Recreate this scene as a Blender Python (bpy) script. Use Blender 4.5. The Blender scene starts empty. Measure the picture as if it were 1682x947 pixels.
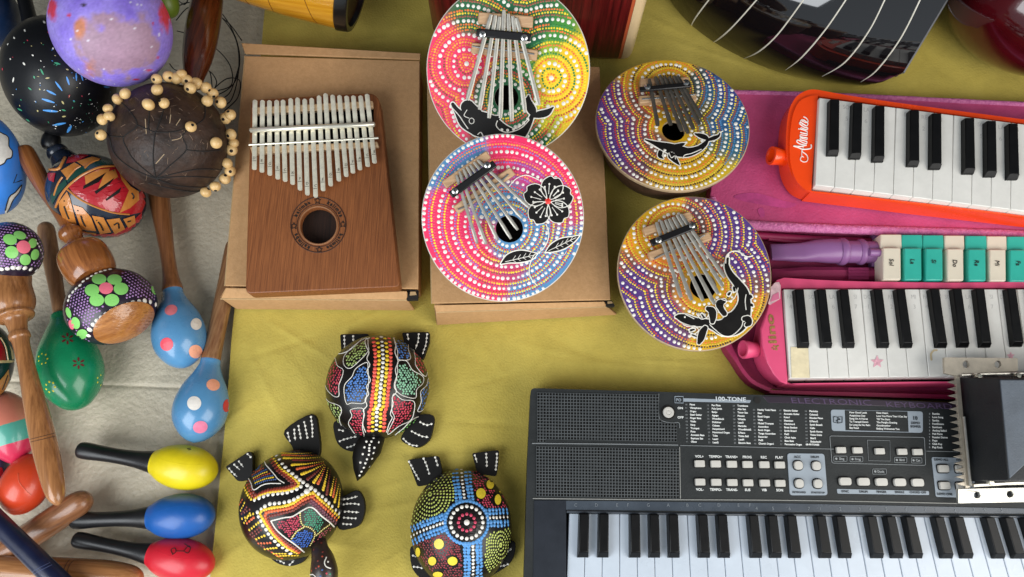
import bpy, bmesh, math, random
from mathutils import Vector, Matrix, noise
from mathutils.bvhtree import BVHTree
from mathutils.geometry import tessellate_polygon

random.seed(7)
scene = bpy.context.scene
COL = scene.collection

# ------------------------------------------------------------------ camera model
F, CX, CY = 1224.0, 841.0, 473.5           # focal length and centre in photo pixels
TILT, CAMH = math.radians(15.3), 0.70
CAM = Vector((0, 0, CAMH))
_c, _s = math.cos(TILT), math.sin(TILT)


def ray(px, py):
    x, y = (px - CX) / F, -(py - CY) / F
    return Vector((x, y * _c + _s, y * _s - _c))


def P(px, py, z=0.0):
    d = ray(px, py)
    return CAM + d * ((z - CAMH) / d.z)


def mpp(px, py, z=0.0):                     # metres per photo pixel at that height
    return ((z - CAMH) / ray(px, py).z) / F


def stretch(px, py, dx, dy):
    """how much wide-angle perspective widens a round thing along the screen direction (dx, dy)"""
    ux, uy = px - CX, py - CY
    l = math.hypot(ux, uy)
    if l < 1:
        return 1.0
    c = math.cos(math.atan(l / F))
    k = abs(ux * dx + uy * dy) / l / math.hypot(dx, dy)
    return math.sqrt((k / c) ** 2 + 1 - k * k)


def silhouette(pts, zlo, zhi):
    """plan of an upright slab whose OUTLINE in the photo is pts: edges facing the camera's foot show their bottom, the others their top"""
    nad = (841, 808)
    dense = []
    for i, p in enumerate(pts):
        q = pts[(i + 1) % len(pts)]
        k = max(1, int(math.hypot(q[0] - p[0], q[1] - p[1]) / 7))
        dense += [(p[0] + (q[0] - p[0]) * t / k, p[1] + (q[1] - p[1]) * t / k) for t in range(k)]
    n = len(dense)
    area = sum(dense[i - 1][0] * dense[i][1] - dense[i][0] * dense[i - 1][1] for i in range(n))
    fs = []
    for i, p in enumerate(dense):
        a, b = dense[i - 3], dense[(i + 3) % n]
        tx, ty = b[0] - a[0], b[1] - a[1]
        nx, ny = (ty, -tx) if area > 0 else (-ty, tx)
        vx, vy = nad[0] - p[0], nad[1] - p[1]
        f = (nx * vx + ny * vy) / (math.hypot(nx, ny) or 1) / (math.hypot(vx, vy) or 1)
        fs.append(max(0, min(1, .5 + f * 1.2)))
    for _ in range(4):
        fs = [sum(fs[(i + d) % n] for d in range(-9, 10)) / 19 for i in range(n)]
    return [P(p[0], p[1], zhi).lerp(P(p[0], p[1], zlo), f) for p, f in zip(dense, fs)]


def Z(scale, ox, oy):
    def f(*pts):
        out = []
        for p in pts:
            q = (p[0] / scale + ox, p[1] / scale + oy)
            if len(p) > 2:
                q = q + (p[2] / scale,) + tuple(p[3:])
            out.append(q)
        return out
    return f


def S(r, g, b):                             # sRGB 0-255 -> linear
    def c(v):
        v /= 255.0
        return v / 12.92 if v <= 0.04045 else ((v + 0.055) / 1.055) ** 2.4
    return (c(r), c(g), c(b))


# ------------------------------------------------------------------ materials
MATS = {}


def mat(name, col, rough=0.5, metal=0.0, var=0.0, vscale=40.0, bump=0.0, bscale=200.0, coat=0.0,
        col2=None, stretch=None, attr=False, rot=0.0, detail=4.0, spec=0.5, blotch=0.0, blscale=18.0, crease=0.0):
    if name in MATS:
        return MATS[name]
    m = bpy.data.materials.new(name)
    m.use_nodes = True
    nt = m.node_tree
    b = nt.nodes['Principled BSDF']
    b.inputs['Roughness'].default_value = rough
    b.inputs['Metallic'].default_value = metal
    b.inputs['Specular IOR Level'].default_value = spec
    if coat:
        b.inputs['Coat Weight'].default_value = coat
        b.inputs['Coat Roughness'].default_value = 0.04
    tc = nt.nodes.new('ShaderNodeTexCoord')
    mp = nt.nodes.new('ShaderNodeMapping')
    nt.links.new(tc.outputs['Object'], mp.inputs['Vector'])
    if stretch:                              # turn first, then stretch along the grain
        mp.vector_type = 'TEXTURE'
        mp.inputs['Scale'].default_value = tuple(1.0 / v for v in stretch)
        mp.inputs['Rotation'].default_value = (0, 0, -rot)
    src = None
    if attr:
        a = nt.nodes.new('ShaderNodeAttribute')
        a.attribute_name = 'Col'
        src = a.outputs['Color']
    if var or col2:
        n = nt.nodes.new('ShaderNodeTexNoise')
        n.inputs['Scale'].default_value = vscale
        n.inputs['Detail'].default_value = detail
        n.inputs['Roughness'].default_value = 0.65
        nt.links.new(mp.outputs['Vector'], n.inputs['Vector'])
        r = nt.nodes.new('ShaderNodeValToRGB')
        r.color_ramp.elements[0].position = 0.32
        r.color_ramp.elements[1].position = 0.68
        nt.links.new(n.outputs['Fac'], r.inputs['Fac'])
        if attr:
            r.color_ramp.elements[0].color = (1 - var,) * 3 + (1,)
            r.color_ramp.elements[1].color = (1 + var * .3,) * 3 + (1,)
            mx = nt.nodes.new('ShaderNodeMix')
            mx.data_type = 'RGBA'
            mx.blend_type = 'MULTIPLY'
            mx.inputs['Factor'].default_value = 1.0
            nt.links.new(src, mx.inputs[6])
            nt.links.new(r.outputs['Color'], mx.inputs[7])
            src = mx.outputs[2]
        else:
            c1 = col2 if col2 else tuple(v * (1 - var) for v in col)
            c2 = col if col2 else tuple(min(1, v * (1 + var)) for v in col)
            r.color_ramp.elements[0].color = tuple(c1) + (1,)
            r.color_ramp.elements[1].color = tuple(c2) + (1,)
            src = r.outputs['Color']
        # slight gloss variation, as on handled things
        if rough > 0.08 and not stretch:
            mr = nt.nodes.new('ShaderNodeMapRange')
            mr.inputs['To Min'].default_value = max(0.02, rough - 0.08)
            mr.inputs['To Max'].default_value = min(1, rough + 0.10)
            nt.links.new(n.outputs['Fac'], mr.inputs['Value'])
            nt.links.new(mr.outputs['Result'], b.inputs['Roughness'])
    if blotch and src is not None:           # worn, uneven patches on a larger scale
        n3 = nt.nodes.new('ShaderNodeTexNoise')
        n3.inputs['Scale'].default_value = blscale
        n3.inputs['Detail'].default_value = 7
        n3.inputs['Roughness'].default_value = 0.7
        nt.links.new(tc.outputs['Object'], n3.inputs['Vector'])
        r3 = nt.nodes.new('ShaderNodeValToRGB')
        r3.color_ramp.elements[0].position = 0.28
        r3.color_ramp.elements[1].position = 0.6
        r3.color_ramp.elements[0].color = (1 - blotch,) * 3 + (1,)
        r3.color_ramp.elements[1].color = (1, 1, 1, 1)
        nt.links.new(n3.outputs['Fac'], r3.inputs['Fac'])
        m3 = nt.nodes.new('ShaderNodeMix')
        m3.data_type = 'RGBA'
        m3.blend_type = 'MULTIPLY'
        m3.inputs['Factor'].default_value = 1.0
        nt.links.new(src, m3.inputs[6])
        nt.links.new(r3.outputs['Color'], m3.inputs[7])
        src = m3.outputs[2]
    if src is None:
        b.inputs['Base Color'].default_value = tuple(col) + (1,)
    else:
        nt.links.new(src, b.inputs['Base Color'])
    if bump:
        n2 = nt.nodes.new('ShaderNodeTexNoise')
        n2.inputs['Scale'].default_value = bscale
        n2.inputs['Detail'].default_value = 5
        nt.links.new(mp.outputs['Vector'], n2.inputs['Vector'])
        bp = nt.nodes.new('ShaderNodeBump')
        bp.inputs['Strength'].default_value = bump
        bp.inputs['Distance'].default_value = 0.002
        nt.links.new(n2.outputs['Fac'], bp.inputs['Height'])
        nt.links.new(bp.outputs['Normal'], b.inputs['Normal'])
    if crease:                               # sharp little folds in fabric
        n4 = nt.nodes.new('ShaderNodeTexNoise')
        n4.noise_type = 'RIDGED_MULTIFRACTAL'
        n4.normalize = True
        n4.inputs['Scale'].default_value = 9.0
        n4.inputs['Detail'].default_value = 3.0
        n4.inputs['Distortion'].default_value = 0.6
        nt.links.new(tc.outputs['Object'], n4.inputs['Vector'])
        b4 = nt.nodes.new('ShaderNodeBump')
        b4.inputs['Strength'].default_value = crease
        b4.inputs['Distance'].default_value = 0.004
        nt.links.new(n4.outputs['Fac'], b4.inputs['Height'])
        if bump:
            nt.links.new(b4.outputs['Normal'], bp.inputs['Normal'])
        else:
            nt.links.new(b4.outputs['Normal'], b.inputs['Normal'])
    MATS[name] = m
    return m


def paint(r, g, b, rough=0.38):
    return mat('paint_%d_%d_%d' % (r, g, b), S(r, g, b), rough, var=0.10, vscale=160)


def wood(name, light, dark, grain_dir, rough=0.35, coat=0.0, fine=1.0):
    """wood whose grain runs along the world direction grain_dir (in the table plane)"""
    a = math.atan2(grain_dir[1], grain_dir[0])
    return mat(name, light, rough, col2=dark, vscale=1.0, stretch=(11 * fine, 420 * fine, 420 * fine), rot=-a,
               bump=0.12, bscale=1.0, coat=coat, detail=5)


# ------------------------------------------------------------------ mesh builder
class MB:
    def __init__(self):
        self.v, self.f, self.m, self.mats = [], [], [], []

    def mi(self, m):
        if m not in self.mats:
            self.mats.append(m)
        return self.mats.index(m)

    def add(self, verts, faces, m):
        o = len(self.v)
        k = self.mi(m)
        self.v += [Vector(p) for p in verts]
        for f in faces:
            self.f.append([i + o for i in f])
            self.m.append(k)
        return self

    def box(self, a, b, m):
        (x0, y0, z0), (x1, y1, z1) = a, b
        self.hexa([(x0, y0, z0), (x1, y0, z0), (x1, y1, z0), (x0, y1, z0)],
                  [(x0, y0, z1), (x1, y0, z1), (x1, y1, z1), (x0, y1, z1)], m)
        return self

    def hexa(self, bot, top, m):            # two loops of n points
        n = len(bot)
        fs = [list(range(n))[::-1], list(range(n, 2 * n))]
        fs += [[i, (i + 1) % n, n + (i + 1) % n, n + i] for i in range(n)]
        return self.add(list(bot) + list(top), fs, m)

    def loft(self, loops, m, cap0=True, cap1=True, closed=True):
        n = len(loops[0])
        vs, fs = [], []
        for L in loops:
            vs += list(L)
        for k in range(len(loops) - 1):
            for i in range(n if closed else n - 1):
                j = (i + 1) % n
                fs.append([k * n + i, k * n + j, (k + 1) * n + j, (k + 1) * n + i])
        if cap0:
            fs.append(list(range(n))[::-1])
        if cap1:
            fs.append(list(range((len(loops) - 1) * n, len(loops) * n)))
        return self.add(vs, fs, m)

    def tube(self, pts, r, m, seg=8, cap=True):
        pts = [Vector(p) for p in pts]
        rs = r if isinstance(r, (list, tuple)) else [r] * len(pts)
        up = Vector((0.13, 0.21, 0.97))
        loops = []
        for i, p in enumerate(pts):
            t = (pts[min(i + 1, len(pts) - 1)] - pts[max(i - 1, 0)])
            if t.length < 1e-9:
                t = Vector((1, 0, 0))
            t.normalize()
            s = t.cross(up)
            if s.length < 1e-4:
                s = t.cross(Vector((1, 0, 0)))
            s.normalize()
            w = s.cross(t)
            loops.append([p + (s * math.cos(a) + w * math.sin(a)) * rs[i]
                          for a in (2 * math.pi * k / seg for k in range(seg))])
        return self.loft(loops, m, cap, cap)

    def lathe(self, A, B, prof, m, seg=40, cap=True):
        """prof = [(t, r)] with t the fraction of A->B and r in metres"""
        A, B = Vector(A), Vector(B)
        ax = (B - A)
        t = ax.normalized()
        s = t.cross(Vector((0, 0, 1)))
        if s.length < 1e-4:
            s = t.cross(Vector((0, 1, 0)))
        s.normalize()
        w = s.cross(t)
        loops = [[A + ax * q + (s * math.cos(a) + w * math.sin(a)) * max(r, 1e-5)
                  for a in (2 * math.pi * k / seg for k in range(seg))] for q, r in prof]
        return self.loft(loops, m, cap, cap)

    def ellipsoid(self, c, axes, m, nu=48, nv=28):
        """axes = three (orthogonal) radius vectors"""
        c = Vector(c)
        a, b, d = [Vector(x) for x in axes]
        vs = [c + d]
        for i in range(1, nv):
            ph = math.pi * i / nv
            for k in range(nu):
                th = 2 * math.pi * k / nu
                vs.append(c + d * math.cos(ph) + (a * math.cos(th) + b * math.sin(th)) * math.sin(ph))
        vs.append(c - d)
        fs = [[0, 1 + k, 1 + (k + 1) % nu] for k in range(nu)]
        for i in range(nv - 2):
            for k in range(nu):
                q = 1 + i * nu
                fs.append([q + k, q + nu + k, q + nu + (k + 1) % nu, q + (k + 1) % nu])
        q = 1 + (nv - 2) * nu
        fs += [[q + k, len(vs) - 1, q + (k + 1) % nu] for k in range(nu)]
        return self.add(vs, fs, m)

    def prism(self, poly, z0, z1, m, holes=()):
        """poly: list of 2D/3D points (z ignored); vertical prism with optional holes"""
        rings = [[Vector((p[0], p[1], 0)) for p in poly]] + [[Vector((p[0], p[1], 0)) for p in h] for h in holes]
        flat = [p for r in rings for p in r]
        tri = tessellate_polygon(rings)
        n = len(flat)
        vs = [(p.x, p.y, z0) for p in flat] + [(p.x, p.y, z1) for p in flat]
        fs = [[t[0], t[1], t[2]] for t in tri] + [[t[0] + n, t[1] + n, t[2] + n] for t in tri]
        o = 0
        for r in rings:
            k = len(r)
            fs += [[o + i, o + (i + 1) % k, n + o + (i + 1) % k, n + o + i] for i in range(k)]
            o += k
        return self.add(vs, fs, m)

    def dot(self, p, n, r, m, h=0.35, seg=8):
        n = Vector(n).normalized()
        s = n.cross(Vector((0.3, 0.9, 0.31)))
        if s.length < 1e-3:
            s = n.cross(Vector((1, 0, 0)))
        s.normalize()
        w = n.cross(s)
        a0 = random.random() * 6.28
        vs = []
        for q, z in ((1.0, -0.1), (0.62, 0.72)):
            for k in range(seg):
                a = a0 + 2 * math.pi * k / seg
                vs.append(p + (s * math.cos(a) + w * math.sin(a)) * (r * q) + n * (r * h * z))
        vs.append(p + n * (r * h))
        fs = [[k, (k + 1) % seg, seg + (k + 1) % seg, seg + k] for k in range(seg)]
        fs += [[seg + k, seg + (k + 1) % seg, 2 * seg] for k in range(seg)]
        return self.add(vs, fs, m)


CHILD_LOC = {}


def finish(me, sharp=38):
    bm = bmesh.new()
    bm.from_mesh(me)
    bmesh.ops.recalc_face_normals(bm, faces=bm.faces)
    bm.to_mesh(me)
    bm.free()
    me.polygons.foreach_set('use_smooth', [True] * len(me.polygons))
    me.set_sharp_from_angle(angle=math.radians(sharp))


def part(name, mb, parent=None, sharp=38, bevel=0.0, colfn=None, origin=None, label=None, bseg=2):
    if parent is not None:
        org = CHILD_LOC[parent.name]
    elif origin is not None:
        org = Vector(origin)
    else:
        xs = [p.x for p in mb.v]; ys = [p.y for p in mb.v]; zs = [p.z for p in mb.v]
        org = Vector(((min(xs) + max(xs)) / 2, (min(ys) + max(ys)) / 2, min(zs)))
    me = bpy.data.meshes.new(name)
    me.from_pydata([p - org for p in mb.v], [], mb.f)
    for m in mb.mats:
        me.materials.append(m)
    me.polygons.foreach_set('material_index', mb.m)
    if colfn:
        at = me.color_attributes.new('Col', 'FLOAT_COLOR', 'POINT')
        buf = []
        for p in mb.v:
            c = colfn(p)
            buf += [c[0], c[1], c[2], 1.0]
        at.data.foreach_set('color', buf)
    finish(me, sharp)
    o = bpy.data.objects.new(name, me)
    COL.objects.link(o)
    if parent is not None:
        o.parent = parent
    else:
        o.location = org
    CHILD_LOC[o.name] = org
    if bevel:
        bv = o.modifiers.new('bevel', 'BEVEL')
        bv.width = bevel
        bv.segments = bseg
        bv.limit_method = 'ANGLE'
        bv.angle_limit = math.radians(40)
        bv.use_clamp_overlap = True
    if label:
        o['label'] = label
    return o


def thing(name, label, cat, loc, group=None):
    o = bpy.data.objects.new(name, None)
    o.empty_display_size = 0.02
    COL.objects.link(o)
    o.location = loc
    CHILD_LOC[o.name] = Vector(loc)
    return tag(o, label, cat, group)


def tag(o, label, cat, group=None):
    o['label'] = label
    o['category'] = cat
    if group:
        o['group'] = group
    return o


# ------------------------------------------------------------------ surfaces one can paint on
class PlaneS:
    def __init__(self, p0, n):
        self.p0, self.n = Vector(p0), Vector(n).normalized()

    def hit(self, px, py, off=0.0):
        d = ray(px, py)
        q = self.p0 + self.n * off
        t = (q - CAM).dot(self.n) / d.dot(self.n)
        return CAM + d * t, self.n


class MeshS:
    def __init__(self, mb):
        self.t = BVHTree.FromPolygons([tuple(p) for p in mb.v], mb.f)

    def hit(self, px, py, off=0.0):
        d = ray(px, py).normalized()
        h, n, i, dist = self.t.ray_cast(CAM, d)
        if h is None:
            return None
        if n.dot(d) > 0:
            n = -n
        return h + n * off, n


def crom(pts, k=6, closed=False):
    n = len(pts)
    if n < 3 and not closed:
        k = max(k, 4)
        return [tuple(pts[0][c] + (pts[1][c] - pts[0][c]) * j / k for c in range(len(pts[0]))) for j in range(k + 1)]
    out = []
    rng = range(n if closed else n - 1)
    for i in rng:
        if closed:
            a, b, c, d = pts[i - 1], pts[i], pts[(i + 1) % n], pts[(i + 2) % n]
        else:
            a, b, c, d = pts[max(i - 1, 0)], pts[i], pts[i + 1], pts[min(i + 2, n - 1)]
        for j in range(k):
            t = j / k
            out.append(tuple(0.5 * (2 * b[q] + (c[q] - a[q]) * t + (2 * a[q] - 5 * b[q] + 4 * c[q] - d[q]) * t * t
                                    + (3 * b[q] - a[q] - 3 * c[q] + d[q]) * t ** 3) for q in range(len(b))))
    if not closed:
        out.append(tuple(pts[-1]))
    return out


def px_dot(mb, surf, px, py, rpx, m, h=0.35, off=0.0, seg=8):
    q = surf.hit(px, py, off)
    if q:
        d = (q[0] - CAM)
        r = rpx * abs(d.length / ray(px, py).length) / F
        mb.dot(q[0], q[1], r, m, h, seg)


def px_line(mb, surf, pts, rpx, m, k=6, closed=False, off=0.0002, seg=6):
    run = []
    rr = []

    def flush():
        if len(run) > 1:
            mb.tube(list(run), list(rr), m, seg)
        run.clear(); rr.clear()
    path = crom(pts, k, closed)
    if closed:
        path = path + [path[0]]
    for p in path:
        q = surf.hit(p[0], p[1], off)
        if not q:
            flush()
            continue
        if run and (run[-1] - q[0]).length > (0.03 if isinstance(surf, MeshS) else 0.3):
            flush()
        run.append(q[0])
        sc = (q[0] - CAM).length / ray(p[0], p[1]).length / F
        rr.append((p[2] if len(p) > 2 else rpx) * sc)
    flush()


def px_stroke(mb, surf, pts, m, off, grow=0.0, k=8):
    """flat painted stroke with a width given at each point (x, y, r) and round ends"""
    path = crom(pts, k)
    L, R = [], []
    n = len(path)
    for i, p in enumerate(path):
        a, b = path[max(i - 1, 0)], path[min(i + 1, n - 1)]
        tx, ty = b[0] - a[0], b[1] - a[1]
        l = math.hypot(tx, ty) or 1
        nx, ny = -ty / l, tx / l
        r = max(p[2], 0.05) + grow
        L.append((p[0] + nx * r, p[1] + ny * r))
        R.append((p[0] - nx * r, p[1] - ny * r))

    def cap(p, q, r):
        a0 = math.atan2(p[1] - q[1], p[0] - q[0])
        return [(p[0] + r * math.cos(a0 + t), p[1] + r * math.sin(a0 + t)) for t in
                [(-math.pi / 2) + math.pi * j / 8 for j in range(9)]]
    # quads
    for i in range(n - 1):
        qs = [surf.hit(x, y, off) for x, y in (L[i], L[i + 1], R[i + 1], R[i])]
        if all(qs):
            mb.add([q[0] for q in qs], [[0, 1, 2, 3]], m)
    for p, q in ((path[0], path[1]), (path[-1], path[-2])):
        r = max(p[2], 0.05) + grow
        fan = [surf.hit(p[0], p[1], off)] + [surf.hit(x, y, off) for x, y in cap(p, q, r)]
        if all(fan):
            mb.add([x[0] for x in fan], [[0, j, j + 1] for j in range(1, len(fan) - 1)], m)


def px_patch(mb, surf, poly, m, off=0.0002, smooth=0, maxlen=6.0, levels=4):
    if smooth:
        poly = crom(poly, smooth, True)
    vs = [Vector((p[0], p[1], 0)) for p in poly]
    tris = [[vs[i].copy() for i in t] for t in tessellate_polygon([vs])]
    for _ in range(levels):
        nt, any_ = [], False
        for t in tris:
            e = [(t[i] - t[(i + 1) % 3]).length for i in range(3)]
            j = e.index(max(e))
            if e[j] > maxlen:
                any_ = True
                mid = (t[j] + t[(j + 1) % 3]) / 2
                nt.append([t[j], mid, t[(j + 2) % 3]])
                nt.append([mid, t[(j + 1) % 3], t[(j + 2) % 3]])
            else:
                nt.append(t)
        tris = nt
        if not any_:
            break
    for t in tris:
        qs = [surf.hit(p.x, p.y, off) for p in t]
        if all(qs):
            ps = [q[0] for q in qs]
            if max((ps[0] - ps[1]).length, (ps[1] - ps[2]).length) < 0.03:
                mb.add(ps, [[0, 1, 2]], m)


def inside(x, y, poly):
    c = False
    n = len(poly)
    for i in range(n):
        x0, y0 = poly[i][0], poly[i][1]
        x1, y1 = poly[i - 1][0], poly[i - 1][1]
        if (y0 > y) != (y1 > y) and x < (x1 - x0) * (y - y0) / (y1 - y0) + x0:
            c = not c
    return c


def px_fill(mb, surf, poly, step, rpx, m, jit=0.22, avoid=(), ang=0.0, off=0.0, smooth=0):
    if smooth:
        poly = crom(poly, smooth, True)
    xs = [p[0] for p in poly]; ys = [p[1] for p in poly]
    cx, cy = (min(xs) + max(xs)) / 2, (min(ys) + max(ys)) / 2
    R = math.hypot(max(xs) - min(xs), max(ys) - min(ys)) / 2 + step
    n = int(R / step) + 2
    ca, sa = math.cos(ang), math.sin(ang)
    for j in range(-int(n * 1.2), int(n * 1.2) + 1):
        for i in range(-n, n + 1):
            u = (i + (0.5 if j % 2 else 0)) * step + random.uniform(-jit, jit) * step
            w = j * step * 0.87 + random.uniform(-jit, jit) * step
            x, y = cx + u * ca - w * sa, cy + u * sa + w * ca
            if not inside(x, y, poly):
                continue
            if any(math.hypot(x - a[0], y - a[1]) < a[2] for a in avoid):
                continue
            mm = random.choice(m) if isinstance(m, (list, tuple)) else m
            px_dot(mb, surf, x, y, rpx * random.uniform(0.85, 1.12), mm, off=off)


def px_row(mb, surf, pts, step, rpx, m, h=0.4, jit=0.06, smooth=4, closed=False, off=0.0, mats=None):
    """a row of dots along a polyline"""
    path = crom(pts, smooth, closed) if smooth else list(pts)
    if closed:
        path = path + [path[0]]
    d, nxt, k = 0.0, 0.0, 0
    for a, b in zip(path, path[1:]):
        l = math.hypot(b[0] - a[0], b[1] - a[1])
        while nxt <= d + l and l > 0:
            t = (nxt - d) / l
            r = rpx if len(a) < 3 else a[2] + (b[2] - a[2]) * t
            x = a[0] + (b[0] - a[0]) * t + random.uniform(-jit, jit) * step
            y = a[1] + (b[1] - a[1]) * t + random.uniform(-jit, jit) * step
            px_dot(mb, surf, x, y, r * random.uniform(0.9, 1.1), mats[k % len(mats)] if mats else m, h, off)
            nxt += step
            k += 1
        d += l


# ------------------------------------------------------------------ lettering
_TXT = {}


def glyphs(s):
    if s not in _TXT:
        cu = bpy.data.curves.new('lettering', 'FONT')
        cu.body = s
        cu.size = 1.0
        cu.resolution_u = 2
        o = bpy.data.objects.new('lettering', cu)
        COL.objects.link(o)
        me = bpy.data.meshes.new_from_object(o)
        vs = [v.co.copy() for v in me.vertices]
        fs = [list(p.vertices) for p in me.polygons]
        w = max((v.x for v in vs), default=0.3)
        x0 = min((v.x for v in vs), default=0)
        bpy.data.objects.remove(o)
        bpy.data.meshes.remove(me)
        bpy.data.curves.remove(cu)
        _TXT[s] = (vs, fs, x0, w)
    return _TXT[s]


def text(mb, surf, s, px, py, hpx, m, dirpx=(1, 0), align='L', off=0.0003, width=None, sx=1.0, shear=0.0, bold=0.0):
    """flat lettering: (px,py) = left (or middle) of the baseline, hpx = cap height in pixels"""
    vs, fs, x0, x1 = glyphs(s)
    q, n = surf.hit(px, py, off)
    q2, _ = surf.hit(px + dirpx[0] * 4, py + dirpx[1] * 4, off)
    ux = (q2 - q)
    sc = ux.length / 4 / math.hypot(*dirpx)
    ux.normalize()
    uy = n.cross(ux).normalized()
    size = hpx * sc / 0.70
    kx = size * sx
    if width:
        kx = width * sc / max(x1 - x0, 1e-3)
    sh = {'L': x0, 'C': (x0 + x1) / 2, 'R': x1}[align]
    shifts = [(0, 0)] if not bold else [(0, 0, 0), (bold, 0, 1), (0, bold, 2), (bold, bold, 3)]
    for b in shifts:
        zz = 0 if len(b) == 2 else b[2] * 0.00002
        mb.add([q + ux * ((v.x - sh + shear * v.y + b[0]) * kx) + uy * ((v.y + b[1]) * size) + n * zz for v in vs], fs, m)
# ================================================================== SETTING
GREY_Z = -0.012


def ground_sheet():
    mb = MB()
    m = mat('grey_sheet', S(220, 208, 184), 0.46, col2=S(198, 186, 163), vscale=9, bump=0.8, bscale=190, blotch=.25, blscale=14)
    x0, x1 = -0.95, 0.95
    rows = [-0.55 + .0113 * i for i in range(55)] + [.0717 + .0011 * i for i in range(40)] + [.116 + .0113 * i for i in range(102)]
    nx, ny = 150, len(rows) - 1
    vs, fs = [], []
    crease = [P(0, 625, GREY_Z), P(180, 628, GREY_Z), P(390, 640, GREY_Z)]
    for j in range(ny + 1):
        for i in range(nx + 1):
            x, y = x0 + (x1 - x0) * i / nx, rows[j]
            z = GREY_Z
            q = Vector((x * 6, y * 6, 0))
            z += 0.0012 * (noise.noise(q) - 0.5)
            yc = crease[0].y + (crease[2].y - crease[0].y) * (x - crease[0].x) / (crease[2].x - crease[0].x)
            d = abs(y - yc)
            z -= 0.0016 * math.exp(-(d / 0.0016) ** 2) 
            vs.append((x, y, z))
    for j in range(ny):
        for i in range(nx):
            a = j * (nx + 1) + i
            fs.append([a, a + 1, a + nx + 2, a + nx + 1])
    mb.add(vs, fs, m)
    o = part('tabletop', mb, origin=(0, 0, GREY_Z))
    o['kind'] = 'structure'


ground_sheet()


def cloth():
    mb = MB()
    m = mat('yellow_cloth', S(202, 183, 92), 0.82, col2=S(186, 166, 76), vscale=7, bump=0.35, bscale=520, spec=0.2, blotch=.2, blscale=22, crease=.55)
    # left edge of the cloth in photo pixels
    edge = [(337, 1060), (345, 947), (356, 840), (366, 740), (376, 620), (385, 510), (402, 350), (420, 180), (433, 40), (440, -60), (452, -260)]
    E = [P(a, b, 0.0) for a, b in crom(edge, 6)]
    n = len(E)
    nx = 330
    ny = 360
    ys = [E[0].y + (E[-1].y - E[0].y) * j / ny for j in range(ny + 1)]

    def ex(y):
        for a, b in zip(E, E[1:]):
            if a.y <= y <= b.y:
                return a.x + (b.x - a.x) * (y - a.y) / (b.y - a.y)
        return E[-1].x
    X1 = 0.95
    vs, fs = [], []
    cr = [((560, 540), (640, 505)), ((470, 560), (520, 640)), ((720, 560), (800, 600)), ((580, 760), (870, 740)), ((840, 560), (1010, 600)),
          ((350, 870), (640, 905)), ((560, 850), (860, 790)), ((600, 945), (700, 880)), ((400, 560), (470, 700)), ((740, 640), (860, 610)),
          ((1060, 30), (1000, 95)), ((1080, 60), (1300, 130)), ((640, 60), (560, 75)), ((880, 590), (1200, 615)), ((640, 720), (700, 745)), ((430, 520), (560, 600)), ((400, 590), (540, 545)), ((770, 540), (840, 630)), ((720, 690), (870, 700)), ((560, 900), (660, 820)), ((360, 700), (430, 650)), ((600, 810), (700, 780)), ((880, 540), (1000, 600)), ((1010, 590), (1190, 600)), ((700, 570), (745, 690)), ((350, 930), (420, 880)), ((660, 540), (760, 525)), ((1050, 20), (1130, 60))]
    cr = [(P(*a), P(*b), random.uniform(.0007, .0014) * random.choice((1, 1, -.8)), random.uniform(.0016, .0034)) for a, b in cr]
    for j, y in enumerate(ys):
        a = ex(y)
        for i in range(nx + 1):
            t = i / nx
            x = a + (X1 - a) * (t ** 1.15)
            z = 0.0
            q = Vector((x * 9, y * 9, 1.7))
            f = noise.noise(q) + 0.5 * noise.noise(q * 2.7)
            z += 0.0009 * f
            r = 1 - abs(noise.noise(Vector((x * 5.0 + y * 3, y * 5.5 - x * 2, 4.2)))) * 2
            z += 0.0012 * (max(0, r - 0.6) / 0.4) ** 1.5
            for c0, c1, h, wd in cr:
                dx, dy = c1.x - c0.x, c1.y - c0.y
                L = dx * dx + dy * dy
                u = ((x - c0.x) * dx + (y - c0.y) * dy) / L
                if -0.1 < u < 1.1:
                    d = ((x - c0.x) * dy - (y - c0.y) * dx) / math.sqrt(L)
                    z += h * math.exp(-(d / wd) ** 2) * max(0, 1 - (2 * u - 1) ** 2)
            vs.append((x, y, z))
    W = nx + 1
    for j in range(ny):
        for i in range(nx):
            a = j * W + i
            fs.append([a, a + 1, a + W + 1, a + W])
    # hanging edge
    o = len(vs)
    for j, y in enumerate(ys):
        vs.append((vs[j * W][0] - 0.0006, y, GREY_Z + 0.0002))
    for j in range(ny):
        fs.append([j * W, (j + 1) * W, o + j + 1, o + j])
    mb.add(vs, fs, m)
    c = part('tablecloth', mb, origin=(0, 0, 0))
    tag(c, 'olive yellow cloth with soft creases spread under the boxes and turtles', 'tablecloth')


cloth()

# ================================================================== CARDBOARD BOXES
CARD = mat('cardboard', S(202, 158, 112), 0.78, col2=S(190, 147, 101), vscale=260, bump=0.16, bscale=600, spec=0.25, blotch=.14, blscale=28)
CARD_E = mat('cardboard_edge', S(184, 154, 112), 0.8, var=0.1, vscale=200, spec=0.2)
DARK = mat('dark_gap', S(22, 19, 17), 0.8)


def quad_poly(pts, z):
    return [P(x, y, z) for x, y in pts]


def lerp4(q, u, w):
    return q[0].lerp(q[1], u).lerp(q[3].lerp(q[2], u), w)


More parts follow.
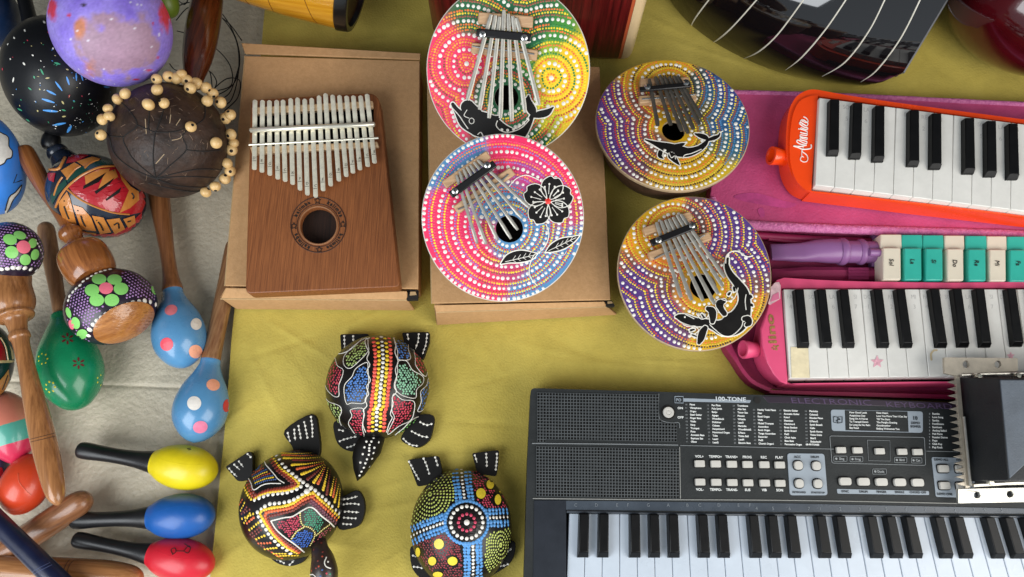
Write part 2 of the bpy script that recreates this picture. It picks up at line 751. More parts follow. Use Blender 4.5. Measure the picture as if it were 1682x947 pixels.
def make_box(name, label, lid, strip_top, strip_bot, north, notch, zt=0.040):
    mid = P(sum(p[0] for p in lid) / 4, sum(p[1] for p in lid) / 4, 0)
    t = thing(name, label, 'cardboard box', (mid.x, mid.y, 0), 'brown cardboard boxes on the cloth')
    b = MB()
    top = [P(x, y, zt - 0.0026) for x, y in lid]
    c = sum(top, Vector()) / 4
    top = [c + (p - c) * 0.985 for p in top]
    b.hexa([Vector((p.x, p.y, 0.0012)) for p in top], top, CARD)
    part('tray', b, t, bevel=0.0008)
    l = MB()
    tp = [P(x, y, zt) for x, y in lid]
    l.hexa([p - Vector((0, 0, 0.0024)) for p in tp], tp, CARD)
    part('lid', l, t, bevel=0.0009)
    # front tuck flap: sloping top face and front face
    f = MB()
    a0, a1, b1, b0 = strip_top                     # inner left, inner right, outer right, outer left
    A0, A1 = P(*a0, zt - 0.001), P(*a1, zt - 0.001)
    B0, B1 = P(*b0, zt - 0.006), P(*b1, zt - 0.006)
    C0, C1 = P(*strip_bot[0], 0.003), P(*strip_bot[1], 0.003)
    dn = Vector((0, 0, -0.0026))
    back = Vector((0, 0.0026, 0))
    prof0 = [A0, B0, C0, C0 + back, B0 + back + dn, A0 + dn]
    prof1 = [A1, B1, C1, C1 + back, B1 + back + dn, A1 + dn]
    f.loft([prof0, prof1], CARD)
    f_ob = part('front_flap', f, t, bevel=0.0012, sharp=25)
    # dark folded slot at the right end of the front flap
    s = MB()
    q = [P(x, y, zt - 0.0055) for x, y in notch]
    s.hexa([p - Vector((0, 0, 0.006)) for p in q], q, DARK)
    part('slot', s, t)
    tb = MB()
    tq = [lerp4(q, u, w) + Vector((0, 0, .0022)) for u, w in ((.35, .25), (.8, .25), (.9, .55), (.3, .6))]
    tb.hexa([p - Vector((0, 0, .0018)) for p in tq], tq, CARD_E)
    part('tuck_tab', tb, t)
    ed = MB()
    ed.tube([tp[3] + Vector((0, 0, -.0006)), tp[0] + Vector((0, 0, -.0006))], .0007, CARD_E, 6)
    ed.tube([B0 + Vector((0, 0, -.0006)), B1 + Vector((0, 0, -.0006))], .0008, CARD_E, 6)
    part('worn_edge', ed, f_ob)
    if north:
        n = MB()
        q = [P(x, y, zt + 0.0012) for x, y in north]
        n.hexa([p - Vector((0, 0, 0.0024)) for p in q], q, CARD)
        part('back_flap', n, t, bevel=0.0006)
    return t


make_box('cardboard_box', 'brown cardboard box lying under the wooden kalimba with many metal tines',
         [(402, 91), (690, 99), (687, 474), (369, 469)],
         [(370, 471.5), (669, 477.5), (668, 492), (362, 490)], [(388, 508), (681, 510)],
         [(396, 70), (691, 87), (690, 97), (402, 87)],
         [(668, 475.5), (687, 476), (686, 491), (668, 492)])
make_box('cardboard_box', 'brown cardboard box lying under the flower kalimba, right of the other box',
         [(702, 103), (985, 109), (1003, 492), (709, 498)],
         [(712, 500.5), (993, 494.5), (996, 503), (716, 512)], [(717, 534), (1013, 517)],
         None,
         [(992, 493.5), (1005, 493), (1010, 502), (995, 503)])

# ================================================================== WOODEN KALIMBA
STEEL = mat('tine_steel', S(240, 234, 212), 0.3, 0.35, var=0.1, vscale=220)
CHROME = mat('chrome_bar', S(232, 226, 208), 0.2, 0.6, var=0.05, vscale=60)
INK = mat('black_ink', S(24, 18, 15), 0.7)


def round_poly(pts, radii, k=6):
    """round the corners of a pixel polygon"""
    out = []
    n = len(pts)
    for i, p in enumerate(pts):
        a, b = pts[i - 1], pts[(i + 1) % n]
        r = radii[i] if isinstance(radii, (list, tuple)) else radii
        v0 = Vector((a[0] - p[0], a[1] - p[1])).normalized()
        v1 = Vector((b[0] - p[0], b[1] - p[1])).normalized()
        p0, p1, pc = Vector(p[:2]) + v0 * r, Vector(p[:2]) + v1 * r, Vector(p[:2])
        for j in range(k + 1):
            t = j / k
            q = p0 * (1 - t) ** 2 + pc * 2 * t * (1 - t) + p1 * t * t
            out.append((q.x, q.y))
    return out


def circle_px(cx, cy, rx, ry=None, n=40, rot=0.0):
    ry = ry or rx
    return [(cx + rx * math.cos(a) * math.cos(rot) - ry * math.sin(a) * math.sin(rot),
             cy + rx * math.cos(a) * math.sin(rot) + ry * math.sin(a) * math.cos(rot)) for a in (2 * math.pi * i / n for i in range(n))]


def wood_kalimba():
    zt, zb = 0.0600, 0.0405
    base = P(525, 320, zb)
    t = thing('wooden_kalimba', 'flat brown wooden kalimba with a row of steel tines and round sound hole', 'kalimba', (base.x, base.y, zb))
    W = wood('kalimba_wood', S(156, 94, 50), S(104, 56, 26), (0.02, 1), 0.5, fine=2.2)
    W2 = wood('kalimba_inside', S(60, 36, 24), S(36, 22, 15), (0, 1), 0.8)
    out = round_poly([(412, 163), (622, 151), (657, 471), (403, 482)], [9, 20, 8, 10])
    hole = circle_px(523, 370, 29.5)
    mb = MB()
    op = [P(x, y, zt) for x, y in out]
    cen = sum(op, Vector()) / len(op)
    ins = [cen + (p - cen) * .988 for p in op]
    mb.loft([[Vector((p.x, p.y, zb + .0040)) for p in op], [Vector((p.x, p.y, zt - .0016)) for p in op],
             [cen.lerp(p, .996) - Vector((0, 0, .0004)) for p in op], ins], W, False, False)
    hp = [P(x, y, zt) for x, y in hole]
    vs = ins + hp
    mb.add(vs, [list(q) for q in tessellate_polygon([ins, hp])], W)
    mb.loft([hp, [p - Vector((0, 0, .006)) for p in hp]], W, False, False)
    part('body', mb, t, sharp=30)
    bk = MB()
    c = [P(x, y, zt) for x, y in out]
    bk.prism([p + (base - p) * 0.03 for p in c], zb, zb + 0.0038, W2)
    part('back_plate', bk, t)
    surf = PlaneS((0, 0, zt), (0, 0, 1))
    # rosette ring round the hole with its lettering
    r = MB()
    rim = mat('rosette_line', S(62, 34, 20), 0.6)
    rimw = mat('rosette_rim', S(146, 100, 66), 0.5, var=0.15)
    px_line(r, surf, circle_px(523, 369, 45.3), 0.95, rim, 1, True, 0.0001)
    px_line(r, surf, circle_px(523, 370, 35.2), 0.75, rim, 1, True, 0.0001)
    px_line(r, surf, circle_px(523, 370, 31.2), 1.3, rimw, 1, True, 0.0002)
    cx, cy = 523, 369.5
    for k in range(4):
        a = math.radians(-90 + 90 * k - 2)
        px, py = cx + 40.3 * math.cos(a), cy + 40.3 * math.sin(a)
        star = []
        for j in range(10):
            q = -math.pi / 2 + j * math.pi / 5
            rr = 5.6 if j % 2 == 0 else 2.6
            star.append((px + rr * math.cos(q), py + rr * math.sin(q)))
        px_line(r, surf, star, 0.75, INK, 1, True, 0.0002)
        # words run clockwise between the stars
        word = 'kalimba'
        wd = [5.6, 5.2, 3, 3, 7.6, 5.6, 5.2]
        tot = sum(wd)
        pos = 0
        for ch, w in zip(word, wd):
            mid = pos + w / 2
            pos += w
            am = math.radians(-90 + 90 * k + 45) + (mid - tot / 2) / 39.5
            bx, by = cx + 37.3 * math.cos(am), cy + 37.3 * math.sin(am)
            dr = (-math.sin(am), math.cos(am))
            text(r, surf, ch, bx, by, 5.6, INK, dr, 'C', 0.00025, bold=0.09)
    part('rosette', r, t)
    z23 = Z(4.985, 380, 140)
    # black strip painted in as shade under the tines; bridges, pressure bar
    d = MB()
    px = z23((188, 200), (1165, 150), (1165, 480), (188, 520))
    d.prism([P(x, y, zt + 0.0012) for x, y in px], zt + 0.0003, zt + 0.0012, mat('tine_shade_black', S(10, 9, 9), .95, spec=.1))
    part('tine_shade_strip', d, t)
    BR = wood('pale_bridge', S(222, 190, 150), S(196, 160, 120), (1, 0.05), 0.45)
    for nm, pts, h in (('bridge', ((165, 175), (1158, 122), (1160, 178), (168, 236)), 0.0062),
                       ('bridge', ((150, 500), (1195, 455), (1208, 500), (168, 562)), 0.0056)):
        b = MB()
        px = z23(*pts)
        b.prism([P(x, y, zt + h) for x, y in px], zt + 0.001, zt + h, BR)
        part(nm, b, t, bevel=0.0012)
    b = MB()
    l = z23((145, 486), (1205, 430))
    b.tube([P(x, y, zt + 0.0066) for x, y in l], 0.0011, CHROME, 10)
    part('bridge_rod', b, t)
    tops = [(193, 118), (254, 120), (311, 122), (370, 120), (422, 118), (485, 105), (541, 100), (600, 110), (657, 103), (717, 83), (770, 65), (828, 77), (884, 80), (943, 85), (998, 83), (1057, 83), (1110, 70)]
    bots = [(187, 688), (249, 710), (314, 735), (379, 766), (440, 785), (501, 810), (562, 857), (622, 897), (690, 915), (751, 862), (813, 822), (881, 782), (941, 745), (996, 717), (1053, 690), (1117, 663), (1173, 635)]
    notes = ['D', 'B', 'G', 'E', 'C', 'A', 'F', 'D', 'C', 'E', 'G', 'B', 'D', 'F', 'A', 'C', 'E']
    for (a, b, nn) in zip(tops, bots, notes):
        (ax, ay), (bx, by) = z23(a, b)
        mb = MB()
        loops = []
        N = 22
        hw = 3.7
        for i in range(N + 1):
            q = i / N
            h = 0.0078 - 0.0005 * q
            if q < 0.35:
                h += 0.0002
            h = 0.0078 if q < 0.3 else 0.0066 + 0.0016 * max(0, (q - .55)) / .45
            if q < 0.12:
                h = 0.0078
            x, y = ax + (bx - ax) * q, ay + (by - ay) * q
            w = hw
            if i == 0:
                w, y = hw * 0.45, y
            if i == N:
                w = hw * 0.55
            if i in (1, N - 1):
                ee = 0.012 if i == 1 else 0.988
                x, y = ax + (bx - ax) * ee, ay + (by - ay) * ee
            L, R = P(x - w, y, zt + h), P(x + w, y, zt + h)
            c_ = (L + R) / 2 + Vector((0, 0, 0.00045))
            dn = Vector((0, 0, -0.0011))
            loops.append([L, L + (R - L) * .2 + Vector((0, 0, .00035)), R + (L - R) * .2 + Vector((0, 0, .00035)), R, R + dn, L + dn])
        mb.loft(loops, STEEL)
        tn = part('tine', mb, t, sharp=30)
        eng = MB()
        q = 1 - 26.0 / max(60, (by - ay))
        x, y = ax + (bx - ax) * .9, by - 15
        sf = PlaneS((0, 0, zt + 0.0085), (0, 0, 1))
        g = mat('engraving', S(96, 88, 76), 0.5)
        px_line(eng, sf, [(x - 3.2, by - 14), (x + 3.2, by - 14.3)], 0.35, g, 2)
        text(eng, sf, nn, bx - 0.3, by - 17, 4.6, g, (1, 0), 'C', 0.0001)
        part('engraving', eng, tn)
    bar = MB()
    l = z23((150, 367), (1178, 318))
    pts = [P(l[0][0] + (l[1][0] - l[0][0]) * q, l[0][1] + (l[1][1] - l[0][1]) * q, zt + 0.0098) for q in (0, .01, .5, .99, 1)]
    bar.tube(pts, [0.0012, 0.0024, 0.0024, 0.0024, 0.0012], CHROME, 14)
    part('pressure_bar', bar, t, sharp=60)


wood_kalimba()
# ================================================================== COCONUT KALIMBAS
WHITE = paint(238, 234, 224)
TINE = mat('grey_tine', S(172, 168, 158), 0.4, 0.6, var=0.15, vscale=150)
TINE_D = mat('dark_tine', S(112, 108, 100), 0.42, 0.8, var=0.15, vscale=150)
BLACKP = mat('black_paint', S(20, 18, 17), 0.5, var=0.2, vscale=120, spec=.22)
CLAMP = mat('clamp_black', S(28, 27, 28), 0.3, 0.3)
SCREW = mat('screw_steel', S(190, 190, 188), 0.25, 1.0)
COCO = mat('coconut_husk', S(88, 62, 44), 0.55, col2=S(50, 34, 24), vscale=60, bump=0.3, bscale=130)
RAW = wood('raw_board', S(196, 172, 138), S(168, 142, 108), (1, 0.1), 0.6)
BRIDGE = wood('bridge_wood', S(206, 170, 130), S(176, 138, 102), (1, 0.15), 0.6)


def idw(anchors, x, y, pw=6):
    w = [(1.0 / (max(4, math.hypot(x - a[0], y - a[1])) ** pw)) for a in anchors]
    s = sum(w)
    return tuple(sum(wi * a[2][k] for wi, a in zip(w, anchors)) / s for k in range(3))


def project(p):
    """world point -> photo pixel"""
    d = p - CAM
    y = d.y * _c + d.z * _s
    z = -d.y * _s + d.z * _c
    return CX + F * d.x / -z, CY - F * y / -z


def coconut_kalimba(label, c_px, z, R_px, face, hole_px, hole_r, anchors, fams, period, seqs, whites, motif,
                    tines, tine_mat, tine_w, bar, screws, bridges, wires, rim=RAW, shell_h=0.055, ell=(1.0, 1.0), xoff=0.0):
    c = P(c_px[0], c_px[1], z)
    vc = (CAM - c).normalized()
    n = (Vector((0, 0, 1)) * (1 - face) + vc * face)
    n = (n + Vector((xoff, 0, 0))).normalized()
    e1 = (Vector((1, 0, 0)) - n * n.x).normalized()
    e2 = n.cross(e1)
    surf = PlaneS(c, n)
    k = mpp(c_px[0], c_px[1], z)
    R = R_px * k
    t = thing('coconut_kalimba', label, 'kalimba', (c.x, c.y, 0.001), 'dot painted coconut kalimbas')
    hc = surf.hit(*hole_px)[0] - c
    hu, hv = hc.dot(e1), hc.dot(e2)
    hr = hole_r * k
    # --- board: rings from the sound hole out to the rim
    NR, NA = 44, 128
    TH = 0.0042
    mb = MB()
    mtop = mat('painted_board', (1, 1, 1), 0.42, attr=True, var=0.12, vscale=90, bump=0.05, bscale=300)
    loops = []
    for i in range(NR + 1):
        q = i / NR
        r = hr + (R - hr) * q
        loops.append([c + e1 * (hu * (1 - q) + r * ell[0] * math.cos(a)) + e2 * (hv * (1 - q) + r * (ell[1] if q > 0 else 1) * math.sin(a))
                      for a in (2 * math.pi * j / NA for j in range(NA))])
    mb.loft(loops, mtop, False, False)

    def colfn(p):
        x, y = project(p)
        return idw(anchors, x + 3 * noise.noise(p * 90), y + 3 * noise.noise(p * 90 + Vector((9, 3, 1))))
    # painted top is its own part; the wood under it (rim and hole wall) another
    ob = part('painted_top', mb, t, colfn=colfn)
    wb = MB()
    o0 = [p - n * 0.0002 for p in loops[-1]]
    o1 = [c + (p - c) * 1.012 - n * 0.0008 for p in loops[-1]]
    o2 = [c + (p - c) * 1.012 - n * TH for p in loops[-1]]
    i1 = [p - n * TH for p in loops[0]]
    i0 = [p - n * 0.0003 for p in loops[0]]
    wb.loft([i0, i1, o2, o1, o0], rim, False, False)
    part('board', wb, t, sharp=30)
    # --- coconut shell
    sh = MB()
    lo = []
    for i in range(15):
        q = i / 14 * math.pi / 2
        rr = R * 0.955 * math.cos(q) ** .62 if i < 14 else R * 0.02
        dd = TH + 0.0001 + shell_h * math.sin(q)
        L = []
        for j in range(48):
            a = 2 * math.pi * j / 48
            wob = 1 + 0.012 * noise.noise(Vector((math.cos(a) * 2, math.sin(a) * 2, i * .3)))
            p = c + (e1 * math.cos(a) + e2 * math.sin(a)) * rr * wob - n * dd
            p.z = max(p.z, 0.0016 + 0.0001 * i)
            L.append(p)
        lo.append(L)
    sh.loft(lo, COCO, False, True)
    part('coconut_shell', sh, t)
    # --- dotted rings
    dots = MB()
    fl = []
    for (fx, fy, r0, kind) in fams:
        q = surf.hit(fx, fy)[0] - c
        fl.append((q.dot(e1), q.dot(e2), r0 * k, kind))
    per = period * k
    rowsets = seqs
    for fi, (fu, fv, r0, kind) in enumerate(fl):
        for lev in range({'C': -1, 'U': -2}.get(kind, 0), int(2.3 * R / per) + 1):
            for off, rpx, spacing, cname in rowsets:
                r = r0 + (lev + off) * per
                if r < 0 or r > 2.2 * R:
                    continue
                if r < rpx * k:
                    if kind == 'C' and cname == 'W':
                        dots.dot(c + e1 * fu + e2 * fv, n, rpx * 1.3 * k, WHITE)
                    continue
                cnt = max(5, int(2 * math.pi * r / (spacing * k)))
                a0 = random.random()
                for j in range(cnt):
                    a = a0 + 2 * math.pi * (j + random.uniform(-.14, .14)) / cnt
                    rj = r + (random.uniform(-.45, .45) + .9 * math.sin(a * 3 + lev * 2 + fi)) * k
                    u, v = fu + rj * math.cos(a), fv + rj * math.sin(a)
                    # eccentric rings (kind E): centre drifts towards the board centre
                    if kind == 'E':
                        s = min(1, max(0, (r - r0) / (R - r0)))
                        u, v = fu * (1 - s) + rj * math.cos(a) * ell[0], fv * (1 - s) + rj * math.sin(a) * ell[1]
                    if (u / ell[0]) ** 2 + (v / ell[1]) ** 2 > (R - 1.6 * k) ** 2 or (u - hu) ** 2 + (v - hv) ** 2 < (hr + 2.0 * k) ** 2:
                        continue
                    me_ = math.hypot(u - fu, v - fv) - r0
                    if any((math.hypot(u - g[0], v - g[1]) - g[2]) < me_ - 0.5 * k for gi, g in enumerate(fl) if gi != fi):
                        continue
                    p = c + e1 * u + e2 * v
                    if cname == 'W':
                        m = WHITE
                    else:
                        px, py = project(p)
                        best = min(whites[cname], key=lambda w: (px - w[0]) ** 2 + (py - w[1]) ** 2)
                        m = best[2]
                    dots.dot(p, n, rpx * k * random.uniform(.8, 1.16), m, random.uniform(.2, .45), 7)
    part('painted_dots', dots, t)
    # --- motif
    for nm, fn in motif:
        mm = MB()
        fn(mm, PlaneS(c + n * .0005, n))
        part(nm, mm, t)
    # --- hardware
    H = 0.0095
    for (x0, y0, x1, y1, wpx, nm, h0, h1) in bridges:
        b = MB()
        s2 = PlaneS(c + n * h1, n)
        A, B = s2.hit(x0, y0)[0], s2.hit(x1, y1)[0]
        d = (B - A).normalized()
        w = n.cross(d) * (wpx * k / 2)
        dn = -n * (h1 - h0)
        top = [A - w, B - w, B + w, A + w]
        b.hexa([p + dn for p in top], top, BRIDGE)
        part(nm, b, t, bevel=0.0011)
    for pts in wires:
        b = MB()
        b.tube([surf.hit(x, y, 0.0074)[0] for x, y in pts], 0.0008, SCREW, 8)
        part('wire_rail', b, t)
    for (ax, ay, bx, by) in tines:
        mb = MB()
        lp = []
        N = 16
        bq = 0.2
        for i in range(N + 1):
            q = i / N
            h = 0.0092 if q < .5 else 0.0092 + 0.001 * (q - .5)
            p = surf.hit(ax + (bx - ax) * q, ay + (by - ay) * q, h)[0]
            lp.append(p)
        d = (lp[-1] - lp[0]).normalized()
        w = n.cross(d) * (tine_w * k / 2)
        loops = []
        for i, p in enumerate(lp):
            ww = w * (0.75 if i in (0, N) else 1.0)
            if i > N * .8:
                ww = ww * 1.12
            loops.append([p - ww, p - ww * .5 + n * .0005, p + ww * .5 + n * .0005, p + ww, p + ww - n * .0008, p - ww - n * .0008])
        mb.loft(loops, tine_mat)
        part('tine', mb, t, sharp=35)
    b = MB()
    x0, y0, x1, y1, wpx = bar
    s2 = PlaneS(c + n * 0.0128, n)
    A, B = s2.hit(x0, y0)[0], s2.hit(x1, y1)[0]
    d = (B - A).normalized()
    w = n.cross(d) * (wpx * k / 2)
    top = [A - w, B - w, B + w, A + w]
    b.hexa([p - n * .0028 for p in top], top, CLAMP)
    part('clamp_bar', b, t, bevel=0.001)
    for (x, y) in screws:
        b = MB()
        p, _ = surf.hit(x, y, 0.0128)
        r = 5.6 * k
        s = e1 * r
        w = e2 * r
        ring = lambda f, hh: [p + (s * math.cos(a) + w * math.sin(a)) * f + n * hh for a in (2 * math.pi * j / 20 for j in range(20))]
        b.loft([ring(1, 0.0001), ring(.95, .0011), ring(.6, .0017), ring(.12, .0018)], SCREW)
        for a in (0.5, 0.5 + math.pi / 2):
            dv = (e1 * math.cos(a) + e2 * math.sin(a))
            b.tube([p + n * .0018 - dv * r * .5, p + n * .0018 + dv * r * .5], 0.0004, DARK, 6)
        part('screw', b, t, sharp=50)
    return t


PK, OR, YE, GR, RD, PU, BL, BR_, LI, DK = (paint(236, 62, 104), paint(238, 118, 50), paint(244, 214, 40), paint(50, 130, 60), paint(196, 58, 52),
                                         paint(98, 58, 128), paint(74, 128, 178), paint(150, 80, 60), paint(160, 110, 180), paint(60, 44, 40))
cPINK, cGREEN, cYEL, cORG = S(240, 44, 98), S(14, 100, 58), S(246, 202, 18), S(238, 120, 40)
cBLUE, cPUR, cOLV, cBRN, cDBL = S(82, 140, 186), S(84, 56, 128), S(108, 100, 62), S(126, 84, 72), S(48, 92, 136)
cGRN2 = S(60, 140, 50)

# ---- pink, green and yellow one with a dolphin
z6 = Z(3.643, 680, 0)


def dolphin_one(mb, s):
    body = z6((232, 622, 10), (262, 668, 20), (310, 720, 46), (370, 735, 72), (440, 755, 74), (520, 800, 62), (590, 815, 48), (640, 795, 34), (682, 745, 20), (708, 690, 12))
    head = z6((322, 640, 42), (350, 690, 60))
    fin = z6((470, 720, 40), (500, 705, 14))
    f1 = z6((686, 572, 5), (684, 610, 22), (706, 660, 26), (718, 690, 10))
    f2 = z6((834, 640, 3), (795, 672, 20), (745, 685, 20), (712, 695, 8))
    for g, m, o in ((7 / 3.643, WHITE, .00025), (0, BLACKP, .0004)):
        for j, st in enumerate((body, head, fin, f1, f2)):
            px_stroke(mb, s, st, m, o + j * .00003, g)
    px_line(mb, s, z6((225, 640), (270, 690), (300, 735), (325, 770)), 0.9, WHITE, off=.0006)
    px_line(mb, s, z6((318, 655), (300, 690), (330, 705)), 0.7, WHITE, off=.0006)
    px_line(mb, s, z6(*[(345 + 15 * math.cos(a), 722 + 17 * math.sin(a)) for a in [k * .7 for k in range(9)]]), 0.7, WHITE, 2, True, .0006)
    px_line(mb, s, z6((500, 720), (492, 750), (520, 780), (570, 790), (640, 765), (690, 715)), 0.9, WHITE, off=.0006)
    px_line(mb, s, z6((380, 805), (400, 790), (415, 815)), 0.8, WHITE, off=.0006)
    for x, y in z6((525, 775), (560, 778), (595, 772), (625, 755), (655, 735), (680, 710)):
        px_dot(mb, s, x, y, 2.6, WHITE, off=.0006)


anc = [(z6((a, b))[0][0], z6((a, b))[0][1], col) for a, b, col in
       ((130, 330, cPINK), (110, 520, cPINK), (300, 385, cPINK), (180, 700, cPINK), (200, 240, cPINK), (260, 560, cPINK), (230, 800, cPINK), (380, 340, cPINK), (345, 300, cPINK),
        (330, 120, cGREEN), (560, 40, cGREEN), (480, 250, cGREEN), (560, 400, cGREEN), (550, 700, cGREEN), (760, 130, cGREEN), (720, 260, cGREEN), (690, 800, cGREEN), (440, 560, cGREEN), (660, 500, cGREEN), (700, 420, cGRN2), (760, 880, cGREEN), (420, 860, cGREEN),
        (830, 460, cYEL), (930, 440, cYEL), (900, 640, cYEL), (980, 560, cYEL), (940, 320, cYEL), (960, 760, cYEL), (820, 700, S(190, 190, 30)), (760, 420, cYEL), (800, 300, S(150, 180, 40)), (850, 190, cGRN2))]
zs = lambda *a: [(z6((x, y))[0][0], z6((x, y))[0][1], m) for x, y, m in a]
coconut_kalimba('coconut kalimba dotted pink, green and yellow with a black dolphin, by the red guitar', (834, 117), 0.118, 133, 0.97, z6((552, 583))[0], 20,
                anc, [z6((315, 380))[0] + (0, 'C'), z6((822, 466))[0] + (0, 'C'), z6((552, 583))[0] + (27, 'H')], 22.5,
                [(0, 3.3, 8.6, 'W'), (.3, 1.95, 4.4, 'a'), (.5, 1.9, 4.6, 'b'), (.7, 1.95, 4.4, 'c')],
                {'a': zs((200, 400, OR), (560, 80, BR_), (560, 600, YE), (850, 450, OR)),
                 'b': zs((250, 400, paint(250, 170, 60)), (560, 80, YE), (560, 600, OR), (850, 450, YE)),
                 'c': zs((200, 500, BR_), (200, 200, OR), (560, 80, OR), (560, 600, RD), (850, 400, GR), (900, 700, RD))},
                [('dolphin_motif', dolphin_one)],
                [(a[0], a[1], b[0], b[1]) for a, b in zip(z6((462, 85), (488, 90), (512, 98), (538, 58), (564, 80), (590, 95), (612, 105)),
                                                         z6((318, 598), (392, 655), (448, 706), (517, 705), (585, 724), (665, 672), (748, 628)))],
                TINE, 6.6, tuple(z6((372, 192))[0]) + tuple(z6((702, 222))[0]) + (12.5,), z6((410, 203), (660, 224)),
                [tuple(z6((383, 105))[0]) + tuple(z6((712, 130))[0]) + (18, 'bridge', 0.0003, 0.0075),
                 tuple(z6((342, 285))[0]) + tuple(z6((738, 330))[0]) + (17, 'bridge', 0.0003, 0.0068)],
                [z6((350, 275), (440, 290), (600, 305), (720, 322))], rim=paint(222, 216, 202), ell=(1.0, 1.022), shell_h=0.05, xoff=-0.06)

# ---- pink and blue one with a flower
z7 = Z(2.8706, 680, 210)


def flower_motif(mb, s):
    pet = [(652, 275), (712, 318), (682, 398), (590, 400), (565, 312)]
    for i, (x, y) in enumerate(pet):
        o = .00025 + i * .00004
        lobes = [(x + 26 * math.cos(a), y + 26 * math.sin(a)) for a in (0, 2.1, 4.2)] + [(x, y)]
        (cx0, cy0), = z7((x, y))
        dx, dy = x - 632, y - 345
        l = math.hypot(dx, dy)
        dx, dy = dx / l, dy / l
        blob = [(632 + dx * 10, 345 + dy * 10), (632 + dx * 40 - dy * 44, 345 + dy * 40 + dx * 44), (632 + dx * 86 - dy * 50, 345 + dy * 86 + dx * 50),
                (632 + dx * 118 - dy * 22, 345 + dy * 118 + dx * 22), (632 + dx * 112, 345 + dy * 112), (632 + dx * 118 + dy * 22, 345 + dy * 118 - dx * 22),
                (632 + dx * 86 + dy * 50, 345 + dy * 86 - dx * 50), (632 + dx * 40 + dy * 44, 345 + dy * 40 - dx * 44)]
        bp = crom(z7(*blob), 5, True)
        px_patch(mb, s, bp, BLACKP, o)
        px_line(mb, s, bp, 0.8, WHITE, 1, True, o + .00012)
        for q, ln in ((-.5, 34), (-.2, 46), (.15, 40), (.5, 32)):
            ax, ay = dx * math.cos(q) - dy * math.sin(q), dx * math.sin(q) + dy * math.cos(q)
            px_line(mb, s, z7((632 + ax * 34, 345 + ay * 34), (632 + ax * (34 + ln), 345 + ay * (34 + ln))), 0.6, WHITE, off=.0006)
            (ex, ey), = z7((632 + ax * (36 + ln), 345 + ay * (36 + ln)))
            px_dot(mb, s, ex, ey, 1.7, WHITE, off=.0006)
    px_dot(mb, s, *z7((632, 345))[0], 5.4, paint(226, 48, 40), off=.0006, seg=16)


def flower_tendril(mb, s):
    px_line(mb, s, z7((445, 280), (480, 240), (530, 222), (590, 245)), 0.9, WHITE, off=.0003)


def flower_stem(mb, s):
    px_line(mb, s, z7((622, 452), (636, 500), (622, 550), (590, 585), (565, 600), (545, 650), (548, 700), (580, 742)), 0.9, WHITE, off=.0003)
    px_line(mb, s, z7((600, 585), (640, 585), (700, 600), (720, 580)), 0.5, WHITE, off=.0003)
    for leaf, veins in (([(410, 640, .5), (450, 615, 20), (500, 605, 27), (550, 602, 18), (580, 592, .5)], ((430, 630), (570, 598))),
                        ([(622, 585, .5), (655, 565, 18), (700, 545, 24), (745, 527, 14), (778, 508, .5)], ((635, 578), (765, 516)))):
        px_stroke(mb, s, z7(*leaf), WHITE, .0003, 2.0)
        px_stroke(mb, s, z7(*leaf), BLACKP, .0004)
        (x0, y0), (x1, y1) = veins
        px_line(mb, s, z7((x0, y0), (x1, y1)), 0.6, WHITE, off=.0005)
        for q in (.25, .42, .6, .78):
            x, y = x0 + (x1 - x0) * q, y0 + (y1 - y0) * q
            for sg in (-1, 1):
                px_line(mb, s, z7((x, y), (x + 14, y + sg * 15 - 6)), 0.45, WHITE, off=.0005)


anc = [(z7((a, b))[0][0], z7((a, b))[0][1], col) for a, b, col in
       ((80, 420, cPINK), (120, 580, cPINK), (220, 720, cPINK), (150, 330, cPINK), (220, 480, cPINK), (300, 620, cPINK), (380, 760, cPINK), (420, 90, cPINK), (560, 110, cPINK), (680, 200, cPINK), (760, 300, cPINK), (550, 200, S(196, 60, 130)), (330, 470, S(214, 60, 110)), (740, 400, S(190, 70, 120)), (460, 660, S(200, 60, 110)),
        (110, 230, cBLUE), (200, 140, cBLUE), (270, 90, cBLUE), (450, 360, cBLUE), (450, 560, cBLUE), (560, 500, cBLUE), (640, 620, cBLUE), (560, 740, cBLUE), (720, 620, cBLUE), (760, 520, cBLUE), (500, 780, cBLUE), (350, 400, cBLUE), (580, 660, cBLUE))]
zs = lambda *a: [(z7((x, y))[0][0], z7((x, y))[0][1], m) for x, y, m in a]
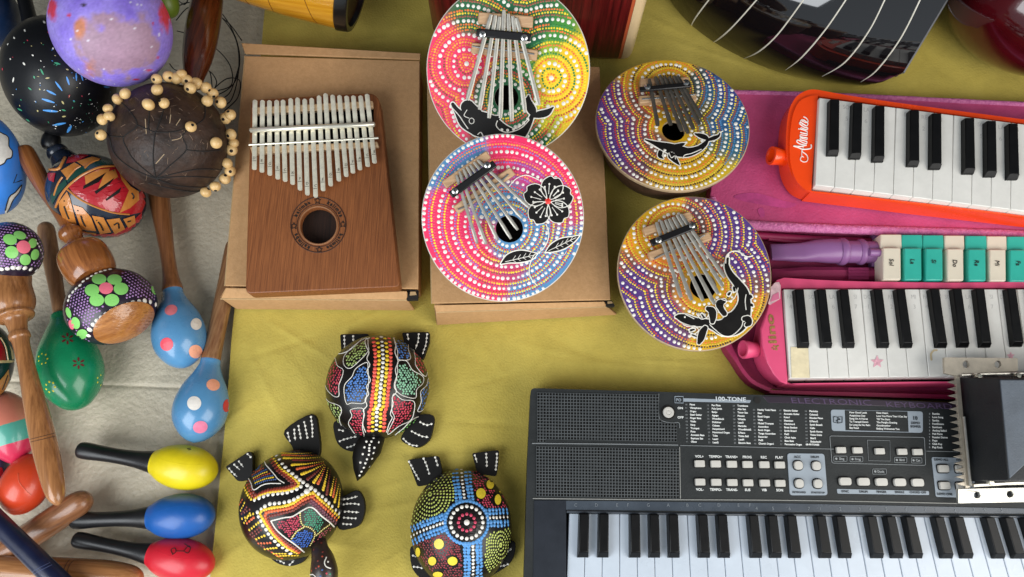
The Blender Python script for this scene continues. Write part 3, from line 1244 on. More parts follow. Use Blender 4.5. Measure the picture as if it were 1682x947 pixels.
coconut_kalimba('coconut kalimba dotted pink and blue with a black flower, on the right box', (826, 358), 0.112, 132, 0.9, z7((450, 475))[0], 22.5,
                anc, [z7((450, 475))[0] + (27, 'E')], 20.5,
                [(0, 3.2, 8.4, 'W'), (.33, 1.95, 4.4, 'a'), (.52, 1.85, 4.4, 'b'), (.72, 1.95, 4.4, 'c')],
                {'a': zs((150, 500, PK), (450, 500, RD), (600, 700, RD), (500, 100, LI)),
                 'b': zs((100, 500, YE), (200, 640, paint(246, 190, 60)), (450, 500, YE), (600, 700, YE), (500, 100, paint(240, 150, 70))),
                 'c': zs((150, 500, LI), (450, 500, BR_), (600, 700, paint(150, 70, 110)), (500, 100, PK))},
                [('flower_motif', flower_motif), ('stem_motif', flower_stem), ('tendril_motif', flower_tendril)],
                [(a[0], a[1], b[0], b[1]) for a, b in zip(z7((200, 222), (214, 205), (232, 192), (248, 182), (264, 172), (282, 160), (300, 150)),
                                                         z7((298, 545), (340, 548), (395, 528), (458, 522), (490, 480), (510, 425), (545, 375)))],
                TINE, 5.2, tuple(z7((172, 316))[0]) + tuple(z7((382, 166))[0]) + (12.5,), z7((193, 296), (346, 174)),
                [tuple(z7((140, 268))[0]) + tuple(z7((352, 122))[0]) + (14, 'bridge', 0.0003, 0.0075),
                 tuple(z7((195, 388))[0]) + tuple(z7((466, 200))[0]) + (15, 'bridge', 0.0003, 0.0068)],
                [z7((208, 384), (235, 372), (410, 250), (445, 218))], rim=paint(214, 206, 196), ell=(1.0, 1.03), shell_h=0.05)

cMUS, YM = S(208, 160, 22), paint(230, 196, 60)
# ---- purple, yellow and blue one with a small dolphin
z8 = Z(3.643, 960, 80)


def dolphin_two(mb, s):
    body = z8((365, 545, 5), (400, 560, 12), (445, 575, 19), (500, 592, 29), (560, 610, 33), (620, 618, 27), (680, 600, 19), (720, 570, 14), (737, 545, 8))
    dors = z8((545, 590, 20), (585, 572, 10), (600, 566, 3))
    f1 = z8((662, 508, 4), (692, 518, 13), (725, 530, 14), (738, 545, 7))
    f2 = z8((738, 545, 8), (775, 533, 12), (802, 520, 8), (812, 500, 2))
    p1 = z8((455, 618, 14), (452, 640, 12), (470, 655, 3))
    p2 = z8((520, 640, 20), (545, 668, 14), (568, 694, 3))
    for g, m, o in ((6 / 3.643, WHITE, .00025), (0, BLACKP, .0004)):
        for j, st in enumerate((body, dors, f1, f2, p1, p2)):
            px_stroke(mb, s, st, m, o + j * .00003, g)
    px_line(mb, s, z8((360, 548), (410, 575), (450, 600), (480, 618)), .7, WHITE, off=.0006)
    px_line(mb, s, z8((590, 655), (600, 635), (640, 625), (700, 600)), .7, WHITE, off=.0006)
    px_dot(mb, s, *z8((481, 606))[0], 2.6, WHITE, off=.0006)
    px_line(mb, s, z8((505, 620), (520, 650), (540, 640), (545, 660)), .7, WHITE, off=.0006)
    px_line(mb, s, z8((812, 500), (830, 490)), .7, WHITE, off=.0006)


def zan(zf, *a):
    return [(zf((x, y))[0][0], zf((x, y))[0][1], col) for x, y, col in a]


anc = zan(z8, (120, 320, cPUR), (100, 480, cPUR), (200, 600, cPUR), (170, 420, cPUR), (260, 560, cPUR), (200, 250, S(96, 60, 110)), (330, 680, S(110, 70, 90)),
          (290, 300, cBRN), (330, 420, cBRN), (250, 430, S(104, 64, 110)), (400, 560, cBRN), (300, 500, S(110, 70, 100)), (400, 650, S(130, 90, 70)), (760, 600, S(120, 120, 60)), (700, 330, cOLV), (380, 270, cBRN), (600, 200, cOLV),
          (330, 130, cMUS), (480, 110, cMUS), (260, 200, S(200, 150, 40)), (420, 160, S(210, 170, 50)), (580, 110, S(220, 170, 40)), (450, 430, cMUS), (620, 560, cMUS), (600, 720, cMUS), (460, 720, S(210, 160, 50)), (730, 660, cMUS), (520, 790, S(220, 180, 60)), (780, 720, S(214, 180, 40)), (640, 480, S(170, 140, 50)), (420, 330, S(170, 120, 60)), (640, 330, cOLV), (720, 420, cOLV), (790, 560, cOLV),
          (680, 200, S(70, 90, 90)), (740, 260, S(58, 100, 130)), (820, 340, cDBL), (880, 430, cDBL), (780, 200, S(58, 80, 130)), (930, 520, cDBL), (860, 560, S(56, 110, 130)), (800, 440, cDBL), (860, 270, S(60, 70, 140)))
zs = lambda *a: [(z8((x, y))[0][0], z8((x, y))[0][1], m) for x, y, m in a]
coconut_kalimba('coconut kalimba dotted purple, yellow and blue with a small dolphin, beside pink case', (1105, 202), 0.066, 125.5, -0.12, z8((533, 488))[0], 19,
                anc, [z8((510, 235))[0] + (48, 'U'), z8((533, 490))[0] + (29, 'H')], 19.0,
                [(0, 3.0, 8.2, 'W'), (.36, 1.7, 4.6, 'a'), (.56, 1.7, 4.0, 'b'), (.74, 1.7, 4.0, 'c')],
                {'a': zs((150, 450, YE), (480, 130, OR), (600, 720, OR), (850, 450, YE), (350, 400, OR)),
                 'b': zs((150, 450, RD), (480, 130, YM), (600, 720, YM), (850, 450, BR_), (350, 400, YE)),
                 'c': zs((150, 450, PU), (480, 130, DK), (600, 720, DK), (850, 450, BL), (350, 400, RD))},
                [('dolphin_motif', dolphin_two)],
                [(a[0], a[1], b[0], b[1]) for a, b in zip(z8((388, 180), (425, 165), (452, 158), (480, 165), (508, 165), (536, 160), (556, 160)),
                                                         z8((440, 460), (518, 456), (584, 492), (622, 505), (655, 480), (690, 452), (700, 410)))],
                TINE_D, 6.2, tuple(z8((332, 238))[0]) + tuple(z8((636, 210))[0]) + (9,), z8((376, 228), (608, 202)),
                [tuple(z8((335, 200))[0]) + tuple(z8((630, 190))[0]) + (16, 'bridge', 0.0003, 0.0070),
                 tuple(z8((328, 300))[0]) + tuple(z8((672, 285))[0]) + (14, 'bridge', 0.0003, 0.0066)],
                [z8((345, 300), (500, 290), (660, 272))], shell_h=0.062, ell=(1.0, 0.965))

# ---- purple and yellow one with a gecko
z9 = Z(3.381, 980, 310)


zN = Z(2.745, 969, 312)


def gecko(mb, s):
    body = zN((622, 308, 5), (617, 340, 10), (632, 378, 14), (665, 420, 18), (690, 458, 23), (697, 500, 27), (690, 540, 36), (672, 580, 48), (640, 606, 50), (600, 618, 38), (560, 610, 22), (520, 598, 17), (475, 594, 19), (430, 580, 20), (402, 572, 13), (390, 571, 6))
    legs = [zN((696, 580, 10), (712, 582, 15), (716, 598, 14), (706, 608, 8)), zN((552, 592, 10), (554, 572, 15), (550, 545, 17), (532, 534, 10)),
            zN((606, 556, 12), (592, 536, 13), (584, 512, 16), (604, 500, 10)), zN((520, 622, 11), (508, 642, 16), (500, 668, 15), (492, 688, 8))]
    toes = [zN((712, 490, 3), (722, 478, 7), (728, 482, 5)), zN((712, 512, 3), (728, 518, 7), (732, 522, 4)), zN((632, 462, 4), (626, 470, 6)), zN((652, 452, 5), (650, 440, 6)),
            zN((470, 628, 3), (455, 632, 5)), zN((480, 660, 3), (462, 652, 4)), zN((505, 560, 3), (515, 575, 4))]
    for g, m, o in ((2.1, WHITE, .00025), (0, BLACKP, .0005)):
        for j, st in enumerate([body] + toes):
            px_stroke(mb, s, st, m, o + j * .00001, g)
    for j, st in enumerate(legs):
        px_stroke(mb, s, st, WHITE, .0006 + j * .00001, 1.5)
        px_stroke(mb, s, st, BLACKP, .0007 + j * .00001)
    W_ = lambda r, *a: px_line(mb, s, zN(*a), r, WHITE, off=.0009)
    W_(1.1, (612, 330), (614, 300), (635, 278), (668, 276), (695, 294), (715, 300), (735, 294))
    W_(.8, (590, 490), (620, 500), (645, 492), (660, 470), (668, 440))
    W_(.8, (480, 556), (500, 580), (525, 575), (535, 560))
    W_(.8, (430, 560), (455, 572), (470, 580))
    W_(.8, (418, 604), (440, 614), (470, 612), (486, 620))
    W_(.8, (440, 630), (470, 616), (490, 630), (470, 648), (446, 640))
    W_(.8, (704, 470), (700, 500), (704, 540))
    W_(.8, (540, 605), (560, 625), (600, 655), (640, 655), (680, 620), (690, 590))
    px_dot(mb, s, *zN((428, 572))[0], 1.6, WHITE, off=.0008)


anc = zan(z9, (150, 400, cBRN), (160, 520, cPUR), (200, 620, cPUR), (260, 700, cPUR), (330, 770, cPUR), (420, 830, S(100, 66, 120)), (240, 480, cPUR), (330, 580, S(96, 60, 110)), (400, 660, cPUR), (480, 800, S(110, 70, 110)), (310, 460, cBRN), (380, 560, cBRN),
          (220, 230, cMUS), (300, 130, cMUS), (420, 80, S(220, 170, 40)), (250, 320, cMUS), (190, 300, S(236, 170, 30)), (330, 400, S(220, 140, 50)), (420, 170, S(200, 150, 60)), (330, 250, S(200, 150, 60)),
          (560, 100, S(110, 80, 90)), (650, 120, cPUR), (760, 200, cPUR), (700, 240, cPUR), (860, 300, cPUR), (900, 420, cPUR), (930, 520, S(110, 76, 90)), (640, 330, cPUR), (780, 430, cPUR), (600, 210, S(110, 76, 70)), (560, 350, S(190, 120, 60)), (690, 420, cBRN), (880, 540, cBRN),
          (590, 460, cMUS), (470, 600, S(200, 140, 60)), (560, 660, cMUS), (720, 520, cMUS), (640, 820, cMUS), (780, 800, cMUS), (900, 680, cMUS), (560, 850, S(230, 180, 40)), (900, 620, S(214, 150, 50)), (690, 700, cMUS))
zs = lambda *a: [(z9((x, y))[0][0], z9((x, y))[0][1], m) for x, y, m in a]
coconut_kalimba('coconut kalimba dotted purple and yellow with a black gecko, above the keyboard', (1140, 446), 0.064, 124, 0.14, z9((592, 540))[0], 21.5,
                anc, [z9((430, 235))[0] + (49, 'U'), z9((592, 540))[0] + (30, 'H')], 18.6,
                [(0, 3.0, 8.4, 'W'), (.36, 1.7, 4.7, 'a'), (.56, 1.7, 4.2, 'b'), (.74, 1.7, 4.2, 'c')],
                {'a': zs((200, 600, RD), (220, 230, OR), (850, 350, RD), (750, 800, OR), (560, 400, OR)),
                 'b': zs((200, 600, YE), (220, 230, YM), (850, 350, YE), (750, 800, YM), (560, 400, YM)),
                 'c': zs((200, 600, PU), (220, 230, RD), (850, 350, PU), (750, 800, DK), (560, 400, RD))},
                [('gecko_motif', gecko)],
                [(a[0], a[1], b[0], b[1]) for a, b in zip(z9((332, 185), (358, 178), (382, 172), (402, 166), (424, 156), (446, 145), (468, 140)),
                                                         z9((470, 602), (528, 618), (592, 622), (655, 640), (676, 582), (702, 542), (712, 492)))],
                TINE, 6.0, tuple(z9((302, 300))[0]) + tuple(z9((556, 198))[0]) + (12,), z9((343, 283), (530, 202)),
                [tuple(z9((262, 236))[0]) + tuple(z9((528, 142))[0]) + (14, 'bridge', 0.0003, 0.0074),
                 tuple(z9((292, 372))[0]) + tuple(z9((634, 256))[0]) + (14, 'bridge', 0.0003, 0.0068)],
                [z9((320, 388), (350, 372), (560, 280), (600, 255))], shell_h=0.058, ell=(1.0, 1.045))
# ================================================================== TURTLES
SHELLB = mat('shell_black', S(22, 19, 18), 0.32, var=0.25, vscale=70, coat=0.15, spec=.3)
WDOT = WHITE


def flipper(t, pts, rows, z1=0.011, drop=0.007, rr=1.9):
    mb = MB()
    poly = crom(pts, 4, True) if len(pts) > 5 else round_poly(pts, 4, 4)
    top = [P(x, y, z1) for x, y in poly]
    mb.prism(top, z1 - drop, z1, BLACKP)
    o = part('flipper', mb, t, bevel=0.0012)
    s = PlaneS((0, 0, z1), (0, 0, 1))
    d = MB()
    for r in rows:
        px_row(d, s, r, 6.4, rr, WDOT, smooth=3)
        px_line(d, s, r, 0.55, WDOT, 3, off=.0001)
    part('painted_dots', d, o)


def shell(t, c_px, rx, ry, rot, zc=0.012, h=0.044, squash=None):
    c = P(c_px[0], c_px[1], zc)
    k = mpp(c_px[0], c_px[1], zc + 0.02)
    a = Vector((math.cos(rot), math.sin(rot), 0)) * rx * k
    b = Vector((-math.sin(rot), math.cos(rot), 0)) * ry * k
    mb = MB()
    d = Vector((0, 0, h))
    vs_loops = []
    for i in range(25):
        ph = math.pi / 2 * i / 24
        q = math.sin(ph)
        vs_loops.append([c + d * math.cos(ph) ** 0.92 + (a * math.cos(th) + b * math.sin(th)) * max(q, 1e-4) for th in (2 * math.pi * j / 64 for j in range(64))])
    for q, z in ((0.985, -0.003), (0.93, -0.006)):
        vs_loops.append([c + Vector((0, 0, z)) + (a * math.cos(th) + b * math.sin(th)) * q for th in (2 * math.pi * j / 64 for j in range(64))])
    mb.loft(vs_loops, SHELLB, True, True)
    o = part('shell', mb, t)
    return o, MeshS(mb)


# ---- turtle with the striped back
za = Z(6.765, 520, 540)
zb = Z(5.92, 520, 640)
zf10 = Z(3.508, 500, 530)
c = P(620, 640, 0)
t = thing('painted_turtle', 'black wooden turtle with a red and yellow dotted stripe down its shell, uppermost', 'turtle figure', c, 'painted wooden turtles on the cloth')
flipper(t, zf10((205, 65), (372, 62), (365, 190), (215, 200)), [zf10((230, 75), (232, 110), (234, 170)), zf10((280, 75), (283, 110))])
flipper(t, zf10((560, 55), (722, 52), (720, 110), (684, 210), (600, 200)), [zf10((593, 68), (600, 100)), zf10((657, 65), (655, 100), (640, 150)), zf10((706, 65), (700, 120), (680, 180))])
flipper(t, zf10((172, 570), (172, 640), (195, 700), (245, 735), (300, 735), (345, 690), (340, 600), (250, 560)), [zf10((200, 615), (225, 622)), zf10((205, 680), (250, 665), (300, 655)), zf10((248, 718), (285, 705), (320, 685))])
flipper(t, zf10((640, 535), (742, 533), (738, 620), (715, 680), (660, 716), (610, 708), (555, 668), (600, 590)), [zf10((668, 572), (705, 588), (738, 580)), zf10((620, 625), (665, 648), (715, 660)), zf10((570, 668), (610, 700), (655, 708))])
sh, surf = shell(t, (621, 635), 86, 87, 0.0, h=.047)
d = MB()
RED1, YEL1, CORAL = paint(196, 52, 76), paint(246, 206, 44), paint(240, 92, 76)
GRN1, BLU1, GRN2, PGR = paint(168, 190, 110), paint(70, 120, 190), paint(140, 196, 160), paint(120, 190, 96)
ctr = za((708, 45), (725, 130), (735, 220), (738, 320), (735, 420), (728, 500), (718, 600), (708, 690), (700, 780), (692, 870)) + zb((590, 180), (585, 260), (582, 340), (580, 405))
px_row(d, surf, ctr, 7.0, 3.3, WDOT)
for off, m, r, st in ((-6.4, YEL1, 3.4, 7.0), (6.4, YEL1, 3.4, 7.0), (-12.6, CORAL, 3.6, 6.2), (12.6, CORAL, 3.6, 6.2)):
    px_row(d, surf, [(x + off, y + 2.5) for x, y in ctr], st, r, m)
W = lambda pts, cl=False, r=.75: px_line(d, surf, pts, r, WDOT, 5, cl)
W(za((590, 100), (540, 130), (555, 200), (582, 260), (560, 330), (592, 400), (560, 470), (598, 570), (555, 640), (580, 720), (540, 780), (560, 850), (520, 900)) + zb((465, 240), (450, 330), (478, 410)))
W(za((850, 100), (880, 170), (870, 260), (905, 360), (875, 450), (890, 540), (870, 620), (885, 700), (840, 760), (850, 830), (820, 940)) + zb((735, 270), (705, 330), (680, 410)))
patches = [
    (za((330, 290), (440, 180), (545, 120), (560, 190), (560, 250), (480, 340), (380, 420), (320, 380)), GRN1),
    (za((120, 640), (110, 520), (160, 380), (205, 345), (230, 420), (285, 460), (280, 520), (245, 620), (245, 720), (190, 720)), RED1),
    (za((440, 460), (545, 400), (560, 470), (565, 600), (550, 700), (520, 800), (400, 800), (350, 810), (325, 720), (330, 620), (400, 540)), BLU1),
    (za((870, 110), (960, 100), (1010, 130), (1010, 220), (1030, 320), (915, 325), (905, 240)), BLU1),
    (za((1090, 240), (1140, 260), (1215, 370), (1225, 430), (1200, 510), (1110, 410), (1100, 330)), RED1),
    (za((915, 385), (1000, 380), (1060, 470), (1160, 530), (1160, 600), (1100, 660), (1085, 745), (960, 720), (890, 660), (880, 600), (910, 500)), GRN2),
    (za((1240, 560), (1270, 600), (1255, 720), (1210, 830), (1170, 890), (1130, 890), (1165, 800), (1160, 700), (1215, 640)), BLU1),
    (zb((755, 60), (830, 110), (930, 125), (930, 220), (900, 290), (800, 340), (720, 405), (705, 390), (760, 270), (740, 200)), RED1),
    (zb((340, 205), (445, 195), (450, 280), (440, 360), (455, 435), (410, 450), (350, 380), (320, 320), (350, 260)), RED1),
    (zb((95, 85), (130, 130), (220, 165), (240, 215), (220, 280), (250, 350), (330, 440), (280, 430), (200, 340), (130, 220)), GRN1),
    (zb((1005, 265), (985, 320), (900, 400), (830, 460), (770, 440), (850, 370), (920, 300)), PGR),
    (za((240, 260), (340, 170), (470, 100), (520, 80), (430, 180), (330, 250)), paint(96, 98, 92)),
]
for poly, m in patches:
    px_fill(d, surf, poly, 4.5, 2.0, m, .25)
    big = [(sum(p[0] for p in poly) / len(poly), sum(p[1] for p in poly) / len(poly))][0]
    W([(big[0] + (p[0] - big[0]) * 1.12, big[1] + (p[1] - big[1]) * 1.12) for p in poly], True, .62)
part('painted_dots', d, sh)
hd = MB()
hp = zf10((345, 625), (400, 632), (470, 630), (458, 690), (440, 750), (390, 820), (345, 880), (304, 912), (285, 850), (278, 780), (290, 710))
tp = [P(x, y, 0.026 - 0.00035 * max(0, 30 - 1) * 0.0) for x, y in hp]
cen = P(*zf10((370, 730))[0], 0.033)
tip = P(*zf10((304, 912))[0], 0.016)
low = [P(x, y, 0.013) for x, y in hp]
hd.loft([[cen + (p - cen) * .93 - Vector((0, 0, .004)) for p in low], low, [cen.lerp(p, .93) + Vector((0, 0, .0075)) * .9 for p in low],
         [cen.lerp(p, .55) + Vector((0, 0, .004)) for p in low]], BLACKP, True, True)
h = part('head', hd, t, sharp=50)
hs = MeshS(hd)
e = MB()
for x, y in zb((555, 468), (570, 433), (627, 440), (485, 502), (533, 502), (606, 510), (516, 535), (465, 558), (562, 562), (512, 566), (512, 592), (449, 624), (508, 630), (554, 614), (490, 674), (541, 670), (426, 706), (474, 713), (460, 757), (515, 747), (437, 796), (418, 833)):
    px_dot(e, hs, x, y, 2.0, WDOT)
part('painted_dots', e, h)

# ---- turtle with the zigzag back
zc = Z(6.765, 380, 720)
zd = Z(6.764, 380, 807)
z11 = Z(3.419, 350, 670)
c = P(476, 822, 0)
t = thing('painted_turtle', 'black wooden turtle with yellow and rust zigzag dots, nearest the red egg maraca', 'turtle figure', c, 'painted wooden turtles on the cloth')
flipper(t, z11((400, 125), (555, 32), (590, 120), (592, 270), (480, 280), (440, 210)), [z11((420, 140), (432, 190)), z11((455, 122), (462, 180)), z11((480, 100), (494, 175)), z11((512, 78), (530, 170)), z11((550, 50), (556, 100), (558, 165))])
flipper(t, z11((68, 330), (205, 240), (222, 262), (220, 400), (140, 412)), [z11((90, 340), (135, 385)), z11((118, 318), (150, 345)), z11((145, 300), (170, 330)), z11((195, 258), (212, 275))])
flipper(t, z11((690, 520), (740, 490), (810, 462), (845, 510), (850, 580), (825, 650), (770, 678), (700, 670)), [z11((735, 512), (775, 505), (812, 495)), z11((730, 540), (780, 536), (822, 540)), z11((740, 580), (790, 582), (820, 585)), z11((735, 615), (790, 618), (805, 620)), z11((730, 650), (780, 652))])
flipper(t, z11((320, 820), (350, 865), (410, 886), (470, 880), (515, 850), (525, 790), (420, 770)), [z11((360, 848), (400, 870)), z11((430, 880), (455, 855)), z11((400, 840), (430, 845))])
sh, surf = shell(t, (481, 828), 85, 90, -0.3)
d = MB()
RUST, DRED, ORG2, PUR2 = paint(176, 70, 44), paint(122, 48, 40), paint(226, 106, 60), paint(120, 70, 86)
YE2 = paint(246, 206, 52)
# upper wedge
zz1 = zc((400, 95), (470, 220), (540, 320), (640, 400), (735, 480), (745, 525), (640, 570), (520, 585), (400, 600), (300, 640), (230, 680), (170, 600), (120, 470), (100, 380))
px_row(d, surf, zz1, 4.4, 2.7, YE2)
cx, cy = sum(p[0] for p in zz1) / len(zz1), sum(p[1] for p in zz1) / len(zz1)
shr = lambda pts, f, c0: [(c0[0] + (x - c0[0]) * f, c0[1] + (y - c0[1]) * f) for x, y in pts]
px_row(d, surf, shr(zz1, .88, (cx, cy)), 5, 3.0, RUST)
px_row(d, surf, shr(zz1, .77, (cx, cy)), 5, 3.0, DRED)
px_line(d, surf, zc((320, 130), (360, 220), (385, 290), (420, 330), (480, 400), (520, 450), (590, 495)), .8, WDOT)
px_line(d, surf, zc((140, 310), (170, 400), (220, 490), (250, 570), (340, 520), (420, 500), (550, 500)), .8, WDOT)
for r in range(4):
    px_row(d, surf, zc(*[(255 + (18 + 22 * r) * math.cos(a), 295 + (15 + 19 * r) * math.sin(a)) for a in [k * .7 for k in range(9)]]), 3.2, 1.5, [RUST, YE2, paint(60, 92, 150), RUST][r])
for r, m in enumerate((RUST, paint(60, 92, 150), YE2, RUST, paint(60, 92, 150), YE2, paint(60, 92, 150))):
    px_row(d, surf, zc((235 + 6 * r, 400 + 18 * r), (330 + 10 * r, 345 + 20 * r), (370 + 22 * r, 320 + 22 * r)), 3.4, 1.6, m, smooth=3)
# white rows either side of the black band
px_row(d, surf, zc((470, 150), (520, 210), (580, 295), (660, 375), (750, 450), (825, 505), (890, 545), (1000, 640), (1100, 730), (1210, 850)), 7.8, 3.4, WDOT)
px_row(d, surf, zc((770, 530), (700, 570), (620, 598), (500, 612), (390, 630), (270, 680), (235, 705)), 8.0, 3.3, WDOT)
px_row(d, surf, zc((880, 555), (760, 645), (640, 700), (500, 720), (390, 740), (285, 830)) + zd((320, 300), (345, 365), (385, 430), (420, 490), (475, 545), (530, 600), (590, 640), (660, 690)), 8.2, 3.3, WDOT)
px_dot(d, surf, *zc((840, 590))[0], 5.2, WDOT)
# lower wedge
zz2 = zc((910, 600), (800, 640), (680, 720), (560, 755), (400, 780), (320, 820)) + zd((340, 290), (390, 370), (440, 450), (540, 560), (640, 640), (760, 700))
px_row(d, surf, zz2, 4.6, 2.9, YE2)
px_row(d, surf, [(x + 1.5, y + 5.2) for x, y in zc((910, 600), (800, 640), (680, 720), (560, 755), (400, 780))] + zd((375, 270), (420, 380), (470, 450), (560, 550), (660, 630), (770, 690)), 5, 3.0, ORG2)
px_row(d, surf, [(x + 2.5, y + 10.5) for x, y in zc((910, 600), (800, 640), (680, 720), (560, 755), (430, 785))] + zd((405, 280), (450, 390), (500, 460), (590, 550), (690, 620), (780, 670)), 5, 3.0, DRED)
px_row(d, surf, zd((910, 20), (1000, 100), (1090, 180), (1160, 250), (1215, 310)), 4.8, 2.9, YE2)
px_row(d, surf, zd((900, 60), (980, 130), (1070, 210), (1150, 290), (1190, 340)), 5, 3.0, ORG2)
px_row(d, surf, zd((890, 95), (970, 165), (1050, 245), (1130, 320), (1170, 365)), 5, 3.0, PUR2)
px_row(d, surf, zd((885, 130), (960, 195), (1040, 270), (1110, 340)), 5, 2.6, PUR2)
px_line(d, surf, zd((440, 325), (580, 290), (680, 275), (780, 215), (860, 175), (920, 190), (1000, 270), (1090, 340), (1140, 390)), 1.2, WDOT)
px_line(d, surf, zd((440, 325), (500, 420), (600, 510), (700, 580), (810, 670)), 1.2, WDOT)
px_fill(d, surf, zd((480, 345), (600, 320), (740, 260), (770, 350), (790, 400), (700, 430), (650, 510), (560, 430)), 3.9, 1.6, paint(190, 52, 80))
px_fill(d, surf, zd((800, 240), (860, 195), (920, 215), (1050, 350), (960, 450), (900, 400), (820, 370)), 3.9, 1.6, paint(60, 150, 116))
px_fill(d, surf, zd((670, 550), (720, 470), (820, 420), (900, 450), (900, 540), (850, 630), (740, 610)), 3.7, 1.7, paint(40, 92, 178))
px_fill(d, surf, zd((1110, 390), (1130, 410), (1000, 520), (900, 580), (920, 540), (1010, 450)), 4.0, 1.5, paint(168, 70, 86))
px_row(d, surf, zd((765, 240), (770, 320), (800, 380), (870, 400), (930, 460), (910, 540), (870, 610)), 3.4, 1.5, paint(226, 210, 130))
px_row(d, surf, zd((800, 400), (720, 450), (660, 540)), 3.4, 1.6, paint(226, 210, 130))
px_row(d, surf, zd((1090, 370), (1010, 430), (940, 490)), 3.4, 1.5, paint(226, 210, 130))
# rays fanning from the right edge
fan = [((1010, 235), (690, 235), DRED), ((1020, 255), (670, 290), YE2), ((1020, 270), (730, 335), ORG2), ((1030, 285), (780, 395), YE2), ((1035, 290), (850, 450), DRED), ((1040, 300), (905, 500), YE2),
       ((1045, 320), (955, 515), ORG2), ((1075, 330), (1020, 570), YE2), ((1100, 350), (1060, 620), DRED), ((1140, 430), (1100, 640), YE2), ((1165, 450), (1130, 660), ORG2), ((1195, 510), (1150, 700), YE2), ((1210, 560), (1190, 760), YE2),
       ((980, 210), (590, 215), YE2), ((940, 185), (570, 180), ORG2), ((880, 160), (550, 160), YE2), ((830, 130), (520, 120), DRED), ((740, 100), (500, 85), YE2)]
for a, b, m in fan:
    (ax, ay), (bx, by) = zc(a, b)
    px_row(d, surf, [(ax, ay, 1.0), ((ax + bx) / 2, (ay + by) / 2 + 1.0, 1.9), (bx, by, 3.2)], 3.6, 2, m, smooth=5)
# left side short rows
for (a, b, m) in (((105, 600), (75, 680), YE2), ((120, 680), (85, 740), ORG2), ((145, 715), (100, 800), YE2), ((170, 760), (110, 840), DRED), ((205, 830), (140, 940), YE2), ((240, 880), (160, 950), ORG2)):
    px_row(d, surf, zc(a, b), 4.6, 2.1, m)
for (a, b, m) in (((300, 345), (185, 440), YE2), ((310, 400), (210, 480), DRED), ((330, 430), (230, 510), DRED), ((365, 490), (260, 540), YE2), ((430, 570), (290, 580), ORG2), ((500, 625), (370, 640), YE2), ((600, 690), (440, 690), YE2), ((250, 290), (150, 370), ORG2), ((280, 545), (200, 470), DRED), ((470, 690), (330, 600), DRED), ((240, 250), (120, 300), YE2), ((200, 200), (110, 250), DRED), ((560, 740), (420, 660), ORG2), ((740, 712), (500, 715), YE2)):
    px_row(d, surf, zd(a, b), 4.8, 2.3, m)
part('painted_dots', d, sh)
hd = MB()
nk = zd((985, 545), (985, 640), (1015, 760), (1030, 900), (1035, 1040))
rs = [11, 14, 19, 22.5, 20]
zz = [0.022, 0.028, 0.032, 0.033, 0.03]
pts = [P(x, y, z) for (x, y), z in zip(nk, zz)]
cr_ = crom([tuple(p) + (r * mpp(*nk[i], zz[i]),) for i, (p, r) in enumerate(zip(pts, rs))], 6)
cr_ += [tuple(Vector(cr_[-1][:3]) + (pts[-1] - pts[-2]).normalized() * q) + (cr_[-1][3] * f,) for q, f in ((.004, .8), (.007, .45), (.0085, .1))]
hd.tube([p[:3] for p in cr_], [p[3] for p in cr_], mat('head_brown', S(46, 34, 30), .38, var=.2, coat=.2), 20)
h = part('head', hd, t, sharp=60)
hs = MeshS(hd)
e = MB()
px_line(e, hs, zd((1055, 730), (1035, 790), (1055, 835), (1105, 855)), .9, WDOT, off=.0004)
px_line(e, hs, zd((880, 925), (910, 920), (940, 945)), .9, WDOT, off=.0004)
for x, y, m in ((970, 830, RUST), (1010, 870, paint(60, 92, 150)), (1058, 910, RED1), (1098, 918, paint(60, 150, 116)), (990, 940, paint(60, 92, 150)), (940, 850, DRED), (915, 645, DRED), (1015, 670, DRED), (1000, 570, DRED), (1075, 780, WDOT), (890, 880, RUST), (960, 770, DRED), (1010, 720, RUST)):
    px_dot(e, hs, *zd((x, y))[0], 1.7, m)
part('painted_dots', e, h)

# ---- turtle with the blue cross
z12 = Z(4.174, 650, 720)
c = P(757, 858, 0)
t = thing('painted_turtle', 'black wooden turtle with a blue dotted cross and yellow spots, beside the keyboard', 'turtle figure', c, 'painted wooden turtles on the cloth')
flipper(t, z12((80, 145), (295, 118), (318, 220), (300, 300), (150, 330)), [z12((92, 158), (130, 230), (165, 288)), z12((192, 138), (215, 190), (230, 240)), z12((272, 128), (290, 190))])
flipper(t, z12((522, 100), (708, 78), (702, 180), (688, 260), (560, 240)), [z12((543, 115), (558, 165)), z12((620, 105), (625, 190)), z12((695, 105), (685, 220))])
flipper(t, z12((105, 740), (105, 860), (140, 930), (200, 975), (270, 980), (290, 880), (200, 780)), [z12((120, 800), (140, 812)), z12((125, 878), (190, 890), (240, 930))])
flipper(t, z12((700, 720), (812, 705), (815, 790), (780, 860), (710, 910), (640, 940), (600, 850)), [z12((720, 800), (760, 780), (795, 755)), z12((690, 872), (740, 872), (775, 858))])
sh, surf = shell(t, (758, 866), 85, 96, 0.05, h=0.048)
d = MB()
BLU3, PNK3, YEL3, LIM = paint(86, 152, 214), paint(206, 64, 96), paint(232, 206, 58), paint(196, 208, 104)
CEN = (486, 576)
arms = [[(448, 165), (452, 250), (462, 330), (475, 430), (480, 460)], [(105, 672), (160, 640), (250, 605), (350, 570), (390, 565)],
        [(790, 536), (720, 540), (620, 545), (590, 560)], [(530, 690), (530, 780), (532, 870), (530, 960), (528, 1060)]]
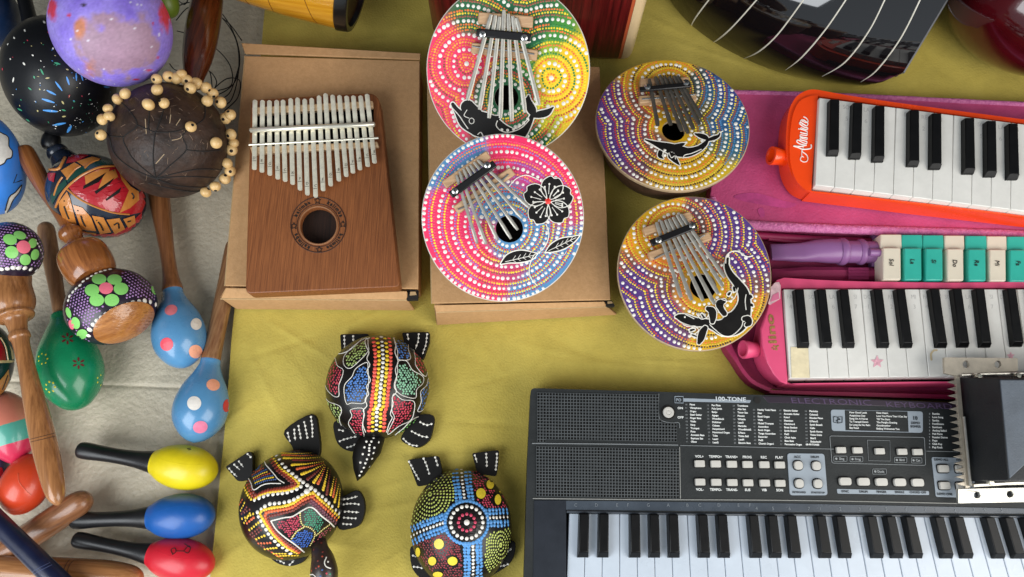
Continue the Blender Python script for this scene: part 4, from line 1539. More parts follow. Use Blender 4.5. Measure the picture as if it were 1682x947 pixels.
for arm in arms:
    ap = z12(*arm)
    px_row(d, surf, ap, 5.8, 2.6, WDOT)
    for off in (7.2, -7.2, 13, -13):
        dx, dy = ap[-1][0] - ap[0][0], ap[-1][1] - ap[0][1]
        l = math.hypot(dx, dy)
        row = [(x - dy / l * off, y + dx / l * off) for x, y in ap]
        px_row(d, surf, row, 5.6, 3.6 if abs(off) < 10 else 3.2, BLU3, jit=.12)
ring = lambda r, ry=None, n=16: z12(*[(CEN[0] + r * math.cos(2 * math.pi * k / n), CEN[1] + (ry or r) * math.sin(2 * math.pi * k / n)) for k in range(n)])
blk = MB()
px_patch(d, surf, ring(132, 132, 30), SHELLB, .0012, 0)
for k in range(40):
    a = 2 * math.pi * k / 40
    px_dot(d, surf, *z12((CEN[0] + 146 * math.cos(a), CEN[1] + 146 * math.sin(a)))[0], 3.2, BLU3, off=.0006)
for (x, y) in ring(108, 108, 20):
    px_dot(d, surf, x, y, 3.1, WDOT, off=.0013)
for (x, y) in ring(56, 56, 12):
    px_dot(d, surf, x, y, 2.7, PNK3, off=.0013)
px_dot(d, surf, *z12(CEN)[0], 4.6, WDOT, off=.0013, seg=14)
# lime spirals
for cx, cy, poly in ((235, 380, [(380, 195), (300, 200), (190, 300), (110, 430), (92, 560), (110, 600), (230, 560), (340, 500), (400, 420), (405, 330)]),
                     (720, 730, [(790, 605), (640, 650), (615, 720), (610, 880), (640, 920), (710, 860), (770, 780), (792, 690)])):
    pp = z12(*poly)
    for r in range(12, 330, 27):
        n = max(6, int(2 * math.pi * r / 21))
        for j in range(n):
            a = 2 * math.pi * (j + random.uniform(-.12, .12)) / n
            (x, y), = z12((cx + r * math.cos(a) * (.8 if cx < 500 else .55), cy + r * math.sin(a)))
            if inside(x, y, pp):
                px_dot(d, surf, x, y, 1.9, LIM)
spots = [(595, 205, 28, 20), (583, 378, 33, 36), (646, 316, 26, 32), (698, 420, 22, 36), (718, 345, 16, 32), (298, 722, 34, 36), (252, 838, 28, 30), (390, 838, 34, 30), (155, 778, 16, 32), (290, 930, 34, 20)]
av = [z12((x, y))[0] + (max(a, b) / 4.174 + 1.6,) for x, y, a, b in spots]
for x, y, a, b in spots:
    pp = z12(*[(x + a * math.cos(k * .524), y + b * math.sin(k * .524)) for k in range(12)])
    px_patch(d, surf, pp, YEL3, .0005, 0)
px_fill(d, surf, z12((530, 170), (600, 190), (680, 260), (750, 360), (785, 470), (690, 478), (600, 460), (545, 420), (530, 300)), 4.4, 1.8, [PNK3, paint(176, 52, 78)], .25, av)
px_fill(d, surf, z12((130, 730), (260, 670), (340, 660), (440, 720), (455, 800), (455, 990), (330, 990), (230, 900), (150, 810)), 4.4, 1.8, [paint(150, 40, 56), paint(126, 36, 46)], .25, av)
part('painted_dots', d, sh)
hd = MB()
hp = [P(x, y, .02) for x, y in ((740, 945), (790, 945), (792, 985), (778, 1015), (764, 1030), (748, 1010), (738, 985))]
hd.prism(hp, .010, .024, BLACKP)
part('head', hd, t, bevel=.003)
# ================================================================== MARACAS AND RATTLES ON THE LEFT
def along(Apx, Az, Bpx, Bz, prof, m, mb=None, seg=44):
    """turned shape between two photo points at given heights; prof = [(t, radius in px)]"""
    mb = mb or MB()
    A, B = P(Apx[0], Apx[1], Az), P(Bpx[0], Bpx[1], Bz)
    wx, wy = -(Bpx[1] - Apx[1]), Bpx[0] - Apx[0]
    k0, k1 = mpp(*Apx, Az) / stretch(*Apx, wx, wy), mpp(*Bpx, Bz) / stretch(*Bpx, wx, wy)
    n = len(prof)
    pr = crom([(t, r) for t, r in prof], 5)
    last = -9
    out = []
    for t, r in pr:
        t = max(t, last + 1e-5)
        last = t
        out.append((t, max(r, 0.05) * (k0 + (k1 - k0) * t)))
    mb.lathe(A, B, out, m, seg)
    return mb


def gourd(c_px, z, rx, ry, rot, m, rz=None, lift=0.0, nu=72, nv=44):
    """ellipsoid that looks rx by ry photo pixels big, turned by rot (screen degrees, clockwise)"""
    c = P(c_px[0], c_px[1], z)
    k = mpp(c_px[0], c_px[1], z)
    v = (CAM - c).normalized()
    e1 = (Vector((1, 0, 0)) - v * v.x).normalized()
    e2 = v.cross(e1)
    r = math.radians(-rot)
    rx /= stretch(c_px[0], c_px[1], math.cos(r), -math.sin(r))
    ry /= stretch(c_px[0], c_px[1], math.sin(r), math.cos(r))
    # screen foreshortening off axis is undone roughly
    a = (e1 * math.cos(r) + e2 * math.sin(r)) * rx * k
    b = (-e1 * math.sin(r) + e2 * math.cos(r)) * ry * k
    d = v * ((rz or min(rx, ry)) * k)
    mb = MB()
    mb.ellipsoid(c, (a, d, b), m, nu, nv)
    return mb, c


HW = lambda n, d, l=S(150, 98, 58), k=S(108, 66, 36), r=.34, c=.15: wood(n, l, k, d, r, c)
PLBLK = mat('black_plastic', S(24, 24, 26), 0.34, var=0.2, vscale=90)

# ---- three egg maracas with black handles
EGG = [(('yellow', S(226, 204, 24)), (128, 738), (357, 776), 'yellow egg maraca with black handle, above the blue one and the red one'),
       (('blue', S(24, 88, 164)), (117, 855), (353, 845), 'glossy blue egg maraca with black handle, between the yellow and the red egg maracas'),
       (('red', S(204, 30, 48)), (121, 885), (352, 930), 'red egg maraca with black handle and a scribbled pen mark, below the blue one')]
for (nm, col), a, b, lab in EGG:
    m = mat('egg_' + nm, col, .36, var=.07, vscale=60, bump=.06, bscale=300, coat=.08)
    z0, z1 = 0.010, 0.012
    c = P((a[0] + b[0]) / 2, (a[1] + b[1]) / 2, GREY_Z)
    t = thing('egg_maraca', lab, 'maraca', c, 'egg maracas with black handles')
    mb = along(a, z0, b, z1, [(0, 4), (.008, 11), (.03, 14), (.09, 14.3), (.2, 12.8), (.32, 12.8), (.44, 15), (.545, 19.5), (.56, 19.3)], PLBLK)
    part('handle', mb, t)
    hb = along(a, z0, b, z1, [(.548, 12), (.55, 20.2), (.565, 22.5), (.62, 30.5), (.70, 36.2), (.78, 37.6), (.86, 34.5), (.93, 26.5), (.975, 16), (.995, 6), (1, .5)], m)
    hd = part('head', hb, t)
    # moulding seam
    sm = MB()
    s = MeshS(hb)
    px_line(sm, s, [(b[0] - 96, (a[1] + b[1]) / 2 + (b[1] - a[1]) * .12 - 8), (b[0] - 60, b[1] - 14), (b[0] - 25, b[1] - 12)], .5, m, off=-.0001)
    part('seam', sm, hd)
    if nm == 'red':
        pen = MB()
        for L in ([(284, 910), (281, 903), (287, 900), (289, 906), (283, 911)], [(290, 905), (302, 905)], [(302, 905), (309, 897), (313, 900), (309, 908), (303, 906)], [(303, 893), (312, 899)]):
            px_line(pen, s, L, .6, INK, 4)
        part('pen_mark', pen, hd)
    if nm == 'yellow':
        pen = MB()
        for L in ([(307, 737), (313, 736)], [(309, 739), (314, 738)]):
            px_line(pen, s, L, .6, INK, 2)
        part('pen_mark', pen, hd)

# ---- green maraca
m = mat('green_lacquer', S(18, 134, 86), .26, var=.1, vscale=50, coat=.3)
A, B = (74, 366), (127, 672)
t = thing('green_maraca', 'green lacquered maraca with tiny painted flowers and a plain wooden handle', 'maraca', P(105, 540, GREY_Z), None)
part('handle', along(A, .008, B, .026, [(0, 3), (.006, 9), (.03, 14.5), (.1, 15.5), (.25, 14.5), (.4, 12.8), (.5, 13), (.53, 12)], HW('wood_green', (50, -304), S(190, 142, 100), S(150, 106, 70))), t)
hb = along(A, .008, B, .026, [(.512, 10), (.515, 17.5), (.55, 21), (.61, 34), (.69, 49), (.77, 56.5), (.84, 56.5), (.91, 47), (.965, 30), (.99, 16), (1, .5)], m)
hd = part('head', hb, t)
s = MeshS(hb)
d = MB()
dr, yl = paint(110, 28, 34), paint(228, 214, 40)
z2 = Z(2.87, 0, 300)
z3 = Z(2.87, 0, 617)
zL = Z(3.383, 0, 500)
for (x, y, m_, r) in ((370, 850, dr, 26), (318, 735, dr, 26)):
    for k in range(6):
        a = k * math.pi / 3 + .5
        (ax, ay), (bx, by) = z2((x + 10 * math.cos(a), y + 10 * math.sin(a) * .9), (x + r * math.cos(a), y + r * math.sin(a) * .9))
        px_stroke(d, s, [(ax, ay, .5), ((ax + bx) / 2, (ay + by) / 2, 1.7), (bx, by, 1.5)], m_, .0002, k=3)
for (cx, cy) in zL((238, 300), (280, 458)) + z3((480, 20), (236, 52)):
    for k in range(7):
        a = k * 2 * math.pi / 7
        px_dot(d, s, cx + 7.5 * math.cos(a), cy + 8.5 * math.sin(a), 1.7, yl)
part('painted_flowers', d, hd)

# ---- the two light blue maracas with round spots
m = mat('sky_lacquer', S(88, 146, 190), .26, col2=S(76, 130, 174), vscale=22, coat=.35)
spotc = {'pink': paint(226, 122, 130), 'white': paint(226, 220, 212), 'red': paint(228, 72, 90), 'peach': paint(240, 166, 134), 'crim': paint(196, 44, 60), 'rose': paint(220, 120, 150)}
for nm, A, Az, B, Bz, prof, lab, spots, gd in (
        ('a', (258, 300), .010, (302, 604), .020, [(0, 10), (.01, 18), (.1, 18), (.3, 14), (.42, 12.4), (.52, 13.5), (.585, 17.5), (.6, 17)],
         'light blue spotted maraca with its handle running under the coconut shaker',
         (('pink', 281, 509, 10.5, 8.4, -20), ('white', 322, 532, 9, 9.6, 0), ('red', 274, 565, 10.6, 10.8, 0), ('peach', 321, 577, 11, 11, 0)), (44, -304)),
        ('b', (386, 400), .003, (318, 727), .016, [(0, 10), (.02, 15), (.2, 15), (.4, 15), (.55, 15.5), (.595, 16.5), (.61, 16)],
         'light blue spotted maraca with its handle running under the cardboard box',
         (('peach', 350, 632, 11, 9.5, 10), ('white', 319, 662, 11.5, 11.5, 0), ('rose', 329, 701, 12, 10, -12), ('crim', 372, 666, 6, 10.5, 8)), (-68, -327))):
    t = thing('spotted_maraca', lab, 'maraca', P((A[0] + B[0]) / 2, (A[1] + B[1]) / 2, GREY_Z), 'light blue spotted maracas')
    part('handle', along(A, Az, B, Bz, prof, HW('wood_sky_' + nm, gd, S(146, 96, 58) if nm == 'a' else S(150, 112, 76), S(104, 62, 34))), t)
    q0 = prof[-1][0]
    w = 1 - q0
    hb = along(A, Az, B, Bz, [(q0 - .012, 10), (q0 - .008, 16.2), (q0 + .05 * w, 17.5), (q0 + .16 * w, 24), (q0 + .34 * w, 38), (q0 + .55 * w, 46), (q0 + .74 * w, 43.5), (q0 + .89 * w, 30), (q0 + .97 * w, 15), (1, .5)], m)
    hd = part('head', hb, t)
    s = MeshS(hb)
    for cn, x, y, rx, ry, rt in spots:
        d = MB()
        px_patch(d, s, circle_px(x, y, rx, ry, 26, math.radians(rt)), spotc[cn], .00025, 0, 4)
        part('painted_spot', d, hd)

# ---- dot painted rattle with turned neck (middle)
PURB = mat('purple_black', S(34, 22, 40), .3, var=.2, coat=.2)
PDOT = paint(170, 128, 186)
GDISC, PDISC = mat('green_disc', S(140, 214, 112), .35, var=.06), mat('pink_disc', S(246, 120, 140), .35, var=.06)
TURN = wood('turned_wood', S(166, 102, 52), S(116, 64, 28), (.5, -.86), .2, .5, .8)
TURN2 = wood('turned_wood_down', S(164, 104, 56), S(112, 66, 32), (.2, -1), .22, .5, .8)
CAPW = wood('cap_wood', S(190, 128, 70), S(150, 92, 44), (.9, .3), .2, .5, .7)
t = thing('dotted_rattle', 'purple dotted rattle with a bare wood tip, in the middle of the maracas', 'rattle', P(150, 440, GREY_Z), 'dot painted rattles with turned necks')
A, B = (38, 245), (215, 560)
prof = [(0, 8), (.01, 16), (.08, 16.5), (.2, 15), (.33, 10.5), (.415, 10), (.43, 14), (.445, 19), (.465, 20), (.48, 17), (.5, 16), (.515, 19), (.53, 25), (.545, 38), (.575, 43.5), (.62, 44.5), (.66, 42), (.69, 36)]
part('handle', along(A, .058, B, .062, prof, TURN), t)
hb, c0 = gourd((183, 503), .048, 78, 63, -22, PURB, rz=66)
hd = part('head', hb, t)
s = MeshS(hb)
cap = MB()
cpoly = circle_px(202, 528, 51, 27.5, 40, math.radians(-24))
px_patch(cap, s, cpoly, CAPW, .0022, 0, 4, 6)
part('wood_tip', cap, hd)
d = MB()
fl = z2((468, 455), (540, 457), (570, 500), (527, 553), (457, 553), (435, 507))
for (x, y) in fl:
    px_patch(d, s, circle_px(x, y, 12, 8.5 if y < 465 else 10, 22), GDISC, .0004, 0, 4)
px_patch(d, s, circle_px(*z2((500, 498))[0], 11.5, 9.5, 22), PDISC, .0005, 0, 4)
for (x, y, rx, ry) in ((325, 612, 4, 9), (358, 660, 7, 10), (388, 712, 9, 8), (724, 505, 4, 8)):
    px_patch(d, s, circle_px(*z2((x, y))[0], rx, ry, 16, -.3), GDISC, .0004, 0, 4)
px_patch(d, s, circle_px(*z2((338, 668))[0], 4, 8, 16, -.3), PDISC, .0004, 0, 4)
px_row(d, s, z2((735, 572), (708, 560), (680, 556), (652, 560), (622, 568), (590, 576), (555, 590), (520, 607), (490, 628), (460, 648), (440, 668), (425, 690), (415, 715), (420, 745)), 9.6, 4.4, WHITE)
px_row(d, s, z2((590, 403), (550, 402), (515, 408), (480, 415), (440, 432), (420, 447), (395, 463), (375, 485), (350, 505), (330, 530), (318, 560)), 8.2, 3.4, WHITE)
allp = circle_px(183, 503, 76, 61, 40, math.radians(-22))
avoid = [(x, y, 13.5) for x, y in fl] + [z2((500, 498))[0] + (13,)] + [z2((358, 660))[0] + (11,), z2((325, 612))[0] + (8,), z2((388, 712))[0] + (10,), z2((338, 668))[0] + (7,)]


def fill_rows(dst, surf_, poly, step, r, m_, avoid_, bad, ang):
    xs = [p[0] for p in poly]; ys = [p[1] for p in poly]
    cx, cy = sum(xs) / len(xs), sum(ys) / len(ys)
    ca, sa = math.cos(ang), math.sin(ang)
    for j in range(-30, 31):
        for i in range(-30, 31):
            u, w = (i + (.5 if j % 2 else 0)) * step, j * step * .86
            x, y = cx + u * ca - w * sa + random.uniform(-.5, .5), cy + u * sa + w * ca + random.uniform(-.5, .5)
            if inside(x, y, poly) and not bad(x, y) and not any(math.hypot(x - a[0], y - a[1]) < a[2] for a in avoid_):
                px_dot(dst, surf_, x, y, r, m_)


capx = circle_px(204, 532, 64, 40, 30, math.radians(-24))
fill_rows(d, s, allp, 5.2, 1.75, PDOT, avoid, lambda x, y: inside(x, y, capx) or (y < 503 - .36 * (x - 183) - 50), -.35)
part('painted_dots', d, hd)

# ---- dot painted rattle with turned neck (left, handle down)
t = thing('dotted_rattle', 'black and purple dotted rattle at the left edge with its long oak handle pointing down', 'rattle', P(45, 600, GREY_Z), 'dot painted rattles with turned necks')
A, B = (2, 420), (96, 830)
prof = [(.03, 28), (.06, 40), (.10, 43), (.14, 40), (.17, 40.5), (.205, 41), (.23, 38), (.25, 33), (.262, 34), (.27, 32), (.278, 22), (.30, 18), (.325, 16.5), (.337, 18.5), (.352, 18.8), (.362, 16), (.40, 14.5), (.5, 15.8), (.62, 20), (.72, 22.6), (.8, 22.8), (.88, 21.5), (.94, 19), (.975, 14), (.995, 6), (1, .4)]
hb2 = along(A, .060, B, .072, prof, wood('oak_handle', S(176, 120, 72), S(126, 80, 44), (81, -410), .25, .4))
hh = part('handle', hb2, t)
s2 = MeshS(hb2)
g = MB()
gm = mat('groove', S(86, 50, 26), .6)
for L in (z3((140, 300), (200, 285), (265, 268)), z3((145, 312), (205, 298), (268, 282))):
    px_line(g, s2, L, .55, gm, 6, off=.00005)
part('groove', g, hh)
hb, c0 = gourd((16, 414), .068, 58, 50, 10, PURB, rz=50)
hd = part('head', hb, t)
s = MeshS(hb)
d = MB()
fl = z2((47, 268), (93, 248), (152, 285), (163, 338), (118, 362), (55, 327))
for (x, y), (rx, ry) in zip(fl, ((11.5, 8.5), (10.5, 6.5), (6.8, 8), (6.5, 9), (9, 9), (11, 10))):
    px_patch(d, s, circle_px(x, y, rx, ry, 22, .3), GDISC, .0004, 0, 4)
px_patch(d, s, circle_px(*z2((110, 303))[0], 11.5, 10.5, 22, .4), PDISC, .0005, 0, 4)
px_row(d, s, z2((-20, 408), (25, 407), (55, 402), (90, 400), (118, 403), (146, 408), (168, 413), (185, 425)), 9.6, 4.0, WHITE)
px_row(d, s, z2((170, 270), (195, 320), (207, 370), (205, 405)), 6, 2.2, WHITE)
avoid = [(x, y, 11.5) for x, y in fl] + [z2((110, 303))[0] + (13,)]
fill_rows(d, s, circle_px(16, 412, 57, 46, 40), 5.0, 1.75, PDOT, avoid, lambda x, y: y > 438, .15)
part('painted_dots', d, hd)

# ---- coconut shell shaker
COCO2 = mat('coconut_dark', S(68, 49, 39), .48, col2=S(33, 24, 20), vscale=45, bump=.6, bscale=150, spec=.35)
t = thing('coconut_shaker', 'dark brown coconut shell shaker wrapped in a cord net of pale wooden beads', 'shaker', P(278, 240, GREY_Z), None)
hb, c0 = gourd((278, 231), .070, 101, 94, 10, COCO2, rz=92)
hd = part('shell', hb, t)
s = MeshS(hb)
z1 = Z(2.87, 0, 0)
cord = mat('black_cord', S(22, 19, 18), .8)
nm_ = MB()
for L in ([(735, 840), (722, 740), (730, 630), (735, 622)], [(735, 840), (640, 760), (600, 700), (585, 645), (648, 590), (610, 520), (570, 480)], [(735, 840), (800, 780), (878, 705), (860, 640), (893, 600), (820, 620), (735, 622), (700, 610), (650, 590)],
          [(878, 705), (960, 712), (1040, 705)], [(735, 840), (850, 810), (950, 795), (1080, 800)], [(735, 840), (620, 790), (540, 720), (515, 640), (480, 600)], [(515, 640), (585, 645)], [(735, 840), (820, 870), (920, 880), (1010, 880)], [(735, 840), (860, 830), (1000, 835), (1060, 842)],
          [(700, 860), (800, 885), (900, 900), (970, 895)], [(893, 600), (960, 560), (965, 487)], [(745, 460), (775, 497), (735, 622)], [(706, 503), (700, 610)]):
    px_line(nm_, s, z1(*L), .9, cord, 6, off=.0003)
part('cord_net', nm_, t)
sc_ = MB()
fib = mat('coconut_fibre', S(128, 104, 84), .7)
for k_ in range(70):
    x, y = random.uniform(540, 1040), random.uniform(420, 880)
    a_ = random.uniform(0, 3.14)
    l_ = random.uniform(6, 34)
    px_line(sc_, s, z1((x, y), (x + l_ * .5 * math.cos(a_) + random.uniform(-3, 3), y + l_ * .5 * math.sin(a_)), (x + l_ * math.cos(a_), y + l_ * math.sin(a_))), random.uniform(.16, .4), fib, 3, off=.0001)
for L in ([(685, 560), (690, 630)], [(735, 770), (775, 725)], [(810, 660), (850, 650), (870, 620)], [(800, 580), (805, 540)], [(830, 590), (850, 560)]):
    px_line(sc_, s, z1(*L), .7, mat('coconut_scratch', S(170, 146, 116), .7), 3, off=.0001)
part('fibre', sc_, t)['kind'] = 'stuff'
# loose loops of cord beside the handle
lp = MB()
for L, r in (([(845, 25), (900, 10), (1010, 30), (1090, 130), (1130, 260), (1110, 380), (1040, 440), (985, 440)], .9), ([(830, 95), (900, 30), (1020, 60), (1110, 180), (1125, 330), (1090, 470), (1030, 500)], .8),
             ([(835, 145), (920, 170), (1020, 230), (1085, 310), (1090, 400), (1010, 430)], .8), ([(800, 300), (830, 330), (900, 330), (980, 330), (1020, 380), (1010, 420)], .9),
             ([(1010, 60), (1080, 110), (1140, 190)], .9), ([(1005, 420), (1070, 370), (1130, 380), (1120, 460), (1060, 520)], .8), ([(840, 0), (870, 20), (890, -10)], .9), ([(960, 320), (990, 340), (1000, 410)], .9), ([(1130, 300), (1080, 440), (1000, 460), (950, 400)], .8)):
    px = crom(z1(*L), 7)
    lp.tube([P(x, y, .006 + .012 * abs(math.sin(i * .11))) for i, (x, y) in enumerate(px)], .00055, cord, 6)
part('loose_cord', lp, t)
part('handle', along((346, -30), .052, (316, 142), .050, [(0, 20), (.1, 25), (.3, 28.5), (.55, 29), (.75, 25), (.9, 18), (1, 14)], wood('mahogany_handle', S(98, 44, 20), S(60, 24, 10), (-30, -170), .2, .5)), t)
BEAD = mat('bead_wood', S(232, 196, 138), .35, col2=S(206, 166, 106), vscale=120)
HOLE = mat('bead_hole', S(30, 22, 16), .9)
for i, (x, y) in enumerate(((590, 440), (570, 480), (508, 510), (515, 548), (482, 562), (475, 635), (745, 437), (706, 503), (775, 497), (890, 430), (965, 487), (893, 600), (1005, 672), (1062, 557), (1088, 632), (1073, 703),
                            (1070, 768), (1085, 805), (1060, 842), (1015, 878), (970, 905), (795, 360), (832, 368), (880, 378), (927, 392), (970, 412), (1003, 440), (1040, 482), (855, 350), (1085, 540), (1102, 672), (738, 372))):
    (px, py), = z1((x, y))
    q = s.hit(px, py, .0035)
    k = 9.7
    if i in (19, 20, 2, 17, 28, 30):
        k = 8.6
    if q:
        p, n = q
    else:                                    # hangs just outside the shell's outline
        vx, vy = 278 - px, 231 - py
        l_ = math.hypot(vx, vy)
        for st in range(1, 60):
            q = s.hit(px + vx / l_ * st, py + vy / l_ * st, 0)
            if q:
                break
        p = CAM + ray(px, py) * ((q[0] - CAM).length / ray(px + vx / l_ * st, py + vy / l_ * st).length)
        p = p + (CAM - p).normalized() * (.016 if x < 620 else .004)
        n = (p - q[0]).normalized()
    r = k * (p - CAM).length / ray(px, py).length / F
    b = MB()
    ax = (Vector((random.uniform(-1, 1), random.uniform(-1, 1), random.uniform(-1, 1))) + (CAM - p).normalized() * (.9 if i % 2 else .1)).normalized()
    r *= random.uniform(.9, 1.06)
    w1 = ax.cross(Vector((.2, .3, .9))).normalized()
    b.ellipsoid(p, (w1 * r, ax.cross(w1) * r, ax * r * .88), BEAD, 20, 12)
    bd = part('bead', b, t)
    h = MB()
    h.lathe(p + ax * r * .8, p + ax * r * .89, [(0, r * .3), (1, r * .26)], HOLE, 12)
    part('bead_hole', h, bd)

# ---- red carved gourd
zE = Z(5.917, 70, 240)
TAN = mat('carved_tan', S(206, 136, 66), .24, col2=S(184, 112, 48), vscale=60, coat=.5)
CRED = mat('carved_red', S(170, 26, 38), .2, var=.15, vscale=40, coat=.6)
CGRN = mat('carved_green', S(24, 66, 56), .22, coat=.5)
CNAV = mat('carved_navy', S(24, 32, 48), .2, coat=.5)
t = thing('carved_gourd_rattle', 'red gourd rattle carved with orange and navy bands, below the black gourd', 'rattle', P(158, 320, GREY_Z), 'carved gourd rattles')
hb, c0 = gourd((159, 322), .044, 86, 67, 33, CNAV, rz=64)
hd = part('head', hb, t)
s = MeshS(hb)
d = MB()
pats = [(CRED, [(150, 690), (300, 790), (480, 850), (660, 850), (800, 800), (960, 700), (960, 640), (900, 900), (560, 940), (380, 910), (200, 820)], .0002),
        (CRED, [(820, 560), (960, 430), (1010, 520), (960, 640), (840, 665), (740, 645)], .0002),
        (CRED, [(255, 395), (400, 290), (560, 215), (700, 205), (810, 330), (850, 440), (810, 540), (745, 645), (620, 620), (440, 545), (300, 455)], .0003),
        (CGRN, [(230, 330), (340, 220), (480, 150), (640, 130), (700, 180), (540, 195), (400, 260), (250, 350)], .0003), (CGRN, [(80, 480), (150, 390), (225, 320), (240, 370), (150, 470), (95, 570)], .0003),
        (TAN, [(740, 250), (850, 390), (930, 440), (935, 520), (845, 600), (745, 645), (800, 520), (835, 430), (765, 330)], .0004),
        (TAN, [(410, 290), (540, 230), (650, 220), (640, 255), (420, 375)], .0005), (TAN, [(600, 265), (700, 225), (730, 300), (540, 415)], .0005),
        (BLACKP, [(400, 385), (620, 255), (545, 350), (395, 418)], .0006), (BLACKP, [(505, 440), (700, 305), (645, 375), (520, 465)], .0006), (BLACKP, [(610, 515), (760, 400), (745, 450), (620, 530)], .0006),
        (TAN, [(180, 240), (310, 160), (365, 190), (245, 320)], .0004), (TAN, [(330, 150), (480, 105), (570, 125), (410, 205)], .0004), (CRED, [(230, 170), (270, 65), (450, 90), (330, 152)], .0004), (CRED, [(50, 260), (130, 260), (112, 350), (65, 330)], .0004),
        (TAN, [(160, 545), (240, 440), (272, 515), (335, 765), (215, 730), (170, 620)], .0004), (TAN, [(295, 565), (390, 595), (472, 690), (522, 820), (380, 805)], .0004), (TAN, [(480, 670), (590, 690), (665, 830), (560, 850)], .0004),
        (TAN, [(620, 710), (745, 695), (800, 800), (700, 850)], .0004), (TAN, [(780, 705), (890, 670), (900, 740), (830, 790)], .0004)]
for m_, poly, o in pats:
    px_patch(d, s, zE(*poly), m_, o + .0002, 0, 3.5, 5)
for L, r, m_ in (([(130, 590), (180, 480), (240, 400), (330, 320), (420, 262), (560, 205), (715, 195)], 2.0, TAN), ([(240, 415), (350, 505), (440, 555), (520, 590), (620, 625), (720, 650), (840, 660)], 1.6, TAN), ([(20, 190), (60, 220), (100, 228), (160, 218), (200, 150), (260, 40)], 2.4, TAN),
                 ([(235, 325), (300, 240), (370, 195)], 1.5, TAN), ([(410, 215), (470, 160), (545, 135)], 1.5, TAN), ([(115, 475), (150, 370), (195, 300)], 1.5, TAN), ([(140, 690), (220, 745), (300, 790), (400, 830), (520, 850)], 1.0, TAN)):
    px_line(d, s, zE(*L), r, m_, 6, off=.0004)
for L in ([(215, 580), (240, 650), (262, 700)], [(375, 670), (395, 730), (420, 770)], [(540, 730), (565, 760), (590, 810)], [(690, 760), (730, 740), (740, 790)], [(820, 730), (850, 720)], [(860, 455), (880, 490), (870, 510)]):
    px_line(d, s, zE(*L), 1.3, INK, 4, off=.0009)
for (x, y) in ((215, 530), (345, 622), (285, 745), (230, 210), (260, 190), (525, 715), (685, 240), (735, 320), (785, 405)):
    px_dot(d, s, *zE((x, y))[0], 1.2, INK, off=.0009)
part('carved_pattern', d, hd)
nk = along((86, 240), .046, (112, 272), .046, [(0, 6), (.15, 15), (.35, 18), (.5, 15), (.55, 19), (.8, 23), (1, 26)], mat('navy_knob', S(30, 38, 52), .25, coat=.4))
part('neck', nk, t)

# ---- carved gourd at the left edge
t = thing('carved_gourd_rattle', 'red, cream and navy carved gourd cut off by the left edge, beside the oak handle', 'rattle', P(0, 600, GREY_Z), 'carved gourd rattles')
hb, c0 = gourd((-24, 596), .042, 49, 66, 0, CNAV, rz=48)
hd = part('head', hb, t)
s = MeshS(hb)
CREAM = mat('carved_cream', S(222, 190, 140), .3, var=.1, coat=.4)
d = MB()
for m_, poly, o in ((CRED, [(-40, 160), (0, 195), (25, 250), (32, 310), (-40, 310)], .0003), (CGRN, [(0, 140), (40, 190), (62, 260), (65, 310), (42, 310), (28, 240), (0, 190)], .0003), (CREAM, [(-60, 312), (86, 308), (86, 322), (-60, 326)], .0005),
                    (TAN, [(-20, 440), (20, 395), (45, 360), (52, 410), (30, 470), (0, 500)], .0004), (CREAM, [(50, 225), (70, 260), (76, 300), (64, 306), (58, 260)], .0005)):
    px_patch(d, s, zL(*poly), m_, o, 0, 3.5, 5)
px_line(d, s, zL((10, 470), (30, 420), (40, 390)), .8, INK, 4, off=.0007)
px_line(d, s, zL((0, 185), (28, 235), (42, 310)), 1.1, CREAM, 4, off=.0006)
part('carved_pattern', d, hd)

